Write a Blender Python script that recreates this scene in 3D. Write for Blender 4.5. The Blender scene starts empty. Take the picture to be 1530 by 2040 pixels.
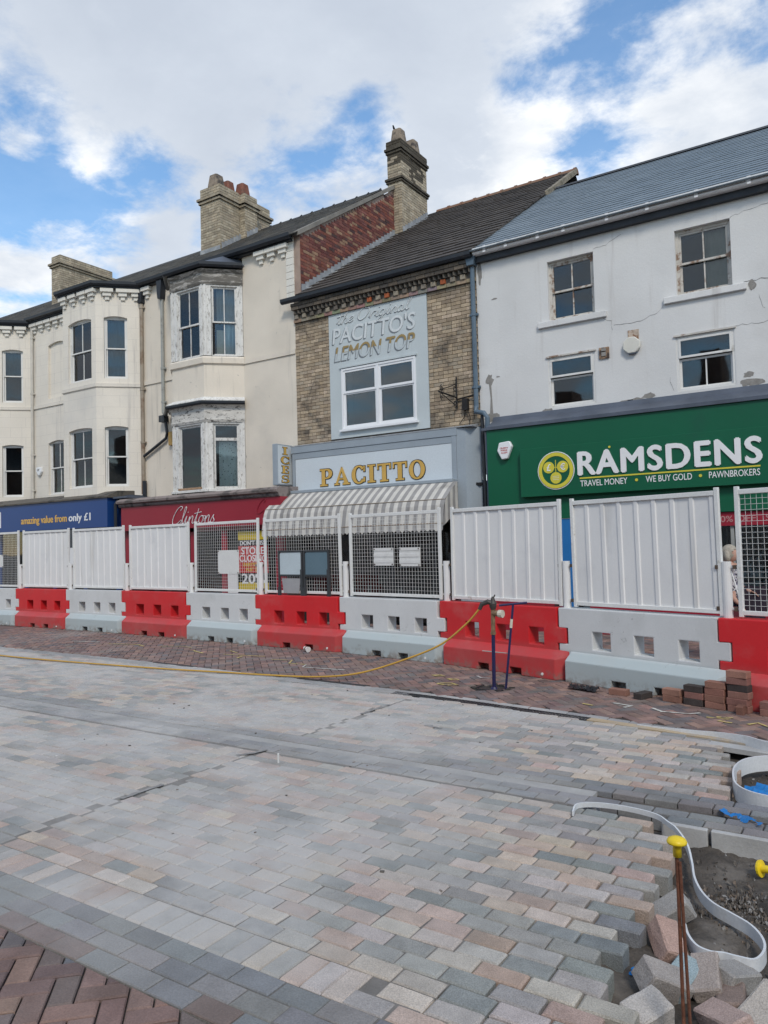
import bpy, bmesh, math, random
import numpy as np
from mathutils import Vector, Matrix

random.seed(7)
R = math.radians
SC = bpy.context.scene
COL = SC.collection

# ------------------------------------------------------------------ camera
H_EYE = 1.7
def cam_axes(yaw, pitch, roll):
    f = Vector((-math.sin(yaw) * math.cos(pitch), math.cos(yaw) * math.cos(pitch), math.sin(pitch)))
    rt = Vector((math.cos(yaw), math.sin(yaw), 0))
    up = rt.cross(f)
    return rt * math.cos(roll) + up * math.sin(roll), up * math.cos(roll) - rt * math.sin(roll), f
CR, CU, CF = cam_axes(R(33.25), R(2.38), R(-1.49))
cam = bpy.data.cameras.new('camera')
cam.sensor_fit = 'VERTICAL'; cam.sensor_height = 36; cam.lens = 36 * 1500 / 2040
cam.clip_start = 0.05; cam.clip_end = 3000
camo = bpy.data.objects.new('camera', cam); COL.objects.link(camo)
M = Matrix((CR, CU, -CF)).transposed().to_4x4(); M.translation = (0, 0, H_EYE)
camo.matrix_world = M
SC.camera = camo
SC.render.engine = 'CYCLES'
SC.cycles.max_bounces = 4; SC.cycles.diffuse_bounces = 2; SC.cycles.glossy_bounces = 2; SC.cycles.transparent_max_bounces = 12
SC.cycles.use_denoising = True
SC.view_settings.view_transform = 'Standard'; SC.view_settings.look = 'None'
SC.view_settings.gamma = 1.0; SC.view_settings.exposure = 0.36; SC.view_settings.use_curve_mapping = False

def ray(px, py):
    return (CR * ((px - 765) / 1500) - CU * ((py - 1020) / 1500) + CF).normalized()

# ------------------------------------------------------------------ world: blue sky with broken cloud
SUN_EL, SUN_AZ = R(43), R(140)      # azimuth of the sun measured from +Y towards +X
w = bpy.data.worlds.new('World'); SC.world = w; w.use_nodes = True
nt = w.node_tree; nt.nodes.clear()
def N(t, **k):
    n = nt.nodes.new(t)
    for a, b in k.items():
        if a == 'inp':
            for i, v in b.items(): n.inputs[i].default_value = v
        else: setattr(n, a, b)
    return n
def L(a, b): nt.links.new(a, b)
def math_n(op, a, b=None, clamp=False):
    n = N('ShaderNodeMath', operation=op); n.use_clamp = clamp
    for i, v in enumerate((a, b)):
        if v is None: continue
        if isinstance(v, (int, float)): n.inputs[i].default_value = v
        else: L(v, n.inputs[i])
    return n.outputs[0]
tc = N('ShaderNodeTexCoord'); geo = tc.outputs['Generated']
sky = N('ShaderNodeTexSky', sky_type='NISHITA', sun_disc=False, sun_elevation=SUN_EL, sun_rotation=SUN_AZ,
        altitude=10, air_density=1.25, dust_density=0.0, ozone_density=1.6)
sep = N('ShaderNodeSeparateXYZ'); L(geo, sep.inputs[0])
zc = math_n('MAXIMUM', sep.outputs[2], 0.02)
zz = math_n('ADD', zc, 0.16)
cx = math_n('DIVIDE', sep.outputs[0], zz); cy = math_n('DIVIDE', sep.outputs[1], zz)
comb = N('ShaderNodeCombineXYZ'); L(cx, comb.inputs[0]); L(cy, comb.inputs[1])
comb.inputs[2].default_value = 3.1
n1 = N('ShaderNodeTexNoise', inp={'Scale': 2.0, 'Detail': 9.0, 'Roughness': 0.56, 'Distortion': 0.25}); L(comb.outputs[0], n1.inputs['Vector'])
n2 = N('ShaderNodeTexNoise', inp={'Scale': 6.5, 'Detail': 9.0, 'Roughness': 0.62, 'Distortion': 0.15}); L(comb.outputs[0], n2.inputs['Vector'])
n3 = N('ShaderNodeTexNoise', inp={'Scale': 0.9, 'Detail': 4.0, 'Roughness': 0.5}); L(comb.outputs[0], n3.inputs['Vector'])
dens = math_n('ADD', math_n('MULTIPLY', n1.outputs[0], 0.65), math_n('MULTIPLY', n2.outputs[0], 0.45))
# where the cloud banks and the gaps stand in this sky (directions in the world)
def bank(px, py, width, amount):
    d = ray(px, py)
    v = N('ShaderNodeVectorMath', operation='DOT_PRODUCT'); L(nrm.outputs[0], v.inputs[0]); v.inputs[1].default_value = d
    # gaussian of the angle
    a = math_n('SUBTRACT', 1.0, v.outputs['Value'])
    e = math_n('EXPONENT', math_n('MULTIPLY', a, -1.0 / (width * width)))
    return math_n('MULTIPLY', e, amount)
nrm = N('ShaderNodeVectorMath', operation='NORMALIZE'); L(geo, nrm.inputs[0])
acc = dens
for b in [(480, 130, .13, .09), (760, 90, .13, .10), (300, 60, .12, .07), (1000, 350, .06, .13), (940, 390, .045, .07), (1450, 240, .07, .08), (1340, 310, .05, .05), (175, 315, .030, .13), (30, 285, .018, .13), (70, 345, .014, .10), (600, 390, .03, .07), (420, 300, .03, .06), (690, 360, .018, .07), (150, 455, .014, .08), (90, 430, .014, .08), (330, 440, .03, .05), (270, 480, .04, .08), (40, 540, .05, .13),
          (30, 215, .05, -.10), (20, 370, .05, -.13), (150, 430, .06, -.12), (300, 330, .05, -.07), (250, 420, .05, -.05), (560, 325, .035, -.13), (650, 345, .04, -.15), (745, 262, .035, -.13), (480, 400, .04, -.06), (700, 290, .03, -.06),
          (1110, 180, .035, -.08), (1200, 120, .035, -.07), (1260, 70, .04, -.08), (1010, 210, .03, -.09), (1380, 150, .04, -.04), (1190, 310, .035, -.12), (1440, 40, .05, -.03), (1290, 170, .04, .03), (1400, 60, .03, .04)]:
    acc = math_n('ADD', acc, bank(*b))
mr = N('ShaderNodeMapRange', interpolation_type='SMOOTHSTEP', inp={'From Min': 0.43, 'From Max': 0.63}); L(acc, mr.inputs['Value'])
mask = math_n('MAXIMUM', mr.outputs[0], 0.08)
ramp = N('ShaderNodeValToRGB')
sh = math_n('ADD', math_n('MULTIPLY', n3.outputs[0], 0.4), math_n('MULTIPLY', n2.outputs[0], 0.6))
# thick banks are grey underneath, thin edges and sunlit heads white
thick = N('ShaderNodeMapRange', inp={'From Min': 0.55, 'From Max': 0.78, 'To Min': 0.10, 'To Max': -0.09}); L(acc, thick.inputs['Value'])
sh = math_n('ADD', sh, thick.outputs[0])
for b in [(1000, 350, .07, .22), (700, 60, .16, -.02), (60, 560, .06, .10), (1420, 260, .08, .10), (180, 310, .04, .08)]:
    sh = math_n('ADD', sh, bank(*b))
L(sh, ramp.inputs[0])
cr = ramp.color_ramp; cr.elements[0].position = .40; cr.elements[0].color = (.455, .505, .585, 1)
cr.elements[1].position = .76; cr.elements[1].color = (.90, .905, .905, 1)
e = cr.elements.new(.57); e.color = (.53, .58, .655, 1)
b1 = N('ShaderNodeBackground', inp={'Strength': 0.15}); hsv = N('ShaderNodeHueSaturation', inp={'Saturation': 1.22}); L(sky.outputs[0], hsv.inputs['Color']); L(hsv.outputs[0], b1.inputs[0])
b2 = N('ShaderNodeBackground', inp={'Strength': 1.0}); L(ramp.outputs[0], b2.inputs[0])
mx = N('ShaderNodeMixShader'); L(mask, mx.inputs[0]); L(b1.outputs[0], mx.inputs[1]); L(b2.outputs[0], mx.inputs[2])
w.cycles.sampling_method = 'MANUAL'; w.cycles.sample_map_resolution = 512
wo = N('ShaderNodeOutputWorld'); L(mx.outputs[0], wo.inputs[0])

# ------------------------------------------------------------------ sun, veiled by cloud
sl = bpy.data.lights.new('sun', 'SUN'); sl.energy = 1.5; sl.angle = R(12); sl.color = (1, .93, .82)
so = bpy.data.objects.new('sun', sl); COL.objects.link(so)
sd = Vector((math.sin(SUN_AZ) * math.cos(SUN_EL), math.cos(SUN_AZ) * math.cos(SUN_EL), math.sin(SUN_EL)))
so.rotation_euler = sd.to_track_quat('Z', 'Y').to_euler()

# ------------------------------------------------------------------ mesh builder
class MB:
    """collects faces; local frame: u along a wall, d into the wall, z up"""
    def __init__(s, O=(0, 0, 0), U=(1, 0)):
        s.v = []; s.f = []; s.c = []; s.col = None; s.frame(O, U)
    def frame(s, O, U=(1, 0)):
        if len(O) == 2: O = (O[0], O[1], 0)
        l = math.hypot(*U); s.O = O; s.U = (U[0] / l, U[1] / l); s.Nn = (-s.U[1], s.U[0]); return s
    def P(s, u, d, z):
        return (s.O[0] + u * s.U[0] + d * s.Nn[0], s.O[1] + u * s.U[1] + d * s.Nn[1], s.O[2] + z)
    def raw(s, vs, fs):
        b = len(s.v); s.v += [tuple(p) for p in vs]
        for f in fs: s.f.append([b + i for i in f]); s.c.append(s.col)
        return s
    def poly(s, pts): return s.raw([s.P(*p) for p in pts], [list(range(len(pts)))])
    def box(s, u0, u1, d0, d1, z0, z1):
        p = [s.P(u, d, z) for z in (z0, z1) for d in (d0, d1) for u in (u0, u1)]
        return s.raw(p, [[0, 1, 5, 4], [1, 3, 7, 5], [3, 2, 6, 7], [2, 0, 4, 6], [4, 5, 7, 6], [0, 2, 3, 1]])
    def prism(s, poly, d0, d1):
        """poly in (u, z), extruded from d0 to d1"""
        n = len(poly)
        p = [s.P(u, d0, z) for u, z in poly] + [s.P(u, d1, z) for u, z in poly]
        return s.raw(p, [list(range(n)), list(range(2 * n - 1, n - 1, -1))] + [[i, (i + 1) % n, n + (i + 1) % n, n + i] for i in range(n)])
    def sweep(s, prof, u0, u1, cap=True):
        """prof in (d, z), swept along u"""
        n = len(prof)
        p = [s.P(u0, d, z) for d, z in prof] + [s.P(u1, d, z) for d, z in prof]
        fs = [[i, (i + 1) % n, n + (i + 1) % n, n + i] for i in range(n)]
        if cap: fs += [list(range(n)), list(range(2 * n - 1, n - 1, -1))]
        return s.raw(p, fs)
    def sweep_path(s, prof, path, cap=True):
        """prof in (outward offset, z); path: plan polyline; mitred. outward = right-hand side of travel"""
        n = len(prof); rings = []
        for i, p in enumerate(path):
            p = Vector(p[:2])
            a = (Vector(path[i][:2]) - Vector(path[i - 1][:2])).normalized() if i > 0 else None
            b = (Vector(path[i + 1][:2]) - Vector(path[i][:2])).normalized() if i < len(path) - 1 else None
            a = a or b; b = b or a
            na = Vector((a.y, -a.x)); nb = Vector((b.y, -b.x)); m = (na + nb).normalized(); k = 1 / max(.3, m.dot(na))
            rings += [(p.x + m.x * o * k, p.y + m.y * o * k, z) for o, z in prof]
        fs = []
        for i in range(len(path) - 1):
            for j in range(n):
                fs.append([i * n + j, i * n + (j + 1) % n, (i + 1) * n + (j + 1) % n, (i + 1) * n + j])
        if cap: fs += [list(range(n)), list(range(len(path) * n - 1, (len(path) - 1) * n - 1, -1))]
        return s.raw(rings, fs)
    def tube(s, pts, r, n=8, cap=True):
        pts = [Vector(p) for p in pts]; rings = []; up = None
        for i, p in enumerate(pts):
            t = (pts[min(i + 1, len(pts) - 1)] - pts[max(i - 1, 0)]).normalized()
            if up is None: up = t.orthogonal().normalized()
            up = (up - t * up.dot(t)).normalized(); sd_ = t.cross(up)
            rr = r[i] if isinstance(r, (list, tuple)) else r
            rings += [p + (up * math.cos(2 * math.pi * k / n) + sd_ * math.sin(2 * math.pi * k / n)) * rr for k in range(n)]
        fs = [[i * n + k, i * n + (k + 1) % n, (i + 1) * n + (k + 1) % n, (i + 1) * n + k] for i in range(len(pts) - 1) for k in range(n)]
        if cap: fs += [list(range(n)), list(range(len(rings) - 1, len(rings) - n - 1, -1))]
        return s.raw(rings, fs)
    def lathe(s, c, prof, n=16):
        """prof (r, z) about the vertical through c"""
        vs = [(c[0] + r * math.cos(2 * math.pi * k / n), c[1] + r * math.sin(2 * math.pi * k / n), c[2] + z) for r, z in prof for k in range(n)]
        fs = [[i * n + k, i * n + (k + 1) % n, (i + 1) * n + (k + 1) % n, (i + 1) * n + k] for i in range(len(prof) - 1) for k in range(n)]
        fs += [list(range(n)), list(range(len(vs) - 1, len(vs) - n - 1, -1))]
        return s.raw(vs, fs)
    def mesh(s, name, origin=(0, 0, 0), smooth=False, bevel=0, merge=False, segs=1):
        me = bpy.data.meshes.new(name)
        o = origin
        me.from_pydata([(p[0] - o[0], p[1] - o[1], p[2] - o[2]) for p in s.v], [], s.f)
        if any(c is not None for c in s.c):
            a = me.attributes.new('Col', 'FLOAT_COLOR', 'CORNER')
            buf = np.empty((len(me.loops), 4), np.float32)
            i = 0
            for f, c in zip(s.f, s.c):
                c = c or (.5, .5, .5)
                buf[i:i + len(f), :3] = c; buf[i:i + len(f), 3] = 1; i += len(f)
            a.data.foreach_set('color', buf.ravel())
        bm = bmesh.new(); bm.from_mesh(me)
        if merge: bmesh.ops.remove_doubles(bm, verts=bm.verts, dist=1e-4)
        bmesh.ops.recalc_face_normals(bm, faces=bm.faces)
        if bevel:
            es = [e_ for e_ in bm.edges if len(e_.link_faces) == 2 and e_.calc_face_angle(0) > .5]
            bmesh.ops.bevel(bm, geom=es, offset=bevel, segments=segs, profile=.6, affect='EDGES', clamp_overlap=True)
        bm.to_mesh(me); bm.free()
        if smooth:
            me.polygons.foreach_set('use_smooth', [True] * len(me.polygons))
        return me

def wloc(o):
    v = Vector((0, 0, 0))
    while o is not None: v = v + Vector(o.location); o = o.parent
    return v
def put(name, me, mat=None, parent=None, loc=None, kind=None):
    o = bpy.data.objects.new(name, me); COL.objects.link(o)
    if mat is not None and me is not None and not me.materials: me.materials.append(mat)
    o.parent = parent
    if loc is not None: o.location = loc
    if kind: o['kind'] = kind
    return o
def part(name, mb, mat, parent=None, kind=None, **k):
    """mesh given in world coordinates, child of parent (parents are never rotated)"""
    org = wloc(parent) if parent is not None else Vector((0, 0, 0))
    return put(name, mb.mesh(name, org, **k), mat, parent, kind=kind)
def tag(o, label, cat=None, group=None):
    o['label'] = label
    if cat: o['category'] = cat
    if group: o['group'] = group
    return o
def thing(name, label, cat, loc, group=None):
    o = bpy.data.objects.new(name, None); COL.objects.link(o); o.location = loc; o.empty_display_size = .2
    return tag(o, label, cat, group)
def thing_mesh(name, mb, mat, label, cat, loc, group=None, **k):
    o = put(name, mb.mesh(name, loc, **k), mat, None, loc)
    return tag(o, label, cat, group)

# ------------------------------------------------------------------ materials
def pm(name, col=(.5, .5, .5), rough=.7, src=None, var=.12, vs=3.0, fine=.06, fs=60., bump=.15, bs=80., metal=0., spec=.4,
       dirt=None, dscale=1.2, damt=(.5, .75), dirt2=None, d2scale=9., d2amt=(.6, .7), streak=None, trans=0., extra=None):
    """procedural material; colour from a constant, the object colour or the mesh attribute Col, varied by noise in world space"""
    m = bpy.data.materials.new(name); m.use_nodes = True
    t = m.node_tree; b = t.nodes['Principled BSDF']
    def n_(ty, **k):
        n = t.nodes.new(ty)
        for a, v in k.items():
            if a == 'inp':
                for i, x in v.items(): n.inputs[i].default_value = x
            else: setattr(n, a, v)
        return n
    lk = t.links.new
    g = n_('ShaderNodeNewGeometry'); pos = g.outputs['Position']
    def noise(scale, detail=5., rough_=.55, vec=None, dist=0.):
        n = n_('ShaderNodeTexNoise', inp={'Scale': scale, 'Detail': detail, 'Roughness': rough_, 'Distortion': dist}); lk(vec or pos, n.inputs['Vector']); return n.outputs[0]
    def mapr(v, a, c, d=0., e_=1., smooth=True):
        n = n_('ShaderNodeMapRange', inp={'From Min': a, 'From Max': c, 'To Min': d, 'To Max': e_})
        if smooth: n.interpolation_type = 'SMOOTHSTEP'
        lk(v, n.inputs['Value']); return n.outputs[0]
    def mixc(fac, a, c, mode='MIX'):
        n = n_('ShaderNodeMix', data_type='RGBA', blend_type=mode)
        for s_, v in ((n.inputs[0], fac), (n.inputs[6], a), (n.inputs[7], c)):
            if hasattr(v, 'is_linked'): lk(v, s_)
            elif isinstance(v, (int, float)): s_.default_value = v
            else: s_.default_value = (*v[:3], 1)
        return n.outputs[2]
    def mul(a, c):
        n = n_('ShaderNodeMath', operation='MULTIPLY')
        for s_, v in ((n.inputs[0], a), (n.inputs[1], c)):
            if hasattr(v, 'is_linked'): lk(v, s_)
            else: s_.default_value = v
        return n.outputs[0]
    if src == 'object': c = n_('ShaderNodeObjectInfo').outputs['Color']
    elif src == 'attr': c = n_('ShaderNodeAttribute', attribute_name='Col').outputs['Color']
    else:
        rgb = n_('ShaderNodeRGB'); rgb.outputs[0].default_value = (*col, 1); c = rgb.outputs[0]
    if var: 
        k = mapr(noise(vs, 3.), .3, .7, 1 - var, 1 + var, False)
        cc = n_('ShaderNodeCombineColor'); [lk(k, cc.inputs[i]) for i in range(3)]
        c = mixc(1., c, cc.outputs[0], 'MULTIPLY')
    if fine:
        k = mapr(noise(fs, 2., .7), .3, .7, 1 - fine, 1 + fine, False)
        cc = n_('ShaderNodeCombineColor'); [lk(k, cc.inputs[i]) for i in range(3)]
        c = mixc(1., c, cc.outputs[0], 'MULTIPLY')
    if dirt: c = mixc(mapr(noise(dscale, 5., .62), damt[0], damt[1]), c, dirt)
    if dirt2: c = mixc(mapr(noise(d2scale, 6., .65, dist=.6), d2amt[0], d2amt[1]), c, dirt2)
    if streak:
        mp = n_('ShaderNodeMapping'); mp.inputs['Scale'].default_value = (5, 5, .35); lk(pos, mp.inputs[0])
        c = mixc(mapr(noise(1.0, 4., .6, mp.outputs[0]), streak[1], streak[2]), c, streak[0])
    env = dict(t=t, n_=n_, lk=lk, noise=noise, mapr=mapr, mixc=mixc, mul=mul, pos=pos, b=b)
    if extra: c = extra(c, env) or c
    lk(c, b.inputs['Base Color'])
    b.inputs['Roughness'].default_value = rough; b.inputs['Metallic'].default_value = metal
    b.inputs['Specular IOR Level'].default_value = spec
    if trans: b.inputs['Transmission Weight'].default_value = trans
    if bump:
        bn = n_('ShaderNodeBump', inp={'Strength': bump, 'Distance': .01}); lk(noise(bs, 3., .65), bn.inputs['Height']); lk(bn.outputs[0], b.inputs['Normal'])
    return m

def glass_mat(name, tint=(.78, .84, .84), boost=.0):
    m = bpy.data.materials.new(name); m.use_nodes = True; t = m.node_tree; t.nodes.clear()
    o = t.nodes.new('ShaderNodeOutputMaterial'); mix = t.nodes.new('ShaderNodeMixShader')
    tr = t.nodes.new('ShaderNodeBsdfTransparent'); tr.inputs[0].default_value = (*tint, 1)
    gl = t.nodes.new('ShaderNodeBsdfGlossy'); gl.inputs['Roughness'].default_value = .025; gl.inputs[0].default_value = (.95, .97, 1, 1)
    fr = t.nodes.new('ShaderNodeFresnel'); fr.inputs[0].default_value = 1.52
    ad = t.nodes.new('ShaderNodeMath'); ad.operation = 'ADD'; ad.inputs[1].default_value = boost
    nz = t.nodes.new('ShaderNodeTexNoise'); nz.inputs['Scale'].default_value = 1.7; nz.inputs['Detail'].default_value = 1
    bp = t.nodes.new('ShaderNodeBump'); bp.inputs['Strength'].default_value = .03; bp.inputs['Distance'].default_value = .05
    ge = t.nodes.new('ShaderNodeNewGeometry'); t.links.new(ge.outputs['Position'], nz.inputs['Vector'])
    t.links.new(nz.outputs[0], bp.inputs['Height']); t.links.new(bp.outputs[0], gl.inputs['Normal'])
    t.links.new(fr.outputs[0], ad.inputs[0]); t.links.new(ad.outputs[0], mix.inputs[0])
    t.links.new(tr.outputs[0], mix.inputs[1]); t.links.new(gl.outputs[0], mix.inputs[2]); t.links.new(mix.outputs[0], o.inputs[0])
    return m

MAT = {}
MAT['cream'] = pm('cream_render', (.72, .65, .55), .85, var=.07, vs=.9, dirt=(.58, .53, .46), dscale=.55, damt=(.5, .85), streak=((.54, .49, .42), .56, .76), bump=.25, bs=30, dirt2=(.36, .33, .29), d2scale=7., d2amt=(.68, .71))
def ashlar(c, e):
    sp = e['n_']('ShaderNodeSeparateXYZ'); e['lk'](e['pos'], sp.inputs[0]); cb = e['n_']('ShaderNodeCombineXYZ'); e['lk'](sp.outputs[0], cb.inputs[0]); e['lk'](sp.outputs[2], cb.inputs[1])
    br_ = e['n_']('ShaderNodeTexBrick', inp={'Scale': 1., 'Mortar Size': .006, 'Brick Width': .62, 'Row Height': .31, 'Mortar Smooth': .3}); e['lk'](cb.outputs[0], br_.inputs['Vector'])
    return e['mixc'](e['mul'](br_.outputs['Fac'], .30), c, (.42, .39, .35))
MAT['creamL'] = pm('pale_cream_render', (.76, .705, .615), .85, var=.06, vs=.8, dirt=(.62, .59, .54), dscale=.5, damt=(.5, .85), streak=((.58, .54, .49), .56, .78), bump=.25, bs=30, extra=ashlar)
MAT['greyrender'] = pm('grey_white_render', (.67, .665, .65), .85, var=.06, vs=.8, dirt=(.55, .54, .52), dscale=.7, damt=(.5, .85), streak=((.57, .555, .535), .56, .76), bump=.3, bs=25, dirt2=(.33, .31, .28), d2scale=3.1, d2amt=(.71, .74))
MAT['trim'] = pm('pale_moulding', (.74, .71, .64), .8, var=.06, vs=2, dirt=(.42, .40, .36), dscale=4, damt=(.55, .8), bump=.2)
MAT['mortar'] = pm('mortar', (.15, .13, .11), .95, var=.2, vs=4, bump=.4, bs=60, dirt=(.07, .065, .06), dscale=1.6, damt=(.5, .7))
MAT['mortar_red'] = pm('pale_mortar', (.36, .27, .22), .95, var=.2, vs=4, bump=.4, bs=60)
def soot(c, e):
    return e['mixc'](e['mapr'](e['noise'](1.5, 8., .62, dist=.8), .53, .72, 0, .82), c, (.055, .05, .046))
MAT['brick_obj'] = pm('buff_brick', src='object', rough=.9, var=.18, vs=7, fine=.14, fs=45, bump=.5, bs=55, extra=soot)
MAT['brick_att'] = pm('buff_brickwork', src='attr', rough=.9, var=.18, vs=7, fine=.14, fs=45, bump=.5, bs=55, extra=soot)
MAT['brick_chim'] = pm('chimney_brickwork', src='attr', rough=.9, var=.18, vs=5, fine=.12, fs=45, bump=.5, bs=55, dirt=(.13, .115, .10), dscale=1.1, damt=(.56, .85))
MAT['brick_red'] = pm('red_brickwork', src='attr', rough=.9, var=.22, vs=6, fine=.15, fs=40, bump=.5, bs=55)
MAT['stone_dark'] = pm('sooty_stone', (.14, .125, .105), .9, var=.25, vs=3, dirt=(.05, .047, .043), dscale=3, damt=(.45, .7), bump=.4)
MAT['tile'] = pm('brown_concrete_tile', src='attr', rough=.8, var=.15, vs=5, fine=.1, bump=.3, dirt=(.05, .045, .04), dscale=.8, damt=(.5, .8))
MAT['slate_new'] = pm('blue_grey_slate', src='attr', rough=.45, var=.02, vs=3, fine=.05, bump=.12, spec=.55)
MAT['slate_old'] = pm('old_slate', src='attr', rough=.75, var=.2, vs=3, fine=.12, bump=.35, dirt=(.13, .12, .09), dscale=1.5, damt=(.5, .75))
MAT['ridge_tile'] = pm('clay_ridge', (.24, .13, .085), .85, var=.25, vs=3, dirt=(.13, .11, .08), dscale=3, damt=(.45, .7), bump=.4)
MAT['ridge_dark'] = pm('dark_ridge', (.05, .052, .056), .7, var=.2, bump=.3)
MAT['lead'] = pm('lead_flashing', (.30, .315, .33), .55, var=.2, vs=6, bump=.3, bs=12, dirt=(.5, .5, .48), dscale=5, damt=(.55, .75))
MAT['lead_dark'] = pm('dark_lead', (.085, .10, .13), .5, var=.2, vs=2, bump=.3, bs=6)
MAT['gutter'] = pm('black_gutter', (.022, .026, .033), .45, var=.2, vs=3, bump=.15, dirt=(.07, .065, .06), dscale=4, damt=(.6, .8))
MAT['gutter_white'] = pm('white_gutter', (.74, .74, .74), .4, var=.04, bump=.05, dirt=(.5, .5, .5), dscale=3, damt=(.6, .85))
MAT['pipe_blue'] = pm('blue_grey_pipe', (.10, .145, .19), .5, var=.15, bump=.1)
MAT['pipe_brown'] = pm('rust_stained_pipe', (.34, .29, .23), .7, var=.2, vs=2, dirt=(.16, .09, .05), dscale=1.5, damt=(.45, .65), bump=.25)
MAT['pipe_grey'] = pm('grey_pipe', (.33, .34, .32), .6, var=.15, vs=2, dirt=(.14, .13, .11), dscale=2, damt=(.55, .75), bump=.2)
MAT['pipe_cream'] = pm('cream_pipe', (.56, .53, .47), .7, var=.1, bump=.15)
MAT['sash'] = pm('white_sash', (.72, .71, .68), .6, var=.06, bump=.12, dirt=(.45, .43, .39), dscale=5, damt=(.58, .8))
def peel(c, e):
    mp = e['n_']('ShaderNodeMapping'); mp.inputs['Scale'].default_value = (1, 1, .28); e['lk'](e['pos'], mp.inputs[0])
    c = e['mixc'](e['mapr'](e['noise'](24., 6., .7, mp.outputs[0], .5), .55, .62), c, (.36, .34, .31))
    return e['mixc'](e['mapr'](e['noise'](34., 4., .7, mp.outputs[0]), .64, .68), c, (.06, .055, .05))
MAT['peel'] = pm('peeling_paint', (.68, .67, .64), .8, var=.1, vs=4, bump=.6, bs=35, extra=peel)
def peel2(c, e):
    mp = e['n_']('ShaderNodeMapping'); mp.inputs['Scale'].default_value = (.5, .5, 2.2); e['lk'](e['pos'], mp.inputs[0])
    return e['mixc'](e['mapr'](e['noise'](6., 9., .7, mp.outputs[0], .8), .40, .52), c, (.15, .14, .125))
def peel3(c, e):
    mp = e['n_']('ShaderNodeMapping'); mp.inputs['Scale'].default_value = (.6, .6, 1.8); e['lk'](e['pos'], mp.inputs[0])
    return e['mixc'](e['mapr'](e['noise'](11., 8., .72, mp.outputs[0], .8), .53, .60), c, (.12, .11, .10))
MAT['flaking'] = pm('flaking_frieze', (.60, .58, .54), .9, var=.12, vs=4, bump=.7, bs=30, extra=peel3)
MAT['rotten'] = pm('rotten_frieze', (.42, .40, .37), .9, var=.15, vs=4, bump=.7, bs=30, extra=peel2)
MAT['worn_sash'] = pm('worn_brown_white_sash', (.58, .55, .50), .75, var=.15, vs=5, bump=.4, dirt=(.26, .17, .12), dscale=6, damt=(.5, .62))
MAT['upvc'] = pm('white_upvc', (.80, .81, .82), .35, var=.02, bump=.03, fine=.02)
MAT['raw_wood'] = pm('raw_timber', (.36, .23, .14), .8, var=.2, vs=12, bump=.3)
MAT['glass'] = glass_mat('window_glass', boost=.01)
MAT['glass_shop'] = glass_mat('shop_glass', (.62, .68, .68), boost=.02)
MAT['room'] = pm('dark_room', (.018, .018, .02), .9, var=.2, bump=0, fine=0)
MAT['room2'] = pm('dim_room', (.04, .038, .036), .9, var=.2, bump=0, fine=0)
def fold_shade(c, e):  # upright dark stripes paint the shade of the curtain folds into the colour
    mp = e['n_']('ShaderNodeMapping'); mp.inputs['Scale'].default_value = (8, 8, .5); e['lk'](e['pos'], mp.inputs[0])
    return e['mixc'](e['mapr'](e['noise'](1., 3., .5, mp.outputs[0]), .35, .65), c, (.30, .32, .34))
MAT['net'] = pm('net_curtain', (.80, .82, .84), .9, var=.1, bump=0, extra=fold_shade)
def lace(c, e):
    v = e['n_']('ShaderNodeTexVoronoi', inp={'Scale': 15.}); e['lk'](e['pos'], v.inputs['Vector'])
    return e['mixc'](e['mapr'](v.outputs['Distance'], .12, .30, 1, 0), c, (.25, .26, .27))
MAT['lace'] = pm('lace_curtain', (.78, .79, .80), .9, var=.15, vs=2, bump=0, extra=lace)
MAT['blind'] = pm('beige_blind', (.74, .60, .48), .85, var=.1, vs=2, bump=.05)
MAT['curtain'] = pm('grey_curtain', (.46, .43, .44), .9, var=.2, bump=0, extra=fold_shade)
MAT['brownroom'] = pm('brown_room', (.05, .043, .037), .9, var=.3, bump=0)
MAT['curtain_dk'] = pm('dark_curtain', (.09, .115, .13), .9, var=.3, vs=2, bump=0, extra=lambda c, e: e['mixc'](e['mapr'](e['noise'](2.5, 5.), .45, .7), c, (.09, .105, .12)))

# ------------------------------------------------------------------ ground materials
def dust(lo, hi, amt, colr=(.475, .46, .44)):
    """pale cement dust swept over the paving, thick to the west and thinning out to clean setts by the excavation"""
    def f(c, e):
        sp = e['n_']('ShaderNodeSeparateXYZ'); e['lk'](e['pos'], sp.inputs[0])
        a = e['mapr'](sp.outputs[0], lo, hi, 1, 0)
        mp = e['n_']('ShaderNodeMapping'); mp.inputs['Scale'].default_value = (.55, 1.1, 1); mp.inputs['Rotation'].default_value = (0, 0, .5); e['lk'](e['pos'], mp.inputs[0])
        n_big = e['mapr'](e['noise'](.8, 4., .55, mp.outputs[0], .6), .38, .60, .34, 1.)
        n_sm = e['mapr'](e['noise'](3.2, 5., .65), .28, .66, .55, 1.)
        k = e['mul'](e['mul'](e['mul'](a, n_big), n_sm), amt)
        c = e['mixc'](k, c, colr)
        return e['mixc'](e['mapr'](e['noise'](1.1, 6., .6, dist=.5), .58, .78, 0, .40), c, (.17, .155, .14))
    return f
MAT['sett_obj'] = pm('sett_granite', src='object', rough=.85, var=.14, vs=9, fine=.30, fs=190, bump=.5, bs=130, spec=.3, extra=dust(-3.0, -1.0, .97))
MAT['sett_att'] = pm('sett_granite_field', src='attr', rough=.85, var=.14, vs=9, fine=.30, fs=190, bump=.5, bs=130, spec=.3, extra=dust(-3.0, -1.0, .97))
MAT['block_obj'] = pm('grey_block', src='object', rough=.85, var=.16, vs=5, fine=.16, fs=120, bump=.35, bs=90, spec=.3, extra=dust(-5., -1.4, .6))
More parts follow.
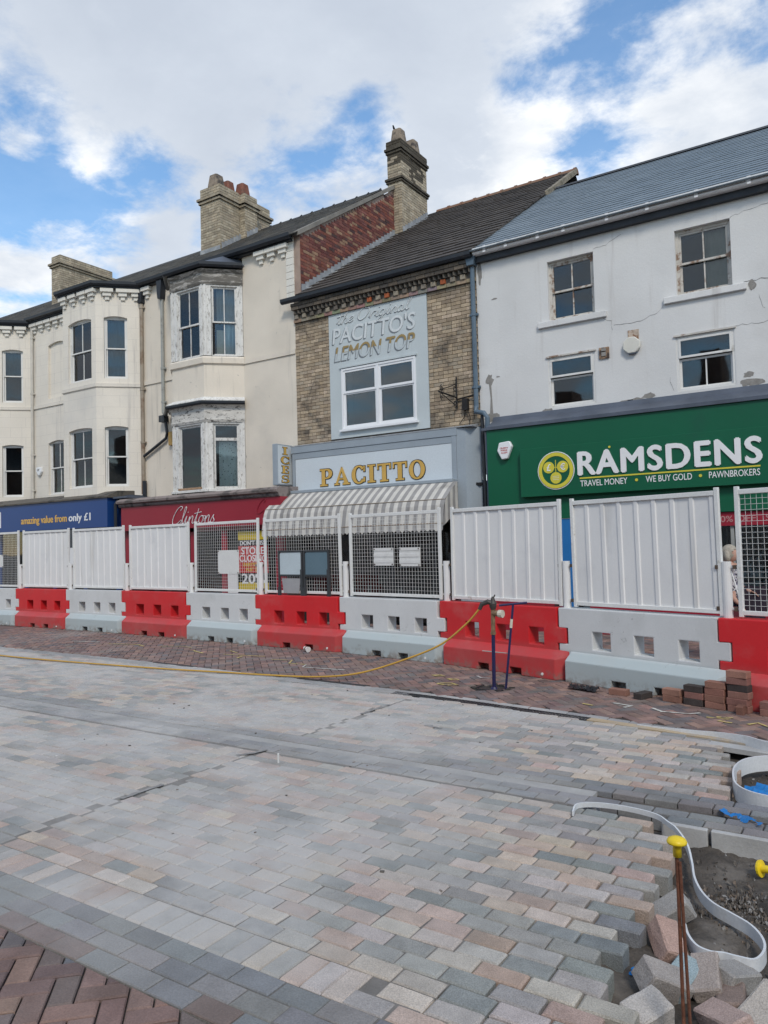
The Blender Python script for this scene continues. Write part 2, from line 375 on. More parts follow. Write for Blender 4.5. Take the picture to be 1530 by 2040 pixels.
MAT['block2_obj'] = pm('dusty_block', src='object', rough=.85, var=.16, vs=5, fine=.16, fs=120, bump=.35, bs=90, spec=.3, extra=dust(-2.5, -1.2, .93))
MAT['block2_att'] = pm('dusty_block_field', src='attr', rough=.85, var=.16, vs=5, fine=.16, fs=120, bump=.35, bs=90, spec=.3, extra=dust(-2.5, -1.2, .93))
MAT['block_att'] = pm('grey_block_field', src='attr', rough=.85, var=.16, vs=5, fine=.16, fs=120, bump=.35, bs=90, spec=.3, extra=dust(-5., -1.4, .6))
def red_dust(c, e):
    c = e['mixc'](e['mapr'](e['noise'](.6, 6., .6), .48, .72, 0, .55), c, (.30, .28, .265))
    return e['mixc'](e['mapr'](e['noise'](2.6, 7., .6, dist=.6), .60, .74, 0, .55), c, (.075, .062, .057))
MAT['paver_obj'] = pm('red_paver', src='object', rough=.85, var=.2, vs=5, fine=.16, fs=110, bump=.35, bs=90, spec=.3, extra=red_dust)
MAT['paver_att'] = pm('red_paver_field', src='attr', rough=.85, var=.2, vs=5, fine=.16, fs=110, bump=.35, bs=90, spec=.3, extra=red_dust)
MAT['bed'] = pm('sandy_joint_bed', (.17, .158, .145), .95, var=.25, vs=6, bump=.5, extra=dust(-3.4, -1.7, .55, (.40, .385, .365)))
MAT['bed_red'] = pm('dark_joint_bed', (.045, .040, .036), .95, var=.3, vs=6, bump=.5)
MAT['mud'] = pm('wet_mud', (.058, .048, .039), .8, var=.3, vs=4, fine=.25, fs=70, bump=1., bs=28, dirt=(.17, .15, .13), dscale=2.2, damt=(.46, .75), dirt2=(.045, .038, .032), d2scale=6, d2amt=(.55, .7))
MAT['ground'] = pm('bare_ground', (.14, .13, .12), .95, var=.3, vs=.4, bump=.4, bs=10)
MAT['plain_face'] = pm('pale_concrete_kerb', (.40, .395, .385), .85, var=.12, vs=4, bump=.25)
MAT['paint_yellow'] = pm('worn_yellow_paint', (.55, .44, .17), .8, var=.2, vs=20, bump=.2, dirt=(.22, .18, .14), dscale=16, damt=(.5, .65))
MAT['paint_white'] = pm('worn_white_paint', (.55, .54, .50), .8, var=.2, vs=20, bump=.2, dirt=(.2, .18, .16), dscale=16, damt=(.5, .7))
MAT['iron'] = pm('dark_cast_iron', (.03, .031, .034), .55, var=.3, vs=10, bump=.3, dirt=(.16, .155, .15), dscale=4, damt=(.5, .75))
MAT['tan'] = pm('tan_board', (.44, .34, .22), .8, var=.15, vs=4, bump=.2, dirt=(.32, .30, .28), dscale=3, damt=(.45, .7))

SETT = [(.41, .30, .255), (.37, .29, .26), (.34, .345, .345), (.30, .31, .315), (.20, .235, .25), (.235, .26, .27), (.46, .42, .385), (.42, .40, .375), (.24, .25, .255), (.44, .35, .30), (.47, .40, .32), (.38, .37, .36)]
RED = [(.165, .10, .085), (.15, .095, .083), (.18, .115, .095), (.125, .085, .078), (.20, .12, .095), (.14, .105, .095), (.105, .09, .09)]
GREY = [(.20, .205, .21), (.22, .22, .22), (.18, .183, .19), (.235, .23, .225), (.21, .20, .195)]
def desat(c, k): g_ = c[0] * .3 + c[1] * .59 + c[2] * .11; return tuple(g_ + (x - g_) * k for x in c)
SETT = [tuple(x * k_ for x, k_ in zip(desat(c, .78), (1.04, .965, .90))) for c in SETT]
RED = [tuple(x * 1.4 for x in desat(c, .85)) for c in RED]
def jit(c, a=.12):
    k = 1 + random.uniform(-a, a); return tuple(min(1, max(0, x * k * (1 + random.uniform(-.03, .03)))) for x in c)

def clip(poly, n, d):
    """keep the side n.p <= d"""
    out = []
    for i, p in enumerate(poly):
        q = poly[(i + 1) % len(poly)]
        a = n[0] * p[0] + n[1] * p[1] - d; b = n[0] * q[0] + n[1] * q[1] - d
        if a <= 0: out.append(p)
        if a * b < 0:
            t = a / (a - b); out.append((p[0] + (q[0] - p[0]) * t, p[1] + (q[1] - p[1]) * t))
    return out
def area(poly): return abs(sum(poly[i][0] * poly[i - 1][1] - poly[i - 1][0] * poly[i][1] for i in range(len(poly)))) / 2
def paver(mb, poly, zt, h, bev, tilt=(0, 0), wob=0):
    """a paving piece: vertical sides, chamfered top edge"""
    n = len(poly); cx_ = sum(p[0] for p in poly) / n; cy_ = sum(p[1] for p in poly) / n
    def zt_(x, y): return zt + (x - cx_) * tilt[0] + (y - cy_) * tilt[1]
    ins = []
    for x, y in poly:
        dx, dy = x - cx_, y - cy_; l = math.hypot(dx, dy); k = max(.3, 1 - bev * 1.6 / l)
        ins.append((cx_ + dx * k + random.uniform(-wob, wob), cy_ + dy * k + random.uniform(-wob, wob)))
    vs = [(x, y, zt - h) for x, y in poly] + [(x, y, zt_(x, y) - bev) for x, y in poly] + [(x, y, zt_(x, y)) for x, y in ins]
    fs = [[i, (i + 1) % n, n + (i + 1) % n, n + i] for i in range(n)] + [[n + i, n + (i + 1) % n, 2 * n + (i + 1) % n, 2 * n + i] for i in range(n)] + [[2 * n + i for i in range(n)]]
    mb.raw(vs, fs)
def rect(x0, x1, y0, y1): return [(x0, y0), (x1, y0), (x1, y1), (x0, y1)]
def lerp_pts(pts, t):
    if t <= pts[0][0]: return pts[0][1]
    for (a, b), (c, d) in zip(pts, pts[1:]):
        if t <= c: return b + (d - b) * (t - a) / (c - a)
    return pts[-1][1]
def lay(parent, name, field_name, pieces, mat_obj, mat_att, h, bev, limit=300, wob=0.):
    """pieces: (poly, ztop, colour, tilt). The ones that show largest become objects, the rest one field"""
    def size(pc):
        x = sum(p[0] for p in pc[0]) / len(pc[0]); y = sum(p[1] for p in pc[0]) / len(pc[0])
        v = Vector((x, y, -H_EYE)); f = v.dot(CF)
        if f < .3: return -1
        sx, sy = 765 + 1500 * v.dot(CR) / f, 1020 - 1500 * v.dot(CU) / f
        if not (-60 < sx < 1590 and sy < 2110): return 0
        return area(pc[0]) / f ** 3
    pieces = sorted(pieces, key=size, reverse=True)
    for poly, zt, c, tilt in pieces[:limit]:
        if size((poly,)) <= 0: continue
        mb = MB(); cx_ = sum(p[0] for p in poly) / len(poly); cy_ = sum(p[1] for p in poly) / len(poly)
        paver(mb, [(p[0] - cx_, p[1] - cy_) for p in poly], 0, h, bev, tilt, wob)
        o = put(name, mb.mesh(name), mat_obj, parent, (cx_, cy_, zt)); o.color = (*c, 1)
    rest = [p for i, p in enumerate(pieces) if i >= limit or size(p) <= 0]
    if rest:
        mb = MB()
        for poly, zt, c, tilt in rest:
            mb.col = c; paver(mb, poly, zt, h, bev, tilt, wob)
        put(field_name, mb.mesh(field_name), mat_att, parent, kind='stuff')

# ------------------------------------------------------------------ ground sheet and excavation
mb = MB(); mb.poly([(-700, -700, -.20), (700, -700, -.20), (700, 700, -.20), (-700, 700, -.20)])
tag(part('ground', mb, MAT['ground'], kind='structure'), 'bare ground under the street')
def hnoise(x, y):
    return (.020 * math.sin(3.1 * x + 1.3 * y) * math.cos(2.3 * y - .7) + .014 * math.sin(7.7 * x - 5.1 * y + 1) + .008 * math.sin(17 * x + 13 * y) * math.cos(11 * y) + random.uniform(-.009, .009) + .012 * max(0, math.sin(23 * x + 3 * math.sin(9 * y)) * math.sin(27 * y + 2 * math.sin(7 * x))))
mb = MB(); nx, ny = 130, 200
vs = []; X0, X1, Y0_, Y1_ = -1.75, 1.6, 2.0, 7.0
for j in range(ny + 1):
    for i in range(nx + 1):
        x = X0 + (X1 - X0) * i / nx; y = Y0_ + (Y1_ - Y0_) * j / ny
        edge = lerp_pts([(2.5, -.9), (4.0, -.92), (4.7, -1.3), (5.2, -.9), (6.2, -.95), (6.9, -1.5)], y)
        z = -.105 + hnoise(x, y) - .02 * max(0, min(1, (x - edge) * 4)) 
        vs.append((x, y, z))
mb.raw(vs, [[j * (nx + 1) + i, j * (nx + 1) + i + 1, (j + 1) * (nx + 1) + i + 1, (j + 1) * (nx + 1) + i] for j in range(ny) for i in range(nx)])
exc = part('excavation', mb, MAT['mud'], kind='structure', smooth=True)
tag(exc, 'muddy excavated ground beside the unfinished setts')
# loose stones and clods on the mud
mb = MB(); rs = random.Random(3)
for k in range(2200):
    x = rs.uniform(-1.15, .5); y = rs.uniform(2.3, 6.5)
    if k % 3 == 0: x, y = rs.gauss(-.60, .10), rs.gauss(4.02, .12)
    if 4.7 < y < 5.3: continue
    r_ = rs.choice([.003, .004, .005, .006, .008, .012]) * rs.uniform(.7, 1.2)
    c = rs.choice([(.12, .10, .085), (.16, .14, .12), (.24, .23, .22), (.07, .06, .05), (.17, .13, .10)])
    mb.col = c
    vs = [(x + r_ * math.cos(a) * rs.uniform(.7, 1.2), y + r_ * math.sin(a) * rs.uniform(.7, 1.2), -.115 + rs.uniform(-.012, .02)) for a in (0, 1.05, 2.1, 3.14, 4.2, 5.2)]
    vs.append((x, y, -.112 + r_ * .7))
    mb.raw(vs, [[i, (i + 1) % 6, 6] for i in range(6)])
MAT['clod'] = pm('clods', src='attr', rough=.95, var=.2, vs=30, bump=.3)
put('gravel', mb.mesh('gravel'), MAT['clod'], exc, kind='stuff')

# ------------------------------------------------------------------ road of granite setts
DRAIN = [(-26, 7.9), (-13.5, 7.70), (-10, 7.66), (-8, 7.58), (-5.5, 7.48), (-4, 7.40), (-2.4, 7.19), (-.84, 6.94), (2.5, 6.4)]
drain_y = lambda x: lerp_pts(DRAIN, x)
EDGE_N = [(2.2, -.80), (2.82, -.82), (2.92, -.92), (3.3, -.94), (3.7, -.945), (3.96, -.94), (4.16, -.98), (4.35, -1.01), (4.5, -1.10), (4.7, -1.25)]
EDGE_F = [(5.2, -.88), (5.9, -.92), (6.31, -.98), (6.6, -1.12), (6.9, -1.35), (7.1, -1.8)]
mb = MB()
def slab(poly, z0, z1):
    n = len(poly); mb.raw([(x, y, z0) for x, y in poly] + [(x, y, z1) for x, y in poly], [list(range(n)), list(range(n, 2 * n))] + [[i, (i + 1) % n, n + (i + 1) % n, n + i] for i in range(n)])
slab([(-26, 1.957), (-1.5, 1.957), (-1.46, 2.6), (-1.5, 2.9), (-1.42, 3.2), (-1.55, 3.8), (-1.5, 4.3), (-1.75, 4.72), (-1.7, 5.05), (-26, 5.05)], -.18, -.008)
slab([(-1.8, 1.957), (-1.12, 1.957), (-1.1, 2.6), (-1.12, 3.2), (-1.14, 3.8), (-1.25, 4.3), (-1.5, 4.72), (-1.8, 4.72)], -.17, -.055)
slab([(-26, 5.05), (-2.0, 5.05), (-2.1, 5.5), (-2.2, 5.9), (-2.1, 6.5), (-2.4, 7.1), (-26, 7.8)], -.18, -.0082)
slab([(-2.5, 5.05), (-1.7, 5.05), (-1.3, 5.1), (-1.25, 5.9), (-1.4, 6.5), (-1.9, 7.1), (-2.5, 7.1)], -.17, -.0425)
road = part('road', mb, MAT['bed'], kind='structure')
tag(road, 'street paved with multicoloured granite setts, dusty towards one side')
pieces = []
SL, SW = .2085, .1045
def sett_rows(y0, y1, edge, ylim=None):
    y = y0; k = 0
    while y < y1 - .05:
        xr = edge(y + .05) + random.uniform(-.015, .015)
        x = xr - (k % 2) * SL * .42 - math.floor((xr + 17) / SL) * SL + random.uniform(-.004, .004)
        while x + SL < xr + .04:
            ln = SL + random.uniform(-.003, .003)
            x1 = x + ln
            gap = .006 if x < -1.7 else (.008 if x < -1.35 else .011)
            xa, xb = x, x1
            if xa < -4.40 < xb:                       # the cut line across the paving
                if xb + 4.40 > -4.40 - xa: xa = -4.40
                else: xb = -4.40
            if xb - xa > .05:
                poly = rect(xa + gap / 2, xb - gap / 2, y + gap / 2, y + SW - gap / 2)
                if ylim:
                    yl = ylim((xa + xb) / 2)
                    if y > yl: poly = []
                    elif y + SW > yl: poly = clip(poly, (0, 1), yl)
                if poly and area(poly) > .003:
                    wb = .0022
                    poly = [(p[0] + random.uniform(-wb, wb), p[1] + random.uniform(-wb, wb)) for p in poly]
                    loose = min(1., max(0, (x - (xr - .55)) / .55))
                    tl = (random.uniform(-.008, .008) * (1 + 4 * loose), random.uniform(-.010, .010) * (1 + 4 * loose))
                    pieces.append((poly, random.uniform(-.002, .002) - loose * random.uniform(-.002, .008), jit(random.choice(SETT)), tl))
            x = x1
        y += SW; k += 1
# soldier course beside the dark band, then running bond up to the slot
x = -17.
while x < -1.78:
    pieces.append((rect(x + .003, x + .1015, 2.293, 2.495), random.uniform(-.002, .002), jit(random.choice(SETT)), (random.uniform(-.01, .01), random.uniform(-.006, .006)))); x += .1045
sett_rows(2.499, 4.70, lambda y: lerp_pts(EDGE_N, y))
row0 = len(pieces)
for (ya, yb) in ((2.29, 2.395), (2.395, 2.499)):
    x = -1.775 + (.104 if ya > 2.3 else 0)
    while x < -.90: pieces.append((rect(x + .004, x + SL - .004, ya + .004, yb - .004), random.uniform(-.003, .002), jit(random.choice(SETT)), (random.uniform(-.01, .01), random.uniform(-.01, .01)))); x += SL
sett_rows(5.275, 7.60, lambda y: lerp_pts(EDGE_F, y), lambda x: drain_y(x) - .23)
lay(road, 'sett', 'sett_field', pieces, MAT['sett_obj'], MAT['sett_att'], .105, .007, 300, .0015)

# ------------------------------------------------------------------ bands of dark blocks
MAT['dusty_fill'] = pm('dusty_filling', (.36, .35, .335), .95, var=.15, vs=3, bump=.4)
band = put('kerb', None, None, None, kind='structure'); tag(band, 'bands of dark grey edging blocks across the setts')
pieces = []
for r_, (a, b) in enumerate([(1.955, 2.065), (2.065, 2.177), (2.177, 2.288)]):
    x = -18 + r_ * .108
    while x < -.9:
        x1 = x + .216 + random.uniform(-.004, .004)
        c = random.choice(GREY) if r_ else random.choice(GREY + [(.16, .12, .11), (.17, .125, .11)])
        pieces.append((rect(x + .003, x1 - .003, a + .003, b - .003), random.uniform(-.002, .002), jit(c, .08), (random.uniform(-.004, .004), random.uniform(-.006, .006)))); x = x1
lay(band, 'block', 'block_field', pieces, MAT['block_obj'], MAT['block_att'], .11, .005, 150, .001); pieces = []
for r_, (a, b) in enumerate([(4.735, 4.84), (4.84, 4.945), (5.065, 5.165), (5.165, 5.268)]):
    x = -25.9 + (r_ % 2) * .1
    while x < 1.6:
        x1 = x + .208
        if not (a < 4.8 and -1.75 < x < -1.15):
            pieces.append((rect(x + .004, x1 - .004, a + .004, b - .004), random.uniform(-.003, .002), jit(random.choice(GREY + [(.24, .24, .245)]), .1), (random.uniform(-.006, .006), random.uniform(-.008, .008))))
        x = x1
lay(band, 'block', 'block_field', pieces, MAT['block2_obj'], MAT['block2_att'], .11, .005, 150, .001)
mb = MB(); mb.box(-26, -1.66, 4.948, 5.062, -.15, -.006)
part('slot_filling', mb, MAT['dusty_fill'], band)
mb = MB(); mb.box(-1.66, 1.6, 4.948, 5.062, -.15, -.035)
part('open_slot', mb, MAT['mud'], band)
for a, b in ((-1.16, -.905), (-.885, .2), (.22, 1.5)):
    mb = MB(); mb.box(a, b, 4.69, 4.732, -.16, -.004)
    part('kerb_slab', mb, MAT['plain_face'], band, bevel=.004)

# ------------------------------------------------------------------ herringbone pavements
def herringbone(region, cx_, cy_, n, ang=R(45), wdt=.1, cuts=()):
    out = []; ca, sa = math.cos(ang), math.sin(ang)
    for i in range(-n, n):
        for j in range(-n, n):
            k = (i - j) % 4
            if k == 0: q = rect(i * wdt, (i + 2) * wdt, j * wdt, (j + 1) * wdt)
            elif k == 3: q = rect(i * wdt, (i + 1) * wdt, j * wdt, (j + 2) * wdt)
            else: continue
            g = .0035
            q = [(q[0][0] + g, q[0][1] + g), (q[1][0] - g, q[1][1] + g), (q[2][0] - g, q[2][1] - g), (q[3][0] + g, q[3][1] - g)]
            p = [(cx_ + x * ca - y * sa, cy_ + x * sa + y * ca) for x, y in q]
            mx_ = sum(a[0] for a in p) / 4; my_ = sum(a[1] for a in p) / 4
            if not region(mx_, my_): continue
            for nn, d in cuts: 
                p = clip(p, nn, d)
                if not p: break
            if p and area(p) > .0012:
                out.append((p, random.uniform(-.003, .002), None, (random.uniform(-.008, .008), random.uniform(-.008, .008))))
    return out
mb = MB(); slab([(-26, -2), (3, -2), (3, 1.955), (-26, 1.955)], -.18, -.018)
near = part('paving', mb, MAT['bed_red'], kind='structure'); tag(near, 'red herringbone brick paving at the near edge')
pcs = herringbone(lambda x, y: -5.6 < x < -.4 and .3 < y < 2.1, -2.9, 1.2, 42, cuts=[((0, 1), 1.949)])
pcs = [(p, z, tuple(x_ * .9 for x_ in jit(random.choice(RED * 2 + [(.15, .15, .16)]), .12)), t) for p, z, _, t in pcs]
lay(near, 'brick', 'brick_field', pcs, MAT['paver_obj'], MAT['paver_att'], .07, .006, 300, .001)

mb = MB()
poly = [(-26, 7.96)] + [(x, y + .03) for x, y in DRAIN[1:]] + [(2.5, 14.2), (-26, 14.2)]
slab(poly, -.18, -.016)
pav = part('pavement', mb, MAT['bed_red'], kind='structure'); tag(pav, 'red brick herringbone pavement in front of the shops')
HOLE = [(-4.16, 8.00), (-4.02, 8.26), (-3.78, 8.26), (-3.55, 8.08), (-3.66, 7.86), (-3.92, 7.82)]
def in_hole(x, y):
    return ((x + 3.84) / .25) ** 2 + ((y - 8.05) / .19) ** 2 < 1
pcs = herringbone(lambda x, y: -16.5 < x < 2.2 and y < 13.35 and y > drain_y(x) + .02 and not in_hole(x, y), -7, 10.3, 80)
pcs = [(p, z, jit(random.choice(RED), .14), t) for p, z, _, t in pcs]
lay(pav, 'brick', 'brick_field', pcs, MAT['paver_obj'], MAT['paver_att'], .07, .005, 300, .001)
mb = MB(); mb.col = None
mb.box(-26, -16.5, 7.97, 13.4, -.1, -.006)
part('far_paving', mb, pm('far_red_paving', (.15, .10, .088), .85, var=.25, vs=3, bump=.4, extra=red_dust), pav)
# access chamber under the standpipe
mb = MB(); mb.box(-4.0, -3.68, 7.92, 8.2, -.19, -.03)
mb2 = MB()
for a in range(2): mb2.box(-4.02, -3.66, 7.90 + a * .28, 7.93 + a * .28, -.19, -.004)
for a in range(2): mb2.box(-4.02 + a * .33, -3.99 + a * .33, 7.93, 8.18, -.19, -.004)
part('chamber_frame', mb2, MAT['iron'], pav)
mb2 = MB(); rs = random.Random(5)
for k in range(16):
    a = rs.uniform(0, 6.28); x, y = -3.84 + .24 * math.cos(a), 8.05 + .18 * math.sin(a)
    s_ = rs.uniform(.02, .05); mb2.frame((x, y, 0), (math.cos(a * 3), math.sin(a * 3))); mb2.box(-s_, s_, -s_ * .6, s_ * .6, -.06, rs.uniform(-.02, .012))
part('rubble', mb2, MAT['bed_red'], pav, kind='stuff')
# drainage line between road and pavement
dr = put('drain', None, None, None, kind='structure'); tag(dr, 'drainage channel with slotted grating between setts and pavement')
def drain_run(x0, x1, o0, o1, z0, z1, step=.5):
    path = []; x = x0
    while x < x1: path.append((x, drain_y(x))); x += step
    path.append((x1, drain_y(x1)))
    return [(o0, z0), (o0, z1), (o1, z1), (o1, z0)], path
pieces = []
x = -25.5
while x < 2.2:
    x1 = x + .208
    for oo in (0, 1) if x < -4.7 else (0,):
        if x > -2.4 and oo: continue
        a = -.105 if oo == 0 else -.215
        ya, yb = drain_y(x + .004), drain_y(x1 - .004)
        pieces.append(([(x + .003, ya + a + .003), (x1 - .003, yb + a + .003), (x1 - .003, yb + a + .100), (x + .003, ya + a + .100)], random.uniform(-.003, .002), jit(random.choice(GREY + [(.22, .225, .23)]), .12), (0, random.uniform(-.01, .01))))
    x = x1
lay(dr, 'block', 'block_field', pieces, MAT['block2_obj'], MAT['block2_att'], .1, .004, 120, .001)
mb = MB(); rs = random.Random(9); x = -4.7
while x < -2.36:
    y = drain_y(x) - .222
    mb.box(x, x + .017, y, y + .112, -.03, -.001 + rs.uniform(-.001, .001)); x += .034
for o in (.0, .1):
    pr, pa = drain_run(-4.7, -2.34, .222 - o, .208 - o, -.03, .001); mb.sweep_path(pr, pa)
part('grating', mb, MAT['iron'], dr)
pr, pa = drain_run(-2.33, 2.2, .215, .112, -.03, .002); mb = MB(); mb.sweep_path(pr, pa); part('timber_strip', mb, MAT['tan'], dr)
pr, pa = drain_run(-2.33, 2.2, .36, .225, -.05, -.012); mb = MB(); mb.sweep_path(pr, pa); part('concrete_strip', mb, MAT['plain_face'], dr)
for x0, x1 in ((-9.2, -8.3), (-7.1, -6.5), (-6.3, -5.2)):
    pr, pa = drain_run(x0, x1, .04, -.03, -.0, .004); mb = MB(); mb.sweep_path(pr, pa); part('dark_channel', mb, MAT['iron'], dr)

# sprayed survey marks on the pavement
def stroke(pts, wdt, z=.006):
    mb = MB(); pts = [Vector((p[0], p[1])) for p in pts]; vs = []
    for i, p in enumerate(pts):
        t = (pts[min(i + 1, len(pts) - 1)] - pts[max(i - 1, 0)]).normalized(); n = Vector((-t.y, t.x)) * wdt * .5 * random.uniform(.6, 1.2)
        vs += [(p.x + n.x, p.y + n.y, z), (p.x - n.x, p.y - n.y, z)]
    mb.raw(vs, [[2 * i, 2 * i + 1, 2 * i + 3, 2 * i + 2] for i in range(len(pts) - 1)]); return mb
marks = [([(-2.35, 7.78), (-2.15, 7.72), (-2.2, 7.62)], 'w'), ([(-1.95, 7.72), (-1.83, 7.60), (-1.58, 7.62), (-1.5, 7.70)], 'w'),
         ([(-1.42, 7.55), (-1.22, 7.56), (-1.3, 7.44), (-1.18, 7.42)], 'y'), ([(-1.34, 7.6), (-1.2, 7.62)], 'y'),
         ([(-1.05, 7.42), (-.98, 7.52), (-.88, 7.40), (-.8, 7.46)], 'y'), ([(-2.62, 7.62), (-2.5, 7.58)], 'y'),
         ([(-4.5, 7.98), (-4.36, 8.03), (-4.25, 7.97), (-4.33, 7.9), (-4.5, 7.93), (-4.5, 7.98)], 'y'),
         ([(-4.85, 8.42), (-4.75, 8.46), (-4.66, 8.41), (-4.76, 8.37), (-4.85, 8.42)], 'y'), ([(-4.55, 8.27), (-4.46, 8.31), (-4.38, 8.26), (-4.46, 8.22), (-4.55, 8.27)], 'y'),
         ([(-4.3, 8.6), (-4.2, 8.5), (-4.08, 8.52)], 'w'), ([(-7.7, 8.55), (-7.35, 8.62), (-7.2, 8.38), (-6.9, 8.40)], 'y'), ([(-6.9, 8.4), (-6.8, 8.2), (-6.1, 8.25)], 'w'),
         ([(-9.0, 9.0), (-8.7, 8.86)], 'y'), ([(-8.8, 8.65), (-8.2, 8.72), (-8.0, 8.75)], 'y'), ([(-9.6, 8.75), (-9.2, 8.6)], 'y'), ([(-10.6, 8.9), (-10.2, 9.05), (-9.9, 9.0)], 'y'),
         ([(-11.8, 8.75), (-11.2, 8.9), (-10.9, 8.8)], 'y'), ([(-12.8, 8.7), (-12.2, 8.85)], 'w'), ([(-8.35, 8.62), (-8.3, 8.45)], 'y')]
for pts, c in marks:
    part('paint_mark', stroke(pts, .035), MAT['paint_yellow' if c == 'y' else 'paint_white'], pav)
# cement swept along the cut line
MAT['smear'] = pm('dark_smear', (.26, .25, .24), .95, var=.3, vs=8, bump=.3)
for pts, wd in (([(-4.42, 3.35), (-4.40, 3.7)], .05), ([(-4.45, 4.5), (-4.35, 4.75)], .05), ([(-4.4, 6.2), (-4.38, 6.7)], .04), ([(-3.6, 6.1), (-3.4, 6.05)], .05)):
    part('stain', stroke([tuple(Vector(pts[0]).lerp(Vector(pts[1]), t / 8) + Vector((random.uniform(-.012, .012), random.uniform(-.012, .012)))) for t in range(9)], wd, .0046), MAT['smear'], road)

# ------------------------------------------------------------------ building helpers
WY = 13.5                                   # plane of the shop terrace
def wall(mb, O, U, u0, u1, z0, z1, ops=(), depth=.14):
    """plastered wall face with openings (a, b, c, d, arch rise) and their reveals"""
    mb.frame(O, U)
    us = sorted({u0, u1, *[x for o in ops for x in o[:2]]}); zs = sorted({z0, z1, *[x for o in ops for x in o[2:4]]})
    for a, b in zip(us, us[1:]):
        for c, d in zip(zs, zs[1:]):
            um, zm = (a + b) / 2, (c + d) / 2
            if any(o[0] < um < o[1] and o[2] < zm < o[3] for o in ops): continue
            mb.poly([(a, 0, c), (b, 0, c), (b, 0, d), (a, 0, d)])
    for o in ops:
        a, b, c, d = o[:4]; h = o[4] if len(o) > 4 else 0
        mb.poly([(a, 0, c), (a, depth, c), (a, depth, d - h), (a, 0, d - h)]); mb.poly([(b, 0, c), (b, depth, c), (b, depth, d - h), (b, 0, d - h)])
        mb.poly([(a, 0, c), (b, 0, c), (b, depth, c), (a, depth, c)])
        n = 10 if h else 1
        def zt(t): return d - h * (2 * t - 1) ** 2
        for i in range(n):
            t0, t1 = i / n, (i + 1) / n; ua, ub = a + (b - a) * t0, a + (b - a) * t1
            mb.poly([(ua, 0, zt(t0)), (ub, 0, zt(t1)), (ub, depth, zt(t1)), (ua, depth, zt(t0))])
            if h: mb.poly([(ua, 0, zt(t0)), (ub, 0, zt(t1)), (ub, 0, d), (ua, 0, d)])
    return mb

def window(parent, O, U, u0, u1, z0, z1, rows, mat='sash', d=.09, frame=.045, sash=.04, sill=None, back='room', curtain=None, mull=None, sill_mat=None, glass='glass', roomd=.7):
    """rows: (z bottom, z top, number of upright bars, setback); mull: x positions of full-height mullions"""
    mb = MB(O, U)
    mb.box(u0, u0 + frame, d - .02, d + .09, z0, z1); mb.box(u1 - frame, u1, d - .02, d + .09, z0, z1)
    mb.box(u0 + frame, u1 - frame, d - .019, d + .089, z1 - frame, z1); mb.box(u0 + frame, u1 - frame, d - .019, d + .089, z0, z0 + frame)
    panes = []
    cols = [(u0 + frame, u1 - frame)]
    if mull:
        e_ = [u0 + frame] + sum([[m - .03, m + .03] for m in mull], []) + [u1 - frame]
        for m in mull: mb.box(m - .03, m + .03, d - .017, d + .087, z0 + frame, z1 - frame)
        cols = [(e_[2 * i], e_[2 * i + 1]) for i in range(len(mull) + 1)]
    for (za, zb, nb, so_) in rows:
        za_, zb_ = max(za, z0 + frame), min(zb, z1 - frame)
        for a, b in cols:
            dd = d + so_
            mb.box(a, a + sash, dd, dd + .035, za_, zb_); mb.box(b - sash, b, dd, dd + .035, za_, zb_)
            mb.box(a + sash, b - sash, dd + .001, dd + .034, za_, za_ + sash); mb.box(a + sash, b - sash, dd + .001, dd + .034, zb_ - sash, zb_)
            xs = [a + sash + (b - a - 2 * sash) * i / (nb + 1) for i in range(nb + 2)]
            for x in xs[1:-1]: mb.box(x - .011, x + .011, dd + .004, dd + .03, za_ + sash, zb_ - sash)
            for i in range(nb + 1):
                panes.append((xs[i] + (.011 if i else 0), xs[i + 1] - (.011 if i < nb else 0), dd + .018, za_ + sash, zb_ - sash))
    w_ = part('window', mb, MAT[mat], parent)
    for a, b, dd, c, e_ in panes:
        p = MB(O, U); p.box(a, b, dd, dd + .005, c, e_); part('pane', p, MAT[glass], w_)
    if sill:
        p = MB(O, U); p.box(u0 - sill[0], u1 + sill[0], -sill[1], d, z0 - sill[2], z0 - .001); part('sill', p, MAT[sill_mat or mat], w_, bevel=.006)
    for c in curtain or ():
        p = MB(O, U); a, b, c0, c1 = c[:4]; n = max(2, int((b - a) / .035)); dd = d + .095
        if c[4] in ('blind',):
            p.box(a, b, dd, dd + .004, c0, c1)
        else:
            fr_ = [(a + (b - a) * i / n, dd + .004 + .010 * math.sin(i * 1.9) + .006 * math.sin(i * .7)) for i in range(n + 1)]
            p.raw([p.P(x, y, z) for x, y in fr_ for z in (c0, c1)], [[2 * i, 2 * i + 2, 2 * i + 3, 2 * i + 1] for i in range(n)])
        part('curtain', p, MAT[c[4]], w_)
    p = MB(O, U); e_ = .0
    q = [(u0 - .25, d + .092, z0 - .3), (u1 + .25, d + .092, z0 - .3), (u1 + .25, d + .092, z1 + .15), (u0 - .25, d + .092, z1 + .15)]
    r2 = [(x, d + .09 + roomd, z) for x, _, z in q]
    for i in range(4): p.poly([q[i], q[(i + 1) % 4], r2[(i + 1) % 4], r2[i]])
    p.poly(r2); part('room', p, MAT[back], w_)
    return w_

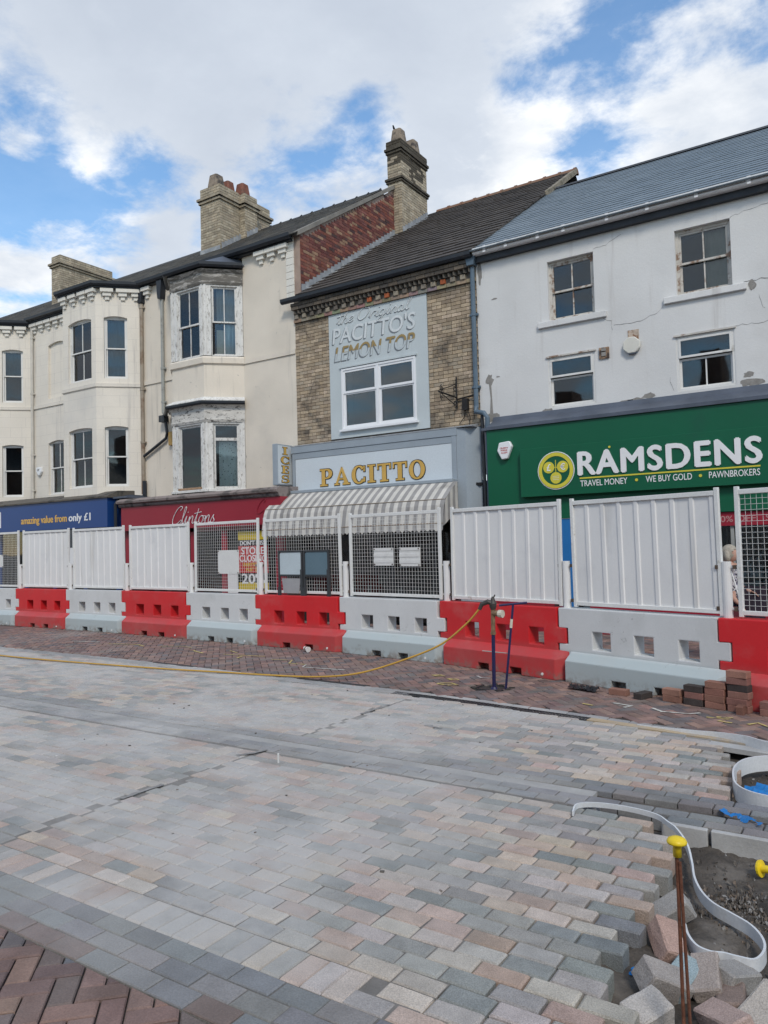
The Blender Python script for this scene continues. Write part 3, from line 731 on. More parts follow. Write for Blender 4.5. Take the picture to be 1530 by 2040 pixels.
def text_mb(body, O, U, u0, u1, z0, z1, d=0., ext=.004, shear=0., bold=0., mb=None, spacing=1.):
    """lettering stretched to a box on a wall; weight comes from copies nudged sideways and a hair apart in depth"""
    cu = bpy.data.curves.new('t', 'FONT'); cu.body = body; cu.extrude = .05; cu.shear = shear; cu.space_character = spacing; cu.resolution_u = 4
    ob = bpy.data.objects.new('t', cu); COL.objects.link(ob)
    dg = bpy.context.evaluated_depsgraph_get(); me = bpy.data.meshes.new_from_object(ob.evaluated_get(dg))
    v = np.array([x.co[:] for x in me.vertices]); lo, hi = v.min(0), v.max(0)
    mb = mb or MB(); mb.frame(O, U); sx_, sz_ = (u1 - u0) / (hi[0] - lo[0]), (z1 - z0) / (hi[1] - lo[1])
    nud = [(0, 0)] + ([(-bold, 0), (bold, 0), (0, -bold * .7), (0, bold * .7)] if bold else [])
    for k, (ox, oz) in enumerate(nud):
        pts = [mb.P(u0 + (p[0] - lo[0] + ox) * sx_, d - (p[2] - lo[2]) / (hi[2] - lo[2]) * (ext + .0004 * k) + (.0002 * k), z0 + (p[1] - lo[1] + oz) * sz_) for p in v]
        mb.raw(pts, [list(f.vertices) for f in me.polygons])
    bpy.data.objects.remove(ob); bpy.data.curves.remove(cu); bpy.data.meshes.remove(me)
    return mb

def ring(cx_, cy_, ro, ri, a0=0, a1=360, n=22):
    """annular sector as quads, radii (rx, ry)"""
    out = []
    for i in range(n):
        t0, t1 = R(a0 + (a1 - a0) * i / n), R(a0 + (a1 - a0) * (i + 1) / n)
        out.append([(cx_ + ro[0] * math.cos(t0), cy_ + ro[1] * math.sin(t0)), (cx_ + ro[0] * math.cos(t1), cy_ + ro[1] * math.sin(t1)), (cx_ + ri[0] * math.cos(t1), cy_ + ri[1] * math.sin(t1)), (cx_ + ri[0] * math.cos(t0), cy_ + ri[1] * math.sin(t0))])
    return out
def bx(x0, x1, y0, y1): return [(x0, y0), (x1, y0), (x1, y1), (x0, y1)]
def serif(ch):
    """slab-serif capitals as polygons, height 1"""
    if ch == 'I': return [bx(.11, .31, .09, .91), bx(0, .42, 0, .09), bx(0, .42, .91, 1)], .42
    if ch == 'T': return [bx(.25, .46, .09, .9), bx(.14, .57, 0, .09), bx(0, .71, .9, 1), bx(0, .06, .68, .9), bx(.65, .71, .68, .9)], .71
    if ch == 'P': return [bx(.1, .3, .09, .91), bx(0, .44, 0, .09), bx(0, .4, .91, 1), bx(.3, .42, .91, 1), bx(.3, .42, .42, .5)] + ring(.42, .71, (.30, .29), (.10, .20), -90, 90, 14), .72
    if ch == 'A': return [[(.08, .09), (.19, .09), (.46, .86), (.42, 1), (.40, 1)], [(.57, .09), (.79, .09), (.48, 1), (.42, 1), (.40, .96)], bx(.24, .6, .3, .38), bx(0, .28, 0, .09), bx(.48, .88, 0, .09)], .88
    if ch == 'O': return ring(.40, .5, (.40, .52), (.20, .43), 0, 360, 32), .80
    if ch == 'C': return ring(.40, .5, (.40, .52), (.20, .43), 38, 322, 28) + [bx(.66, .74, .66, .97), bx(.66, .74, .08, .34)], .76
    if ch == 'E': return [bx(.1, .3, .09, .91), bx(0, .64, 0, .09), bx(0, .62, .91, 1), bx(.56, .64, .09, .3), bx(.54, .62, .7, .91), bx(.3, .46, .46, .54), bx(.44, .5, .36, .64)], .66
    if ch == 'S':
        out = ring(.33, .73, (.31, .28), (.17, .19), 40, 262, 16) + ring(.33, .27, (.33, .28), (.17, .18), -140, 84, 16)
        return out + [bx(.54, .61, .68, .98), bx(.0, .07, .02, .33)], .66
def serif_mb(word, O, U, u0, u1, z0, z1, d=0., ext=.01, grow=0., mb=None, vertical=False):
    mb = mb or MB(); mb.frame(O, U); k = 0
    def emit(polys, f, gx, gy):
        nonlocal k
        for p in polys:
            q = [f(*a) for a in p]
            if grow:
                cx_ = sum(a[0] for a in q) / len(q); cz_ = sum(a[1] for a in q) / len(q)
                q = [(a[0] + math.copysign(grow, a[0] - cx_), a[1] + math.copysign(grow, a[1] - cz_)) for a in q]
            mb.prism(q, d - ext - .0002 * (k % 7), d); k += 1
    if vertical:
        h = (z1 - z0) / len(word)
        for i, ch in enumerate(word):
            ps, wd = serif(ch); zb = z1 - (i + 1) * h + h * .1; hh = h * .8; sc = min((u1 - u0) / .76, 99)
            uc = (u0 + u1) / 2
            emit(ps, lambda x, y: (uc + (x - wd / 2) * sc, zb + y * hh), 0, 0)
    else:
        tot = sum(serif(c)[1] for c in word) + .12 * (len(word) - 1); sc = (u1 - u0) / tot; x0 = 0
        for ch in word:
            ps, wd = serif(ch)
            emit(ps, lambda x, y, x0=x0: (u0 + (x0 + x) * sc, z0 + y * (z1 - z0)), 0, 0); x0 += wd + .12
    return mb
SCRIPT = {  # handwriting strokes, x-height .45, ascender 1
 'C': ([[(.46, .80), (.56, .98), (.42, 1.06), (.2, .85), (.04, .42), (.06, .06), (.26, -.04), (.46, .08), (.62, .24)]], .64),
 'l': ([[(0, .06), (.14, .5), (.22, .9), (.16, 1.02), (.1, .8), (.08, .2), (.16, 0), (.26, .1)]], .24),
 'i': ([[(0, .1), (.1, .45), (.09, .1), (.17, 0), (.26, .1)], [(.13, .66), (.15, .7)]], .25),
 'n': ([[(0, .1), (.08, .42), (.09, 0), (.1, .2), (.22, .44), (.3, .36), (.3, .06), (.38, 0), (.46, .1)]], .44),
 't': ([[(0, .1), (.12, .6), (.15, .85), (.1, .2), (.18, 0), (.28, .1)], [(-.08, .58), (.38, .66)]], .28),
 'o': ([[(.22, .43), (.08, .38), (.02, .18), (.10, .0), (.24, .04), (.30, .24), (.24, .42), (.14, .42), (.40, .40)]], .38),
 's': ([[(0, .1), (.14, .46), (.14, .3), (.24, .12), (.14, 0), (.0, .04)], ], .28),
 'h': ([[(0, .1), (.2, .8), (.24, 1.0), (.16, .98), (.08, .5), (.05, 0), (.12, .32), (.24, .45), (.3, .34), (.28, .06), (.36, 0), (.46, .12)]], .44),
 'e': ([[(0, .12), (.2, .24), (.26, .38), (.17, .45), (.06, .3), (.05, .1), (.15, 0), (.32, .12)]], .32),
 'O': ([[(.44, 1.0), (.22, .92), (.06, .6), (.08, .2), (.28, 0), (.50, .1), (.64, .45), (.60, .82), (.42, 1.0), (.34, .88), (.56, .82), (.84, .95)]], .78),
 'r': ([[(0, .08), (.10, .46), (.09, .04), (.12, .26), (.24, .45), (.34, .42)], [(.09, .04), (.1, .0)]], .36),
 'g': ([[(.26, .42), (.1, .42), (.02, .2), (.12, .02), (.24, .12), (.28, .44), (.24, -.3), (.1, -.42), (.04, -.28), (.4, .1)]], .4),
 'a': ([[(.26, .4), (.12, .45), (.02, .22), (.1, 0), (.22, .1), (.28, .44), (.26, .08), (.34, 0), (.44, .12)]], .42),
 ' ': ([], .22)}
def catmull(p, n=6):
    p = [Vector(a) for a in p]; q = [2 * p[0] - p[1]] + p + [2 * p[-1] - p[-2]]; out = []
    for i in range(1, len(q) - 2):
        for k in range(n):
            t = k / n; out.append(.5 * (2 * q[i] + (q[i + 1] - q[i - 1]) * t + (2 * q[i - 1] - 5 * q[i] + 4 * q[i + 1] - q[i + 2]) * t * t + (3 * q[i] - q[i - 1] - 3 * q[i + 1] + q[i + 2]) * t ** 3))
    return out + [p[-1]]
def script_mb(word, O, U, u0, u1, z0, z1, d, r_, slant=.18, mb=None):
    mb = mb or MB(); mb.frame(O, U); tot = sum(SCRIPT[c][1] for c in word) + slant; sc = (u1 - u0) / tot; x0 = 0
    for c in word:
        for st in SCRIPT[c][0]:
            pts = catmull([(x, y) for x, y in st])
            mb.tube([mb.P(u0 + (x0 + p.x + slant * p.y) * sc, d, z0 + p.y * (z1 - z0)) for p in pts], r_, 5)
        x0 += SCRIPT[c][1]
    return mb

def roof_courses(parent, name, x0, x1, y0, z0, y1, slope, expo, thick, tw, mat, cols, skip=None, gap=.004, seed=1, jt=.15):
    """courses of tiles or slates, each course a part of the roof"""
    rr = random.Random(seed); th = math.atan(slope); cs, sn = math.cos(th), math.sin(th); a = 0; i = 0; tot = (y1 - y0) / cs
    while a < tot - .02:
        mb = MB(); x = x0 - (tw / 2 if i % 2 else 0)
        a1 = min(a + expo * 1.12, tot)
        while x < x1 - .01:
            xa, xb = max(x, x0) + gap / 2, min(x + tw, x1) - gap / 2
            if xb - xa > .02:
                kj = rr.uniform(1 - jt, 1 + jt); mb.col = tuple(c * kj for c in rr.choice(cols)); t_ = thick * rr.uniform(.9, 1.15)
                def pt(x_, s_, o): return (x_, y0 + s_ * cs - o * sn, z0 + s_ * sn + o * cs)
                s0 = a + rr.uniform(-.004, .004)
                v = [pt(xa, s0, 0), pt(xb, s0, 0), pt(xb, a1, 0), pt(xa, a1, 0), pt(xa, s0, t_ * 1.9), pt(xb, s0, t_ * 1.9), pt(xb, a1, t_ * .9), pt(xa, a1, t_ * .9)]
                mb.raw(v, [[4, 5, 6, 7], [0, 1, 5, 4], [1, 2, 6, 5], [2, 3, 7, 6], [3, 0, 4, 7]])
            x += tw
        part(name, mb, mat, parent); a += expo; i += 1

def brick_rows(mb, O, U, u0, u1, z0, z1, cols, proud=.006, pitch=.0765, top=None, bot=None, bond=.225, depth=.02, seed=2, headers=True, out=None):
    """stretcher bond with header courses; joined into mb, or handed out one by one"""
    rr = random.Random(seed); mb.frame(O, U); z = z0; k = 0
    while z < z1 - .02:
        hd = headers and k % 6 == 3; ln = bond / 2 if hd else bond
        u = u0 - (0 if k % 2 else ln / 2)
        while u < u1 - .01:
            a, b = max(u, u0) + .005, min(u + ln, u1) - .005
            zb = min(z + pitch, z1) - .005; za = z + .005
            if b - a > .03:
                um = (a + b) / 2; ok = True
                if top: zb_ = min(top(a), top(b)); ok = ok and zb < zb_
                if bot: ok = ok and za > max(bot(a), bot(b))
                if ok:
                    c = rr.choice(cols); kk = rr.uniform(.82, 1.15); c = tuple(x * kk for x in c); pr = proud + rr.uniform(-.002, .003)
                    if out is not None: out.append((a, b, za, zb, pr, c))
                    else: mb.col = c; mb.box(a, b, -pr, depth, za, zb)
            u += ln
        z += pitch; k += 1
    return mb

BUFF = [(.42, .335, .235), (.38, .30, .21), (.45, .36, .26), (.35, .275, .195), (.40, .31, .21), (.31, .24, .17), (.44, .35, .26), (.36, .30, .225)]
CHIM = [(.44, .38, .28), (.41, .35, .26), (.47, .41, .31), (.38, .32, .24), (.43, .36, .26), (.35, .30, .22)]
REDB = [(.22, .075, .055), (.19, .065, .05), (.25, .09, .062), (.16, .055, .048), (.21, .085, .07), (.15, .06, .055), (.24, .11, .08), (.32, .20, .13), (.09, .05, .048)]
def chimney(parent, x0, x1, y0, y1, z0, z1, bands, cols, pots=(), seed=1, dark=False, soot_z=99):
    """brick stack with oversailing bands; core mesh is the part, brickwork its sub-part"""
    core = MB(); core.box(x0 + .01, x1 - .01, y0 + .01, y1 - .01, z0, z1)
    c = part('chimney', core, MAT['mortar'], parent)
    mb = MB()
    for (O, U, w_) in (((x0, y0), (1, 0), x1 - x0), ((x1, y0), (0, 1), y1 - y0)):
        brick_rows(mb, O, U, 0, w_, z0, z1, cols, proud=0, seed=seed, depth=.02)
    for (O, U, w_) in (((x1, y1), (-1, 0), x1 - x0), ((x0, y1), (0, -1), y1 - y0)):
        brick_rows(mb, O, U, 0, w_, z0, z1, cols, proud=0, seed=seed, depth=.02)
    rr = random.Random(seed)
    for i_, f in enumerate(mb.f):
        if i_ % 6 == 0:
            zc_ = sum(mb.v[j][2] for j in f) / len(f); uu_ = sum(mb.v[j][1] for j in f) / len(f); k_ = .22 if zc_ > soot_z + .35 * math.sin(uu_ * 5) and rr.random() < .75 else 1
        if mb.c[i_]: mb.c[i_] = tuple(a * k_ for a in mb.c[i_])
    part('brickwork', mb, MAT['brick_chim'], c, kind='stuff')
    for zb, zt, o in bands:
        mb = MB(); e_ = o
        for (O, U, w_) in (((x0 - e_, y0 - e_), (1, 0), x1 - x0 + 2 * e_), ((x1 + e_, y0 - e_), (0, 1), y1 - y0 + 2 * e_), ((x1 + e_, y1 + e_), (-1, 0), x1 - x0 + 2 * e_), ((x0 - e_, y1 + e_), (0, -1), y1 - y0 + 2 * e_)):
            brick_rows(mb, O, U, 0, w_, zb, zt, [tuple(a * (.2 if dark else .8) for a in q) for q in cols], proud=0, seed=seed + 3, depth=.1 + e_, headers=False)
        mb.col = (.12, .11, .10); mb.box(x0 - e_ + .004, x1 + e_ - .004, y0 - e_ + .004, y1 + e_ - .004, zb + .006, zt - .004)
        part('band', mb, MAT['brick_chim'], c, kind='stuff')
    for (x, y, h, r_, m) in pots:
        mb = MB(); v_ = []
        for rr_, zz_ in [(r_ * 1.0, -.02), (r_, .03), (r_ * .76, h * .97), (r_ * .72, h), (r_ * .5, h), (r_ * .45, h * .5)]:
            c_ = rr_ * .28; v_ += [(x + a_, y + b_, z1 + zz_) for a_, b_ in ((-rr_ + c_, -rr_), (rr_ - c_, -rr_), (rr_, -rr_ + c_), (rr_, rr_ - c_), (rr_ - c_, rr_), (-rr_ + c_, rr_), (-rr_, rr_ - c_), (-rr_, -rr_ + c_))]
        mb.raw(v_, [[i * 8 + k, i * 8 + (k + 1) % 8, (i + 1) * 8 + (k + 1) % 8, (i + 1) * 8 + k] for i in range(5) for k in range(8)] + [[40 + k for k in range(8)]])
        part('pot', mb, MAT[m], c)
    return c
MAT['pot_red'] = pm('terracotta_pot', (.20, .08, .055), .8, var=.2, vs=6, dirt=(.10, .07, .05), dscale=4, damt=(.5, .7), bump=.3)
MAT['pot_grey'] = pm('weathered_pot', (.26, .21, .16), .85, var=.2, vs=6, dirt=(.07, .06, .055), dscale=5, damt=(.45, .65), bump=.3)

def corbel(parent, O, U, u, zt, mat='trim', wd=.34, ext=.13):
    mb = MB(O, U)
    mb.box(u - wd / 2, u + wd / 2, -ext, .0, zt - .10, zt)
    mb.box(u - wd / 3, u + wd / 3, -ext * .68, .0, zt - .20, zt - .101)
    mb.box(u - wd / 6, u + wd / 6, -ext * .36, .0, zt - .30, zt - .201)
    return part('corbel', mb, MAT[mat], parent, bevel=.004)
def gutter_prof(o, z, r_=.06): return [(o, z + r_), (o, z - r_ * .2), (o + r_ * .5, z - r_ * .8), (o + r_ * 1.3, z - r_ * .8), (o + r_ * 1.9, z - r_ * .1), (o + r_ * 2, z + r_), (o + r_ * 1.8, z + r_), (o + r_ * 1.7, z), (o + r_ * .3, z), (o + r_ * .2, z + r_)]

# ------------------------------------------------------------------ shop with the blue sign (pale cream, stone bay)
A = thing('terraced_shop', 'pale cream terraced shop with a canted bay above a blue sign', 'building', (-19.3, WY, 0))
PA, PB, PC, PD = (-19.8, 13.5), (-18.95, 12.65), (-17.48, 12.65), (-16.63, 13.5)
mb = MB()
wall(mb, (0, WY), (1, 0), -21.9, -19.8, 2.9, 8.95, [(-21.0, -20.1, 3.42, 5.06, .07), (-20.98, -20.08, 6.36, 8.06, .07)])
mb.frame((0, WY)); mb.poly([(-20.98, .07, 6.36), (-20.08, .07, 6.36), (-20.08, .07, 8.06), (-20.98, .07, 8.06)])
wall(mb, PA, (PB[0] - PA[0], PB[1] - PA[1]), 0, 1.2, 2.9, 8.95)
wall(mb, PB, (1, 0), 0, 1.47, 2.9, 8.95, [(.24, 1.28, 3.42, 5.06, .05), (.24, 1.28, 6.36, 8.07, .07)])
wall(mb, PC, (1, 1), 0, 1.202, 2.9, 8.95, [(.21, .82, 3.42, 5.06, .04), (.21, .82, 6.36, 8.07, .05)])
part('wall', mb, MAT['creamL'], A)
window(A, PB, (1, 0), .24, 1.28, 6.36, 8.07, [(6.36, 7.22, 1, .035), (7.18, 8.07, 1, 0)], curtain=[(.3, 1.25, 6.4, 7.15, 'curtain'), (.3, 1.25, 7.2, 8.0, 'curtain_dk')], sash=.035)
window(A, PB, (1, 0), .24, 1.28, 3.42, 5.06, [(3.42, 4.26, 1, .035), (4.22, 5.06, 1, 0)], curtain=[(.3, 1.25, 3.45, 5.0, 'curtain')], sash=.035)
window(A, PC, (1, 1), .21, .82, 6.36, 8.07, [(6.36, 7.22, 0, .035), (7.18, 8.07, 0, 0)], curtain=[(.2, .83, 6.36, 8.07, 'curtain_dk')], sash=.035)
window(A, PC, (1, 1), .21, .82, 3.42, 5.06, [(3.42, 4.26, 0, .035), (4.22, 5.06, 0, 0)], sash=.035)
window(A, (0, WY), (1, 0), -21.0, -20.1, 3.42, 5.06, [(3.42, 4.26, 1, .035), (4.22, 5.06, 1, 0)], curtain=[(-20.95, -20.5, 3.5, 5.0, 'curtain')], sash=.035)
path = [(-22.5, WY), PA, PB, PC, PD]
mb = MB(); mb.sweep_path([(0, 6.10), (.035, 6.13), (.04, 6.22), (0, 6.23)], path[1:]); mb.frame((0, WY)); mb.box(-21.9, -19.8, -.035, .02, 6.12, 6.22); part('string_course', mb, MAT['creamL'], A)
for u in (.13, .56, .99, 1.36): corbel(A, PB, (1, 0), u, 8.8)
for u in (.31, .72, 1.06): corbel(A, PC, (1, 1), u, 8.8)
for u in (-21.62, -21.25, -20.88, -20.5, -20.13): corbel(A, (0, WY), (1, 0), u, 8.78)
mb = MB(); mb.sweep_path(gutter_prof(.10, 8.90, .065), [(-21.9, WY), PA, PB, PC, PD]); mb.sweep_path([(0, 8.81), (.14, 8.81), (.14, 8.86), (0, 8.86)], [(-21.9, WY), PA, PB, PC, PD])
part('gutter', mb, MAT['gutter'], A)
def downpipe(parent, x, z0, z1, m, y=WY - .07, r_=.042, clips=(), extra=None, name='downpipe'):
    mb = MB(); mb.tube([(x, y, z1), (x, y, z0)], r_, 10)
    for c in clips: mb.tube([(x, y, c - .03), (x, y, c + .03)], r_ * 1.25, 10); mb.frame((x, y, 0)); mb.box(-r_ * 1.9, r_ * 1.9, .0, .05, c - .02, c + .02)
    if extra: mb.tube(extra, r_, 10)
    return part(name, mb, MAT[m], parent, smooth=False)
downpipe(A, -21.72, 3.35, 8.75, 'pipe_cream', clips=(8.35, 6.6, 4.7, 3.6))
# alarm box on the wall
mb = MB((0, WY)); mb.prism([(-21.55, 4.30), (-21.29, 4.30), (-21.27, 4.16), (-21.35, 4.05), (-21.42, 4.05), (-21.53, 4.18)], -.08, 0)
al = part('alarm_box', mb, MAT['upvc'], A, bevel=.01); part('lettering', text_mb('GP', (0, WY), (1, 0), -21.46, -21.36, 4.18, 4.24, -.081, .002, bold=.01), MAT['room2'], al)
# roof
def roof_deck(parent, x0, x1, y0, z0, y1, slope, mat='slate_old'):
    mb = MB(); mb.col = (.06, .06, .06); z1 = z0 + (y1 - y0) * slope
    mb.raw([(x0, y0, z0 - .02), (x1, y0, z0 - .02), (x1, y1, z1 - .02), (x0, y1, z1 - .02), (x0, y1 + 4.5, z0), (x1, y1 + 4.5, z0)], [[0, 1, 2, 3], [3, 2, 5, 4]])
    return part('roof', mb, MAT[mat], parent)
SLO = [(.085, .08, .07), (.10, .095, .08), (.075, .072, .068), (.115, .10, .08)]
rf = roof_deck(A, -30, -16.6, 13.28, 8.88, 17.05, .654); roof_courses(rf, 'slate_course', -30, -16.6, 13.28, 8.88, 17.05, .654, .21, .008, .3, MAT['slate_old'], SLO, seed=11)
mb = MB(); mb.frame((0, 17.05)); mb.sweep([(-.14, 11.26), (0, 11.38), (.14, 11.26), (0, 11.33)], -30, -16.6); part('ridge', mb, MAT['ridge_dark'], rf)
# lead flat over the bay
mb = MB(); mb.raw([(PA[0] - .1, PA[1], 8.96), (PB[0] - .06, PB[1] - .16, 8.95), (PC[0] + .06, PC[1] - .16, 8.95), (PD[0] + .1, PD[1], 8.96), (PC[0], 13.9, 9.25), (PB[0], 13.9, 9.25)], [[0, 1, 5], [1, 2, 4, 5], [2, 3, 4], [0, 5, 4, 3]])
part('bay_roof', mb, MAT['lead_dark'], A)
chimney(A, -23.85, -23.35, 15.5, 17.65, 9.4, 12.03, [(11.62, 11.69, .05), (11.70, 11.78, .09)], CHIM, seed=5)
# fascia
MAT['blue'] = pm('blue_sign', (.012, .055, .21), .35, var=.05, vs=1, bump=.03, fine=.03)
MAT['txt_white'] = pm('white_lettering', (.80, .80, .80), .5, var=.03, bump=0, fine=.02)
MAT['txt_yellow'] = pm('yellow_lettering', (.75, .45, .10), .5, var=.03, bump=0, fine=.02)
BY = 12.5
mb = MB((0, BY)); mb.box(-26, -16.86, 0, .95, 2.32, 3.09)
fs_ = part('fascia', mb, MAT['blue'], A)
part('lettering', text_mb('amazing value from', (0, BY), (1, 0), -20.80, -18.62, 2.46, 2.72, 0, .006, bold=.025), MAT['txt_yellow'], fs_)
part('lettering', text_mb('only £1', (0, BY), (1, 0), -18.52, -17.57, 2.46, 2.72, 0, .006, bold=.025), MAT['txt_white'], fs_)
mb = MB((0, BY)); mb.box(-22.6, -21.86, -.006, 0, 2.45, 2.92); part('logo_panel', mb, MAT['txt_white'], fs_)
mb = MB((0, BY)); mb.sweep([(-.05, 3.09), (-.05, 3.13), (.3, 3.28), (.9, 3.30), (.9, 3.09)], -26, -16.80); part('fascia_flashing', mb, MAT['stone_dark'], A)
mb = MB((0, WY)); mb.box(-26, -22.6, -.95, 3., 2.3, 2.9); mb.box(-26, -16.7, 2.9, 3.0, 0, 3.0); mb.box(-26, -16.7, -.3, 3.0, -.02, .012); part('shop_interior', mb, MAT['room2'], A)
mb = MB((0, WY)); 
for x in (-22.4, -21.0, -19.6, -18.2, -16.8): mb.box(x - .05, x + .05, -.75, -.65, 0, 2.32)
mb.box(-24, -16.75, -.76, -.64, 0, .35); part('shopfront', mb, MAT['blue'], A)
mb = MB((0, WY)); mb.box(-24, -16.8, -.70, -.69, .35, 2.32); part('shop_window', mb, MAT['glass_shop'], A)
mb = MB((0, WY)); mb.box(-18.95, -18.35, -.72, -.705, .9, 1.8); ps = part('poster', mb, MAT['txt_white'], A)
mb = MB((0, WY)); mb.box(-22.3, -19.5, -.2, .8, .02, .75); mb.box(-22.3, -19.5, .9, 1.2, .02, 1.7); part('display', mb, pm('shop_stock', (.16, .13, .09), .8, var=.8, vs=9, bump=0, dirt=(.35, .25, .05), dscale=5, damt=(.55, .6)), A)

# neighbour's bay at the left edge
A0 = thing('terraced_house', 'cream bay with arched sash windows at the far end of the terrace', 'building', (-23.2, WY, 0))
QA, QB, QC, QD = (-26.5, 13.5), (-25.6, 12.65), (-22.75, 12.65), (-21.9, 13.5)
mb = MB(); wall(mb, QC, (1, 1), 0, 1.202, 3.0, 8.9, [(.37, .98, 3.42, 5.04, .04), (.37, .98, 6.36, 8.02, .05)]); wall(mb, QB, (1, 0), 0, 2.85, 3.0, 8.9)
part('wall', mb, MAT['creamL'], A0)
window(A0, QC, (1, 1), .37, .98, 6.36, 8.02, [(6.36, 7.22, 0, .035), (7.18, 8.02, 0, 0)], curtain=[(.37, .98, 7.2, 8., 'curtain_dk')], sash=.035)
window(A0, QC, (1, 1), .37, .98, 3.42, 5.04, [(3.42, 4.26, 0, .035), (4.22, 5.04, 0, 0)], sash=.035)
for u in (.15, .52, .93): corbel(A0, QC, (1, 1), u, 8.72)
mb = MB(); mb.sweep_path(gutter_prof(.10, 8.82, .065), [QB, QC, QD]); mb.sweep_path([(0, 8.73), (.14, 8.73), (.14, 8.78), (0, 8.78)], [QB, QC, QD]); part('gutter', mb, MAT['gutter'], A0)
mb = MB(); mb.sweep_path([(0, 6.10), (.035, 6.13), (.04, 6.22), (0, 6.23)], [QB, QC, QD]); part('string_course', mb, MAT['creamL'], A0)
mb = MB(); mb.raw([(QB[0], QB[1] - .15, 8.87), (QC[0] + .06, QC[1] - .16, 8.87), (QD[0] + .05, QD[1], 8.88), (QC[0], 14.1, 9.12), (QB[0], 14.1, 9.12)], [[0, 1, 3, 4], [1, 2, 3]]); part('bay_roof', mb, MAT['lead_dark'], A0)

# ------------------------------------------------------------------ shop with the red sign (cream, decayed timber bay)
Bd = thing('terraced_shop', 'cream rendered shop with peeling timber bay windows above a red sign', 'building', (-13.9, WY, 0))
GA, GB, GC, GD = (-15.34, 13.5), (-14.66, 12.82), (-13.53, 12.82), (-12.85, 13.5)
mb = MB()
wall(mb, (0, WY), (1, 0), -16.63, -15.34, 2.9, 9.0); wall(mb, (0, WY), (1, 0), -12.85, -11.2, 2.9, 9.0)
wall(mb, GA, (1, -1), 0, .962, 4.9, 6.3); wall(mb, GB, (1, 0), 0, 1.13, 4.95, 6.25); wall(mb, GC, (1, 1), 0, .962, 4.95, 6.25)
mb.frame((0, WY)); mb.poly([(-11.2, 0, 3), (-11.2, .5, 3), (-11.2, .5, 9.), (-11.2, 0, 9.)])
part('wall', mb, MAT['cream'], Bd)
# quoined pilaster at the corner and string course
mb = MB((0, WY))
for i in range(9): mb.box(-11.42, -11.19, -.03, .08, 7.48 + i * .165, 7.48 + i * .165 + .158)
part('quoins', mb, MAT['trim'], Bd, bevel=.004)
mb = MB(); mb.sweep_path([(0, 6.16), (.05, 6.19), (.06, 6.32), (.02, 6.36), (0, 6.36)], [GA, GB, GC, GD]); mb.frame((0, WY)); mb.box(-16.6, -15.34, -.03, .02, 6.16, 6.28); mb.box(-12.85, -11.2, -.03, .02, 6.18, 6.30); part('string_course', mb, MAT['cream'], Bd)
for u in (-16.35, -12.2, -11.85, -11.5): corbel(Bd, (0, WY), (1, 0), u, 8.82)
def timber_bay(z0, z1, zf, rows_f, rows_s, cf, cs_, fm='rotten', rawsill=False):
    """peeling posts, frieze and two visible windows"""
    mb = MB()
    for (O, U, L_) in ((GA, (1, -1), .962), (GB, (1, 0), 1.13), (GC, (1, 1), .962)):
        mb.frame(O, U)
        mb.box(0.005, .19, .0, .10, z0, z1 + .02); mb.box(L_ - .14, L_ - .005, .001, .10, z0, z1 + .02); mb.box(.19, L_ - .14, .002, .10, z1 - .02, z1 + .03)
        mb.box(.02, .07, -.02, .0, z0, z1 + .02); mb.box(L_ - .07, L_ - .02, -.02, .0, z0, z1 + .02)
    part('bay_posts', mb, MAT['peel'], Bd, bevel=.004)
    mb = MB(); mb.sweep_path([(-.09, z1 + .02), (.02, z1 + .02), (.045, z1 + .08), (.03, z1 + .10), (.03, zf - .08), (.08, zf - .03), (.10, zf), (-.09, zf)], [GA, GB, GC, GD]); part('frieze', mb, MAT[fm], Bd)
    window(Bd, GB, (1, 0), .185, 1.0, z0, z1, rows_f, mat='raw_wood' if rawsill == 2 else 'peel', d=.05, frame=.03, sash=.04, curtain=cf)
    window(Bd, GC, (1, 1), .185, .825, z0, z1, rows_s, mat='peel', d=.05, frame=.03, sash=.035, curtain=cs_)
timber_bay(6.38, 8.12, 8.50, [(6.38, 7.23, 1, .035), (7.19, 8.12, 1, 0)], [(6.38, 7.25, 1, .035), (7.21, 8.12, 1, 0)],
           [(.2, .99, 6.4, 7.0, 'blind')], [(.2, .5, 6.4, 7.05, 'blind'), (.51, .82, 6.4, 7.2, 'net'), (.2, .82, 7.2, 8.1, 'curtain')])
timber_bay(3.12, 4.73, 5.17, [(3.12, 4.73, 0, 0)], [(3.12, 4.34, 0, .0), (4.34, 4.73, 0, 0)],
           [(.2, .99, 3.15, 4.2, 'net')], [(.19, .82, 3.15, 4.3, 'lace')], 'flaking')
mb = MB(); mb.sweep_path([(0, 3.06), (.06, 3.06), (.06, 3.11), (0, 3.13)], [GA, GB, GC, GD]); part('bay_sill', mb, MAT['peel'], Bd)
mb = MB(GB, (1, 0)); mb.box(.19, 1.0, -.03, .06, 3.13, 3.18); part('timber_strip', mb, MAT['raw_wood'], Bd)
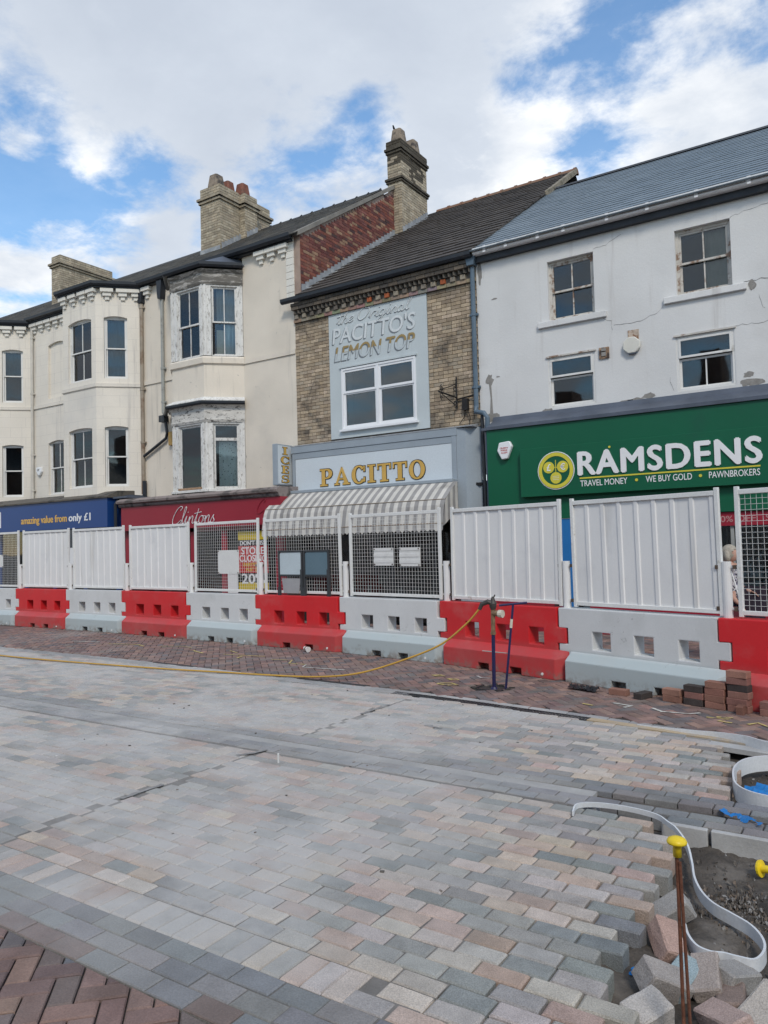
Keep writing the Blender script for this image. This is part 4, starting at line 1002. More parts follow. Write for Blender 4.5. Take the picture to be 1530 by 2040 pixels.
# lean-to cap over the lower bay, gutters
mb = MB(); mb.sweep_path([(0, 5.22), (.16, 5.22), (.16, 5.27), (0, 5.37)], [GA, GB, GC, GD]); part('bay_cap', mb, MAT['peel'], Bd)
mb = MB(); mb.sweep_path(gutter_prof(.10, 5.20, .045), [(GA[0] - .15, GA[1] + .0), GB, GC, GD]); part('gutter', mb, MAT['gutter'], Bd)
mb = MB(); mb.sweep_path(gutter_prof(.09, 8.58, .06), [(GA[0] - .0, GA[1]), GB, GC, GD]); part('gutter', mb, MAT['gutter'], Bd)
mb = MB(); mb.raw([(GA[0] - .1, GA[1] + .1, 8.62), (GB[0] - .08, GB[1] - .2, 8.60), (GC[0] + .08, GC[1] - .2, 8.60), (GD[0] + .12, GD[1] + .05, 8.62), (-13.2, 13.5, 9.02), (-15.0, 13.5, 9.02)], [[0, 1, 5], [1, 2, 4, 5], [2, 3, 4], [0, 3, 4, 5]]); part('bay_roof', mb, MAT['lead_dark'], Bd)
mb = MB(); mb.sweep_path(gutter_prof(.12, 8.92, .065), [(-16.63, WY), (-11.15, WY)]); mb.frame((0, WY)); mb.box(-16.6, -11.2, -.12, 0, 8.84, 8.9); part('gutter', mb, MAT['gutter'], Bd)
downpipe(Bd, -16.56, 3.2, 8.4, 'pipe_brown', clips=(8.3, 6.05, 4.6), r_=.05)
mb = MB((-16.56, WY - .07, 0)); mb.box(-.07, .07, -.07, .07, 8.42, 8.52); mb.prism([(-.09, 8.85), (.09, 8.85), (.05, 8.4), (-.05, 8.4)], -.05, .05); part('hopper', mb, MAT['gutter'], Bd)
downpipe(Bd, -15.72, 5.3, 8.4, 'pipe_grey', clips=(6.5, 5.6), r_=.045)
mb = MB((-15.72, WY - .09, 0)); mb.prism([(-.10, 8.85), (.10, 8.85), (.07, 8.5), (.05, 8.36), (-.05, 8.36), (-.07, 8.5)], -.09, .08); part('hopper', mb, MAT['gutter'], Bd)
mb = MB(); mb.tube([(-15.62, WY - .12, 5.25), (-15.55, WY - .1, 4.75), (-15.62, WY - .08, 4.62), (-16.5, WY - .08, 4.22)], .04, 8); mb.frame((-15.66, WY - .12, 0)); mb.box(-.1, .1, -.08, .08, 5.05, 5.22); part('branch_pipe', mb, MAT['gutter'], Bd)
mb = MB((0, WY)); mb.box(-15.52, -15.36, -.1, -.0, 4.42, 4.78); part('alarm_box', mb, pm('faded_amber_box', (.50, .31, .10), .6, var=.2, vs=8, bump=.1), Bd, bevel=.012)
# roof, gable and chimneys
rf = roof_deck(Bd, -16.6, -11.0, 13.28, 8.92, 17.05, .654); roof_courses(rf, 'slate_course', -16.6, -11.0, 13.28, 8.92, 17.05, .654, .21, .008, .3, MAT['slate_old'], [tuple(c * .8 for c in q) for q in SLO], seed=12)
mb = MB()
for i in range(14): mb.frame((0, 17.05)); mb.sweep([(-.15, 11.28), (0, 11.42), (.15, 11.28), (0, 11.36)], -16.6 + i * .40, -16.6 + i * .40 + .37); mb.sweep([(-.17, 11.29), (0, 11.45), (.17, 11.29), (0, 11.37)], -16.6 + i * .40 + .37, -16.6 + i * .40 + .40)
part('ridge', mb, MAT['ridge_dark'], rf)
GX = -11.0
mb = MB(); mb.raw([(GX - .01, 13.5, 7.0), (GX - .01, 17.8, 9.2), (GX - .01, 17.8, 11.7), (GX - .01, 13.5, 8.98)], [[0, 1, 2, 3]]); mb.raw([(GX - .2, 13.5, 7.3), (GX - .01, 13.5, 7.3), (GX - .01, 13.5, 9.), (GX - .2, 13.5, 9.)], [[0, 1, 2, 3]])
gb = part('gable_wall', mb, MAT['mortar_red'], Bd)
mb = brick_rows(MB(), (GX, 13.5), (0, 1), 0, 4.25, 7.35, 11.75, REDB, proud=.0, seed=21, top=lambda u: 8.98 + .640 * u, bot=lambda u: 7.40 + .655 * u, depth=.01, headers=True)
part('brickwork', mb, MAT['brick_red'], gb, kind='stuff')
mb = MB(); mb.raw([(GX - .12, 13.42, 8.93), (GX + .05, 13.42, 8.93), (GX + .05, 17.7, 11.67), (GX - .12, 17.7, 11.67), (GX - .12, 13.42, 9.04), (GX + .05, 13.42, 9.04), (GX + .05, 17.7, 11.78), (GX - .12, 17.7, 11.78)], [[0, 1, 2, 3], [4, 5, 6, 7], [0, 1, 5, 4], [1, 2, 6, 5], [2, 3, 7, 6], [3, 0, 4, 7]]); part('coping', mb, pm('cement_coping', (.23, .215, .19), .9, var=.2, bump=.3), gb)
c2 = chimney(Bd, -16.19, -15.4, 15.3, 16.12, 9.8, 12.18, [(11.72, 11.80, .04), (11.81, 11.90, .08)], CHIM, pots=[(-15.72, 15.5, .36, .2, 'pot_grey'), (-15.7, 15.95, .34, .17, 'pot_red')], seed=6)
chimney(Bd, -16.05, -15.2, 16.12, 16.66, 10.0, 12.15, [(11.72, 11.80, .04), (11.81, 11.90, .08)], CHIM, pots=[(-15.45, 16.3, .36, .18, 'pot_red')], seed=7)
chimney(Bd, -16.19, -15.4, 16.66, 17.45, 10.5, 12.15, [(11.72, 11.80, .04), (11.81, 11.90, .08)], CHIM, seed=8)
for i in range(11):
    y = 15.32 + i * .12; z = 8.95 + (y - 13.28) * .654; xx = -15.37 if y < 16.1 else -15.17
    mb = MB(); mb.raw([(xx, y, z - .05), (xx, y + .118, z - .05), (xx, y + .118, z + .19), (xx, y, z + .17)], [[0, 1, 2, 3]]); part('flashing', mb, MAT['lead'], c2)
mb = MB(); mb.raw([(-16.2, 15.28, 10.15), (-15.38, 15.28, 10.15), (-15.38, 15.28, 10.36), (-16.2, 15.28, 10.36)], [[0, 1, 2, 3]]); part('apron', mb, MAT['lead'], c2)
chimney(Bd, -11.19, -10.74, 17.7, 19.15, 9.3, 13.06, [(11.84, 11.90, .035), (11.91, 11.98, .06), (12.69, 12.76, .03), (12.77, 12.85, .06), (12.86, 13.06, .02)], CHIM, pots=[(-10.96, 17.98, .40, .19, 'pot_grey'), (-10.96, 18.72, .40, .19, 'pot_grey')], seed=9, dark=True, soot_z=12.15)
# a jackdaw-sized finial standing on the pot is not part of the building: see the bird further down
# fascia
MAT['redsign'] = pm('red_sign', (.30, .018, .035), .4, var=.05, vs=1, bump=.03, fine=.03)
RY = 12.62
mb = MB((0, RY)); mb.box(-16.45, -11.0, 0, .9, 2.19, 2.80)
fs_ = part('fascia', mb, MAT['redsign'], Bd)
part('lettering', script_mb('Clintons', (0, RY), (1, 0), -14.52, -12.92, 2.30, 2.70, -.012, .0085, slant=.25), MAT['txt_white'], fs_)
part('lettering', script_mb('C', (0, RY), (1, 0), -11.72, -11.4, 2.45, 2.74, -.012, .006, slant=.25), MAT['redsign'], fs_)
mb = MB((0, RY)); mb.sweep([(-.02, 2.80), (-.05, 2.83), (-.05, 2.87), (-.12, 2.90), (-.13, 2.95), (.0, 3.02), (.9, 3.05), (.9, 2.80)], -16.5, -11.0); part('cornice', mb, pm('weathered_pink_cornice', (.27, .225, .21), .85, var=.2, vs=3, bump=.35, dirt=(.09, .08, .075), dscale=3, damt=(.45, .65)), Bd)
mb = MB((0, WY)); mb.box(-16.75, -16.2, -.9, -.05, 3.05, 3.10); mb.box(-17.2, -16.5, -.5, .0, 3.10, 3.16); part('lead_flat', mb, MAT['lead_dark'], Bd)
mb = MB(); mb.tube([(-16.62, 12.7, 3.05), (-16.66, 12.6, 2.9), (-16.66, 12.6, 2.1)], .04, 8); part('downpipe', mb, MAT['gutter'], Bd)
mb = MB(); mb.tube([(-16.5, WY - .08, 3.15), (-16.5, WY - .08, 3.55)], .055, 8); part('downpipe', mb, MAT['gutter'], Bd)
# shop front behind the mesh
mb = MB((0, WY)); mb.box(-16.5, -11.1, 2.9, 3., 0, 3.); mb.box(-16.5, -11.1, -.2, 3., -.02, .012); mb.box(-11.12, -11.05, -.6, 3, 0, 2.2); mb.box(-16.55, -16.5, -.6, 3, 0, 2.2); mb.box(-16.5, -11.1, -.2, 3., 2.25, 2.3); part('shop_interior', mb, MAT['room2'], Bd)
mb = MB((0, WY)); 
for a, b in ((-16.5, -16.35), (-14.05, -13.9), (-13.0, -12.86), (-11.3, -11.1)): mb.box(a, b, -.72, -.6, 0, 2.19)
mb.box(-13.9, -13.0, -.71, -.61, 0, .16); mb.box(-12.86, -11.3, -.71, -.61, 0, .5); mb.box(-16.35, -14.05, -.71, -.61, 0, .5); mb.box(-16.4, -11.2, -.72, -.6, 2.1, 2.2); part('shopfront', mb, MAT['redsign'], Bd)
mb = MB((0, WY)); mb.box(-16.35, -14.05, -.66, -.655, .5, 2.1); mb.box(-12.86, -11.3, -.66, -.655, .5, 2.1); mb.box(-13.9, -13.0, -.66, -.655, .16, 2.1); part('shop_window', mb, MAT['glass_shop'], Bd)
MAT['poster_red'] = pm('red_poster', (.50, .03, .03), .5, var=.03, bump=0); MAT['poster_yel'] = pm('yellow_poster', (.62, .47, .03), .5, var=.03, bump=0); MAT['poster_blk'] = pm('black_poster', (.015, .015, .015), .5, var=.03, bump=0)
PY = WY - .70
pst = thing('poster', 'red yellow and black closing-down poster in the red shop window', 'poster', (-12.0, PY, .68))
for z0, z1, m in ((1.86, 2.06, 'poster_yel'), (1.72, 1.86, 'poster_blk'), (1.10, 1.72, 'poster_red'), (.88, 1.10, 'poster_blk'), (.68, .88, 'poster_yel')):
    mb = MB((0, PY)); mb.box(-12.46, -11.55, -.012, 0, z0, z1); part('poster_field', mb, MAT[m], pst)
for s_, a, b, z0, z1, m in (("DON'T MISS", -12.40, -11.62, 1.74, 1.84, 'txt_white'), ('STORE', -12.36, -11.66, 1.53, 1.69, 'txt_white'), ('CLOSING', -12.42, -11.60, 1.36, 1.51, 'txt_white'), ('EVERYTHING', -12.3, -11.72, 1.25, 1.33, 'poster_yel'), ('MUST GO', -12.22, -11.8, 1.14, 1.22, 'poster_yel'), ('20%', -12.36, -11.66, .86, 1.08, 'txt_white')):
    part('lettering', text_mb(s_, (0, PY), (1, 0), a, b, z0, z1, -.013, .003, bold=.02), MAT[m], pst)
mb = MB((0, WY)); mb.box(-13.9, -13.2, 0.2, .9, .02, 1.1); mb.box(-12.8, -11.4, .2, .6, .02, .9); mb.box(-16.2, -14.2, .2, .6, .02, 1.2); part('display', mb, pm('card_racks', (.20, .16, .14), .8, var=.9, vs=12, bump=0, dirt=(.4, .38, .35), dscale=8, damt=(.55, .6)), Bd)
mb = MB((0, PY)); mb.box(-12.82, -12.5, -.01, 0, .62, 1.15); part('notice', mb, MAT['txt_white'], Bd)

# ------------------------------------------------------------------ brick shop with the striped awning
C = thing('terraced_shop', 'buff brick shop with a painted sign board and striped awning', 'building', (-8.85, WY, 0))
mb = MB(); wall(mb, (0, WY + .012), (1, 0), -11.2, -6.5, 2.8, 7.4, [(-9.88, -7.95, 4.22, 5.62)]); wl = part('wall', mb, MAT['mortar'], C)
out = []
t_ = MB()
brick_rows(t_, (0, WY), (1, 0), -11.2, -10.215, 3.97, 6.88, BUFF, out=out, seed=31)
brick_rows(t_, (0, WY), (1, 0), -7.645, -6.5, 3.97, 6.88, BUFF, out=out, seed=32)
brick_rows(t_, (0, WY), (1, 0), -10.2, -7.65, 6.94, 7.02, BUFF, out=out, seed=33)
unit = MB(); unit.box(-.5, .5, -.5, .5, -.5, .5); um = unit.mesh('brick', bevel=.03); um.materials.append(MAT['brick_obj'])
out.sort(key=lambda b: -b[1])
rest = MB((0, WY))
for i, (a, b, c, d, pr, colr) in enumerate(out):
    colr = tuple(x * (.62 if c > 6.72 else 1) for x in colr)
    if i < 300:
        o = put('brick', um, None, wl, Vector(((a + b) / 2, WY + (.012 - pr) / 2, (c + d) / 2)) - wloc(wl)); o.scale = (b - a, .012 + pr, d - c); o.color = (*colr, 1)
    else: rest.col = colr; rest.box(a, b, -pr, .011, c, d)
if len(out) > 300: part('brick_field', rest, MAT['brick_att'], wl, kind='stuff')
# brick cornice
def put_brick(name, a, b, d0, d1, z0, z1, colr, parent):
    o = put(name, um, None, parent, Vector(((a + b) / 2, WY + (d0 + d1) / 2, (z0 + z1) / 2)) - wloc(parent)); o.scale = (b - a, d1 - d0, z1 - z0); o.color = (*colr, 1)
mb = MB((0, WY)); mb.box(-11.2, -6.5, -.03, .01, 6.88, 7.4); co = part('cornice', mb, MAT['stone_dark'], C)
DK = [(.10, .085, .07), (.13, .105, .08), (.085, .075, .065), (.16, .13, .10)]
x = -11.2
while x < -6.55:
    put_brick('cornice_brick', x + .004, min(x + .221, -6.5), -.055, -.03, 6.885, 6.955, tuple(random.choice(BUFF)[k] * .75 for k in range(3)), co); x += .225
x = -11.15; k = 0
orange = {-9.15, -8.7, -7.3}
while x < -6.6:
    cc = (.36, .10, .04) if k in (9, 11, 17) else random.choice([(.33, .29, .23), (.24, .21, .17), (.30, .26, .2), (.14, .12, .10)])
    put_brick('dentil', x, x + .105, -.085, -.03, 6.962, 7.055, cc, co); x += .228; k += 1
x = -11.18
while x < -6.6:
    m2 = MB((x, WY, 0)); m2.raw([m2.P(0, -.05, 7.07), m2.P(.105, -.05, 7.07), m2.P(.0525, -.135, 7.07), m2.P(0, -.05, 7.155), m2.P(.105, -.05, 7.155), m2.P(.0525, -.135, 7.155)], [[0, 1, 2], [3, 4, 5], [0, 2, 5, 3], [1, 2, 5, 4]]); m2.col = None
    o = part('tooth', m2, MAT['stone_dark'], co); x += .116
x = -11.2
while x < -6.55:
    put_brick('cornice_brick', x + .004, min(x + .221, -6.5), -.15, -.03, 7.16, 7.235, random.choice(DK), co); put_brick('cornice_brick', max(-11.2, x - .1), min(x + .118, -6.5), -.165, -.03, 7.24, 7.31, random.choice(DK), co); x += .225
mb = MB(); mb.sweep_path(gutter_prof(.16, 7.37, .06), [(-11.42, WY), (-6.5, WY)]); part('gutter', mb, MAT['gutter'], C)
# painted board
MAT['board'] = pm('pale_blue_grey_paint', (.52, .57, .58), .6, var=.04, vs=1.5, bump=.1, dirt=(.45, .49, .50), dscale=1, damt=(.5, .8), streak=((.45, .49, .50), .6, .85))
MAT['board_lt'] = pm('pale_letter_paint', (.64, .67, .675), .6, var=.05, bump=.05)
MAT['shade'] = pm('dark_grey_paint', (.19, .21, .225), .6, var=.15, bump=.05)
def faded(c, e):
    sp = e['n_']('ShaderNodeSeparateXYZ'); e['lk'](e['pos'], sp.inputs[0])
    return e['mixc'](e['mapr'](sp.outputs[2], 5.965, 5.985), c, (.33, .235, .095))
MAT['gold_faded'] = pm('half_faded_gold', (.50, .545, .56), .6, var=.08, vs=6, bump=.05, extra=faded)
mb = MB(); wall(mb, (0, WY - .015), (1, 0), -10.21, -7.65, 4.06, 6.93, [(-9.88, -7.95, 4.22, 5.62)], depth=.03); mb.frame((0, WY - .015))
mb.box(-10.21, -10.209, 0, .027, 4.06, 6.93); mb.box(-7.651, -7.65, 0, .027, 4.06, 6.93)
bd = part('sign_board', mb, MAT['board'], C)
O_ = (0, WY - .015)
for dx, dz, m, d_, gr in ((-.028, -.022, 'shade', -.001, 0), (0, 0, 'board_lt', -.0065, 0)):
    part('lettering', text_mb("PACITTO'S", O_, (1, 0), -10.10 + dx, -7.93 + dx, 6.20 + dz, 6.56 + dz, d_, .003, shear=.12, bold=.012), MAT[m], bd)
    part('lettering', text_mb("LEMON TOP", O_, (1, 0), -10.05 + dx, -7.95 + dx, 5.80 + dz, 6.12 + dz, d_, .003, shear=.22, bold=.012), MAT['gold_faded' if m != 'shade' else m], bd)
part('lettering', script_mb('the Original', O_, (1, 0), -10.0, -7.98, 6.62, 6.90, -.002, .011, slant=.3), MAT['shade'], bd)
part('lettering', script_mb('the Original', O_, (1, 0), -9.985, -7.965, 6.628, 6.908, -.008, .010, slant=.3), MAT['board_lt'], bd)
wn = window(C, (0, WY - .015), (1, 0), -9.88, -7.95, 4.24, 5.61, [(4.24, 5.07, 0, .015), (5.05, 5.61, 0, -.005)], mat='upvc', d=.0, frame=.045, sash=.05, mull=[-8.915], back='room', glass='glass')
mb = MB((0, WY)); mb.box(-9.92, -7.91, -.09, .02, 4.20, 4.245); part('sill', mb, MAT['upvc'], wn)
mb = MB((0, WY)); mb.box(-9.92, -7.91, -.05, .0, 5.622, 5.66); part('drip_mould', mb, MAT['board'], C)
# fascia box, awning
MAT['fascia_grey'] = pm('grey_painted_timber', (.30, .345, .385), .5, var=.06, vs=2, bump=.12)
MAT['fascia_pan'] = pm('pale_sign_panel', (.60, .655, .69), .4, var=.03, vs=1, bump=.05)
MAT['gold'] = pm('gold_lettering', (.60, .37, .09), .45, var=.08, vs=6, bump=.05)
FY = 13.25
mb = MB((0, FY)); mb.box(-11.15, -6.92, 0, .3, 2.80, 3.93); mb.box(-11.17, -6.90, -.035, 0, 3.80, 3.95); mb.box(-11.15, -7.02, -.02, 0, 3.66, 3.799)
mb.box(-11.15, -11.08, -.025, 0, 2.9, 3.66); mb.box(-7.02, -6.92, -.03, 0, 2.9, 3.80)
fs_ = part('fascia', mb, MAT['fascia_grey'], C, bevel=.004)
mb = MB(); mb.raw([(-6.915, FY - .02, 0), (-6.74, FY + .02, 0), (-6.5, 13.49, 0), (-6.915, 13.49, 0), (-6.915, FY - .02, 3.94), (-6.74, FY + .02, 3.94), (-6.5, 13.49, 3.96), (-6.915, 13.49, 3.96)], [[0, 1, 5, 4], [1, 2, 6, 5], [2, 3, 7, 6], [4, 5, 6, 7], [3, 0, 4, 7]]); part('pilaster', mb, MAT['fascia_grey'], C)
mb = MB((0, FY)); mb.sweep([(-.04, 3.952), (-.04, 3.975), (.26, 4.03), (.26, 3.952)], -11.18, -6.55); part('flashing', mb, MAT['lead'], C)
mb = MB((0, FY)); mb.box(-11.06, -7.03, -.012, 0, 2.93, 3.655); part('sign_panel', mb, MAT['fascia_pan'], fs_)
part('lettering', serif_mb('PACITTO', (0, FY), (1, 0), -10.35, -7.65, 3.0, 3.38, -.013, .004, grow=.014), MAT['poster_blk'], fs_)
part('lettering', serif_mb('PACITTO', (0, FY), (1, 0), -10.35, -7.65, 3.0, 3.38, -.019, .012), MAT['gold'], fs_)
# projecting sign
isg = thing('projecting_sign', 'narrow grey projecting sign with gold ICES lettering', 'sign', (-11.36, 13.15, 3.08))
mb = MB(); mb.box(-11.44, -11.30, 12.88, 13.42, 3.08, 4.02); part('sign_box', mb, MAT['fascia_grey'], isg, bevel=.008)
mb = MB(); mb.box(-11.30, -11.295, 12.91, 13.39, 3.11, 3.99); part('sign_face', mb, MAT['fascia_pan'], isg)
part('lettering', serif_mb('ICES', (-11.295, 12.88), (0, 1), .12, .42, 3.12, 3.98, -.001, .003, grow=.008, vertical=True), MAT['poster_blk'], isg)
part('lettering', serif_mb('ICES', (-11.295, 12.88), (0, 1), .12, .42, 3.12, 3.98, -.006, .005, vertical=True), MAT['gold'], isg)
mb = MB(); mb.box(-11.40, -11.34, 13.41, 13.52, 3.3, 3.36); mb.box(-11.40, -11.34, 13.41, 13.52, 3.75, 3.81); part('bracket', mb, MAT['gutter'], isg)
# awning: cassette, striped cover, scalloped valance
MAT['stripe_g'] = pm('grey_awning_stripe', (.30, .29, .28), .85, var=.12, vs=3, bump=.2, dirt=(.16, .15, .14), dscale=2, damt=(.5, .8))
MAT['stripe_w'] = pm('white_awning_stripe', (.58, .555, .51), .85, var=.1, vs=3, bump=.2, dirt=(.36, .34, .31), dscale=2, damt=(.5, .8))
AX0, AX1, NS = -11.33, -6.80, 48
PRO = [(13.0, 2.87), (12.75, 2.715), (12.49, 2.505), (12.44, 2.40), (12.40, 2.22), (12.37, 2.05)]
mb = MB(); mb.box(AX0 - .08, -6.9, 12.97, 13.26, 2.86, 2.93); aw = part('awning', mb, MAT['fascia_grey'], C, bevel=.01)
wgr, wwh = MB(), MB()
for i in range(NS):
    m_ = wgr if i % 2 else wwh; a = AX0 + (AX1 - AX0) * i / NS; b = AX0 + (AX1 - AX0) * (i + 1) / NS
    for (y0, z0), (y1, z1) in zip(PRO, PRO[1:]):
        sg = lambda x, z_: -.018 * math.sin((x - AX0) / (AX1 - AX0) * math.pi) if 2.1 < z_ < 2.8 else 0
        m_.raw([(a, y0, z0 + sg(a, z0)), (b, y0, z0 + sg(b, z0)), (b, y1, z1 + sg(b, z1)), (a, y1, z1 + sg(a, z1))], [[0, 1, 2, 3]])
    dz = .03 * math.sin(i * 1.3) * .3
    m_.raw([(a, 12.368, 2.045), (b, 12.368, 2.045), (b, 12.36, 1.93), ((a + b) / 2, 12.36, 1.895 + dz), (a, 12.36, 1.93)], [[0, 1, 2, 3, 4]])
# fabric cheeks
for X_ in (AX0, AX1):
    for k in range(6):
        m_ = wgr if k % 2 else wwh; ya, yb = 13.0 - k * .105, 13.0 - (k + 1) * .105
        zt = lambda y: lerp_pts([(12.37, 2.05), (12.40, 2.22), (12.44, 2.40), (12.49, 2.505), (12.75, 2.715), (13.0, 2.87)], y)
        m_.raw([(X_, ya, zt(ya)), (X_, yb, zt(yb)), (X_, yb, 2.0 + max(0, yb - 12.4) * .55), (X_, ya, 2.0 + max(0, ya - 12.4) * .55)], [[0, 1, 2, 3]])
part('cover', wgr, MAT['stripe_g'], aw); part('cover', wwh, MAT['stripe_w'], aw)
mb = MB(); mb.tube([(AX0, 12.372, 2.05), (AX1, 12.372, 2.05)], .012, 6); mb.tube([(AX0, 12.49, 2.507), (AX1, 12.49, 2.507)], .008, 6)
for X_ in (AX0 + .02, AX1 - .02): mb.tube([(X_, 13.2, 2.3), (X_, 12.38, 2.05)], .015, 6); mb.tube([(X_, 13.2, 2.3), (X_, 12.5, 2.5)], .012, 6)
part('awning_frame', mb, MAT['pipe_brown'], aw)
# shop front under the awning
mb = MB((0, WY))
for x in (-11.1, -9.6, -8.55, -7.55, -6.98): mb.box(x - .04, x + .04, -.2, -.1, 0, 2.8)
mb.box(-11.1, -8.55, -.21, -.09, 0, .52); mb.box(-7.55, -6.98, -.21, -.09, 0, .52); mb.box(-11.1, -6.98, -.2, -.1, 2.2, 2.3); part('shopfront', mb, pm('dark_shopfront', (.03, .032, .035), .45, var=.2, bump=.1), C)
mb = MB((0, WY)); mb.box(-11.06, -7.02, -.155, -.15, .05, 2.8); part('shop_window', mb, MAT['glass_shop'], C)
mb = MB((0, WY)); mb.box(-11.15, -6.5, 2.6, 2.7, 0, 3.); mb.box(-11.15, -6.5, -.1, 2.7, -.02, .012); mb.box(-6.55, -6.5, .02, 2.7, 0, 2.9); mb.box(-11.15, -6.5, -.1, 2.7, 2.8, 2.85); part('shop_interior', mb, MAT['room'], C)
mb = MB((0, WY)); mb.box(-10.9, -9.0, .3, .9, .02, 1.0); mb.box(-8.4, -7.6, 1.2, 1.6, .02, 1.2); part('counter', mb, MAT['room2'], C)
# roof
TIL = [(.075, .064, .056), (.082, .070, .061), (.070, .060, .054)]
rf = roof_deck(C, -10.98, -6.46, 13.27, 7.42, 19.75, .655, 'tile'); roof_courses(rf, 'tile_course', -10.98, -6.46, 13.27, 7.42, 19.75, .655, .31, .026, .30, MAT['tile'], TIL, seed=14, gap=.002, jt=.05)
for i in range(10):
    mb = MB(); mb.frame((0, 19.75)); x0 = -10.7 + i * .43
    pr = [(.15 * math.cos(t), 11.60 + .13 * math.sin(t)) for t in [math.pi * k / 8 for k in range(9)]]
    mb.sweep(pr, x0, x0 + .42); mb.sweep([(a * 1.12, 11.60 + (b - 11.60) * 1.15) for a, b in pr], x0 + .36, x0 + .425)
    part('ridge_tile', mb, MAT['ridge_tile'], rf)
mb = MB(); mb.raw([(-6.5, 17.5, 10.10), (-6.40, 17.5, 10.10), (-6.40, 19.75, 11.58), (-6.5, 19.75, 11.58), (-6.5, 17.5, 10.26), (-6.40, 17.5, 10.26), (-6.40, 19.75, 11.73), (-6.5, 19.75, 11.73)], [[4, 5, 6, 7], [0, 1, 5, 4], [1, 2, 6, 5], [3, 0, 4, 7], [2, 3, 7, 6]]); part('verge', mb, pm('mossy_mortar', (.25, .22, .17), .95, var=.3, vs=6, bump=.6, dirt=(.10, .09, .06), dscale=5, damt=(.5, .7)), rf)
for i in range(40):
    y = 13.5 + i * .145; z = 7.42 + (y - 13.27) * .655 + .03; xx = -10.735 if y > 17.62 else GX + .012
    if y > 19.05: break
    mb = MB(); mb.raw([(xx, y, z), (xx, y + .143, z + .03), (xx, y + .143, z + .23), (xx, y, z + .19), (xx + .13, y, z + .01), (xx + .13, y + .143, z + .105), (xx, y + .143, z + .105)], [[0, 1, 2, 3], [0, 4, 5, 6]]); part('flashing', mb, MAT['lead'], rf)
# downpipe, hanging-sign bracket, junction box
downpipe(C, -6.55, 4.35, 7.2, 'pipe_blue', r_=.048, clips=(6.2, 4.75), extra=[(-6.55, WY - .07, 4.36), (-6.54, WY - .12, 4.25), (-6.35, WY - .16, 4.2), (-6.28, WY - .16, 4.1), (-6.28, WY - .16, 2.2)])
mb = MB((-6.55, WY - .08, 0)); mb.prism([(-.11, 7.36), (.11, 7.36), (.07, 7.18), (-.07, 7.18)], -.09, .08); part('hopper', mb, MAT['pipe_blue'], C)
mb = MB(); mb.tube([(-6.42, WY - .1, 4.2), (-6.40, WY - .1, 2.2)], .035, 8); part('black_pipe', mb, MAT['gutter'], C)
MAT['wrought'] = pm('wrought_iron', (.018, .016, .016), .6, var=.3, bump=.2)
br = thing('sign_bracket', 'black wrought iron scroll bracket on the buff brick wall', 'bracket', (-7.0, WY - .02, 4.5))
mb = MB(); mb.tube([(-7.0, WY - .03, 5.02), (-7.0, WY - .03, 4.38)], .016, 6); mb.tube([(-7.0, WY - .03, 4.6), (-7.02, WY - .75, 4.62)], .018, 6); mb.tube([(-7.0, WY - .03, 4.9), (-7.0, WY - .2, 4.82), (-7.02, WY - .7, 4.66)], .01, 6)
mb.tube([(-7.0, WY - .04, 4.56), (-6.6, WY - .06, 4.60)], .016, 6)
part('arm', mb, MAT['wrought'], br)
def scroll(c, r_, a0, turns, dirn=1):
    return [(c[0], c[1] - (r_ * (1 - .75 * t / 24)) * math.cos(a0 + dirn * turns * 6.28 * t / 24), c[2] + (r_ * (1 - .75 * t / 24)) * math.sin(a0 + dirn * turns * 6.28 * t / 24)) for t in range(25)]
for c, r_, a0, dr_ in (((-7.0, WY - .12, 4.78), .08, 1.5, 1), ((-7.0, WY - .12, 4.46), .08, -1.5, -1), ((-7.02, WY - .62, 4.70), .07, 1.5, -1), ((-7.02, WY - .62, 4.55), .07, -1.5, 1)):
    mb = MB(); mb.tube(scroll(c, r_, a0, 1.3, dr_), .009, 5); part('scroll', mb, MAT['wrought'], br)
mb = MB(); mb.tube([(-7.0, WY - .05, 4.42), (-7.02, WY - .55, 4.58)], .009, 5); part('brace', mb, MAT['wrought'], br)
mb = MB((0, WY)); mb.box(-6.86, -6.74, -.09, 0, 4.32, 4.55); mb.tube([(-6.8, WY - .05, 4.33), (-6.82, WY - .06, 4.2), (-6.95, WY - .05, 4.05)], .008, 5); mb.tube([(-6.76, WY - .05, 4.33), (-6.7, WY - .06, 4.15), (-6.72, WY - .05, 4.02)], .008, 5); part('junction_box', mb, MAT['wrought'], C)

# ------------------------------------------------------------------ shop with the green sign (grey render)
Dd = thing('terraced_shop', 'grey rendered shop with worn sash windows above a green sign', 'building', (-2.2, WY, 0))
mb = MB(); wall(mb, (0, WY), (1, 0), -6.5, 4.2, 3.0, 7.42, [(-5.02, -4.14, 5.79, 6.93), (-2.72, -1.84, 5.81, 6.95), (-5.07, -4.18, 4.15, 5.10), (-2.77, -1.85, 4.16, 5.10), (-.4, .5, 5.81, 6.95), (-.4, .5, 4.16, 5.1)])
wl4 = part('wall', mb, MAT['greyrender'], Dd)
MAT['blind_b'] = pm('stained_blind', (.42, .35, .28), .9, var=.2, vs=2, bump=.05)
for (a, b, c, d), cu in zip([(-5.02, -4.14, 5.79, 6.93), (-2.72, -1.84, 5.81, 6.95), (-.4, .5, 5.81, 6.95)], [None, [(-2.27, -1.80, 5.85, 6.9, 'blind_b')], None]):
    window(Dd, (0, WY), (1, 0), a, b, c, d, [(c, (c + d) / 2 + .02, 1, .035), ((c + d) / 2 - .02, d, 1, 0)], mat='worn_sash', d=.10, frame=.05, sash=.035, sill=(.21, .06, .11), sill_mat='greyrender', curtain=cu, back='brownroom')
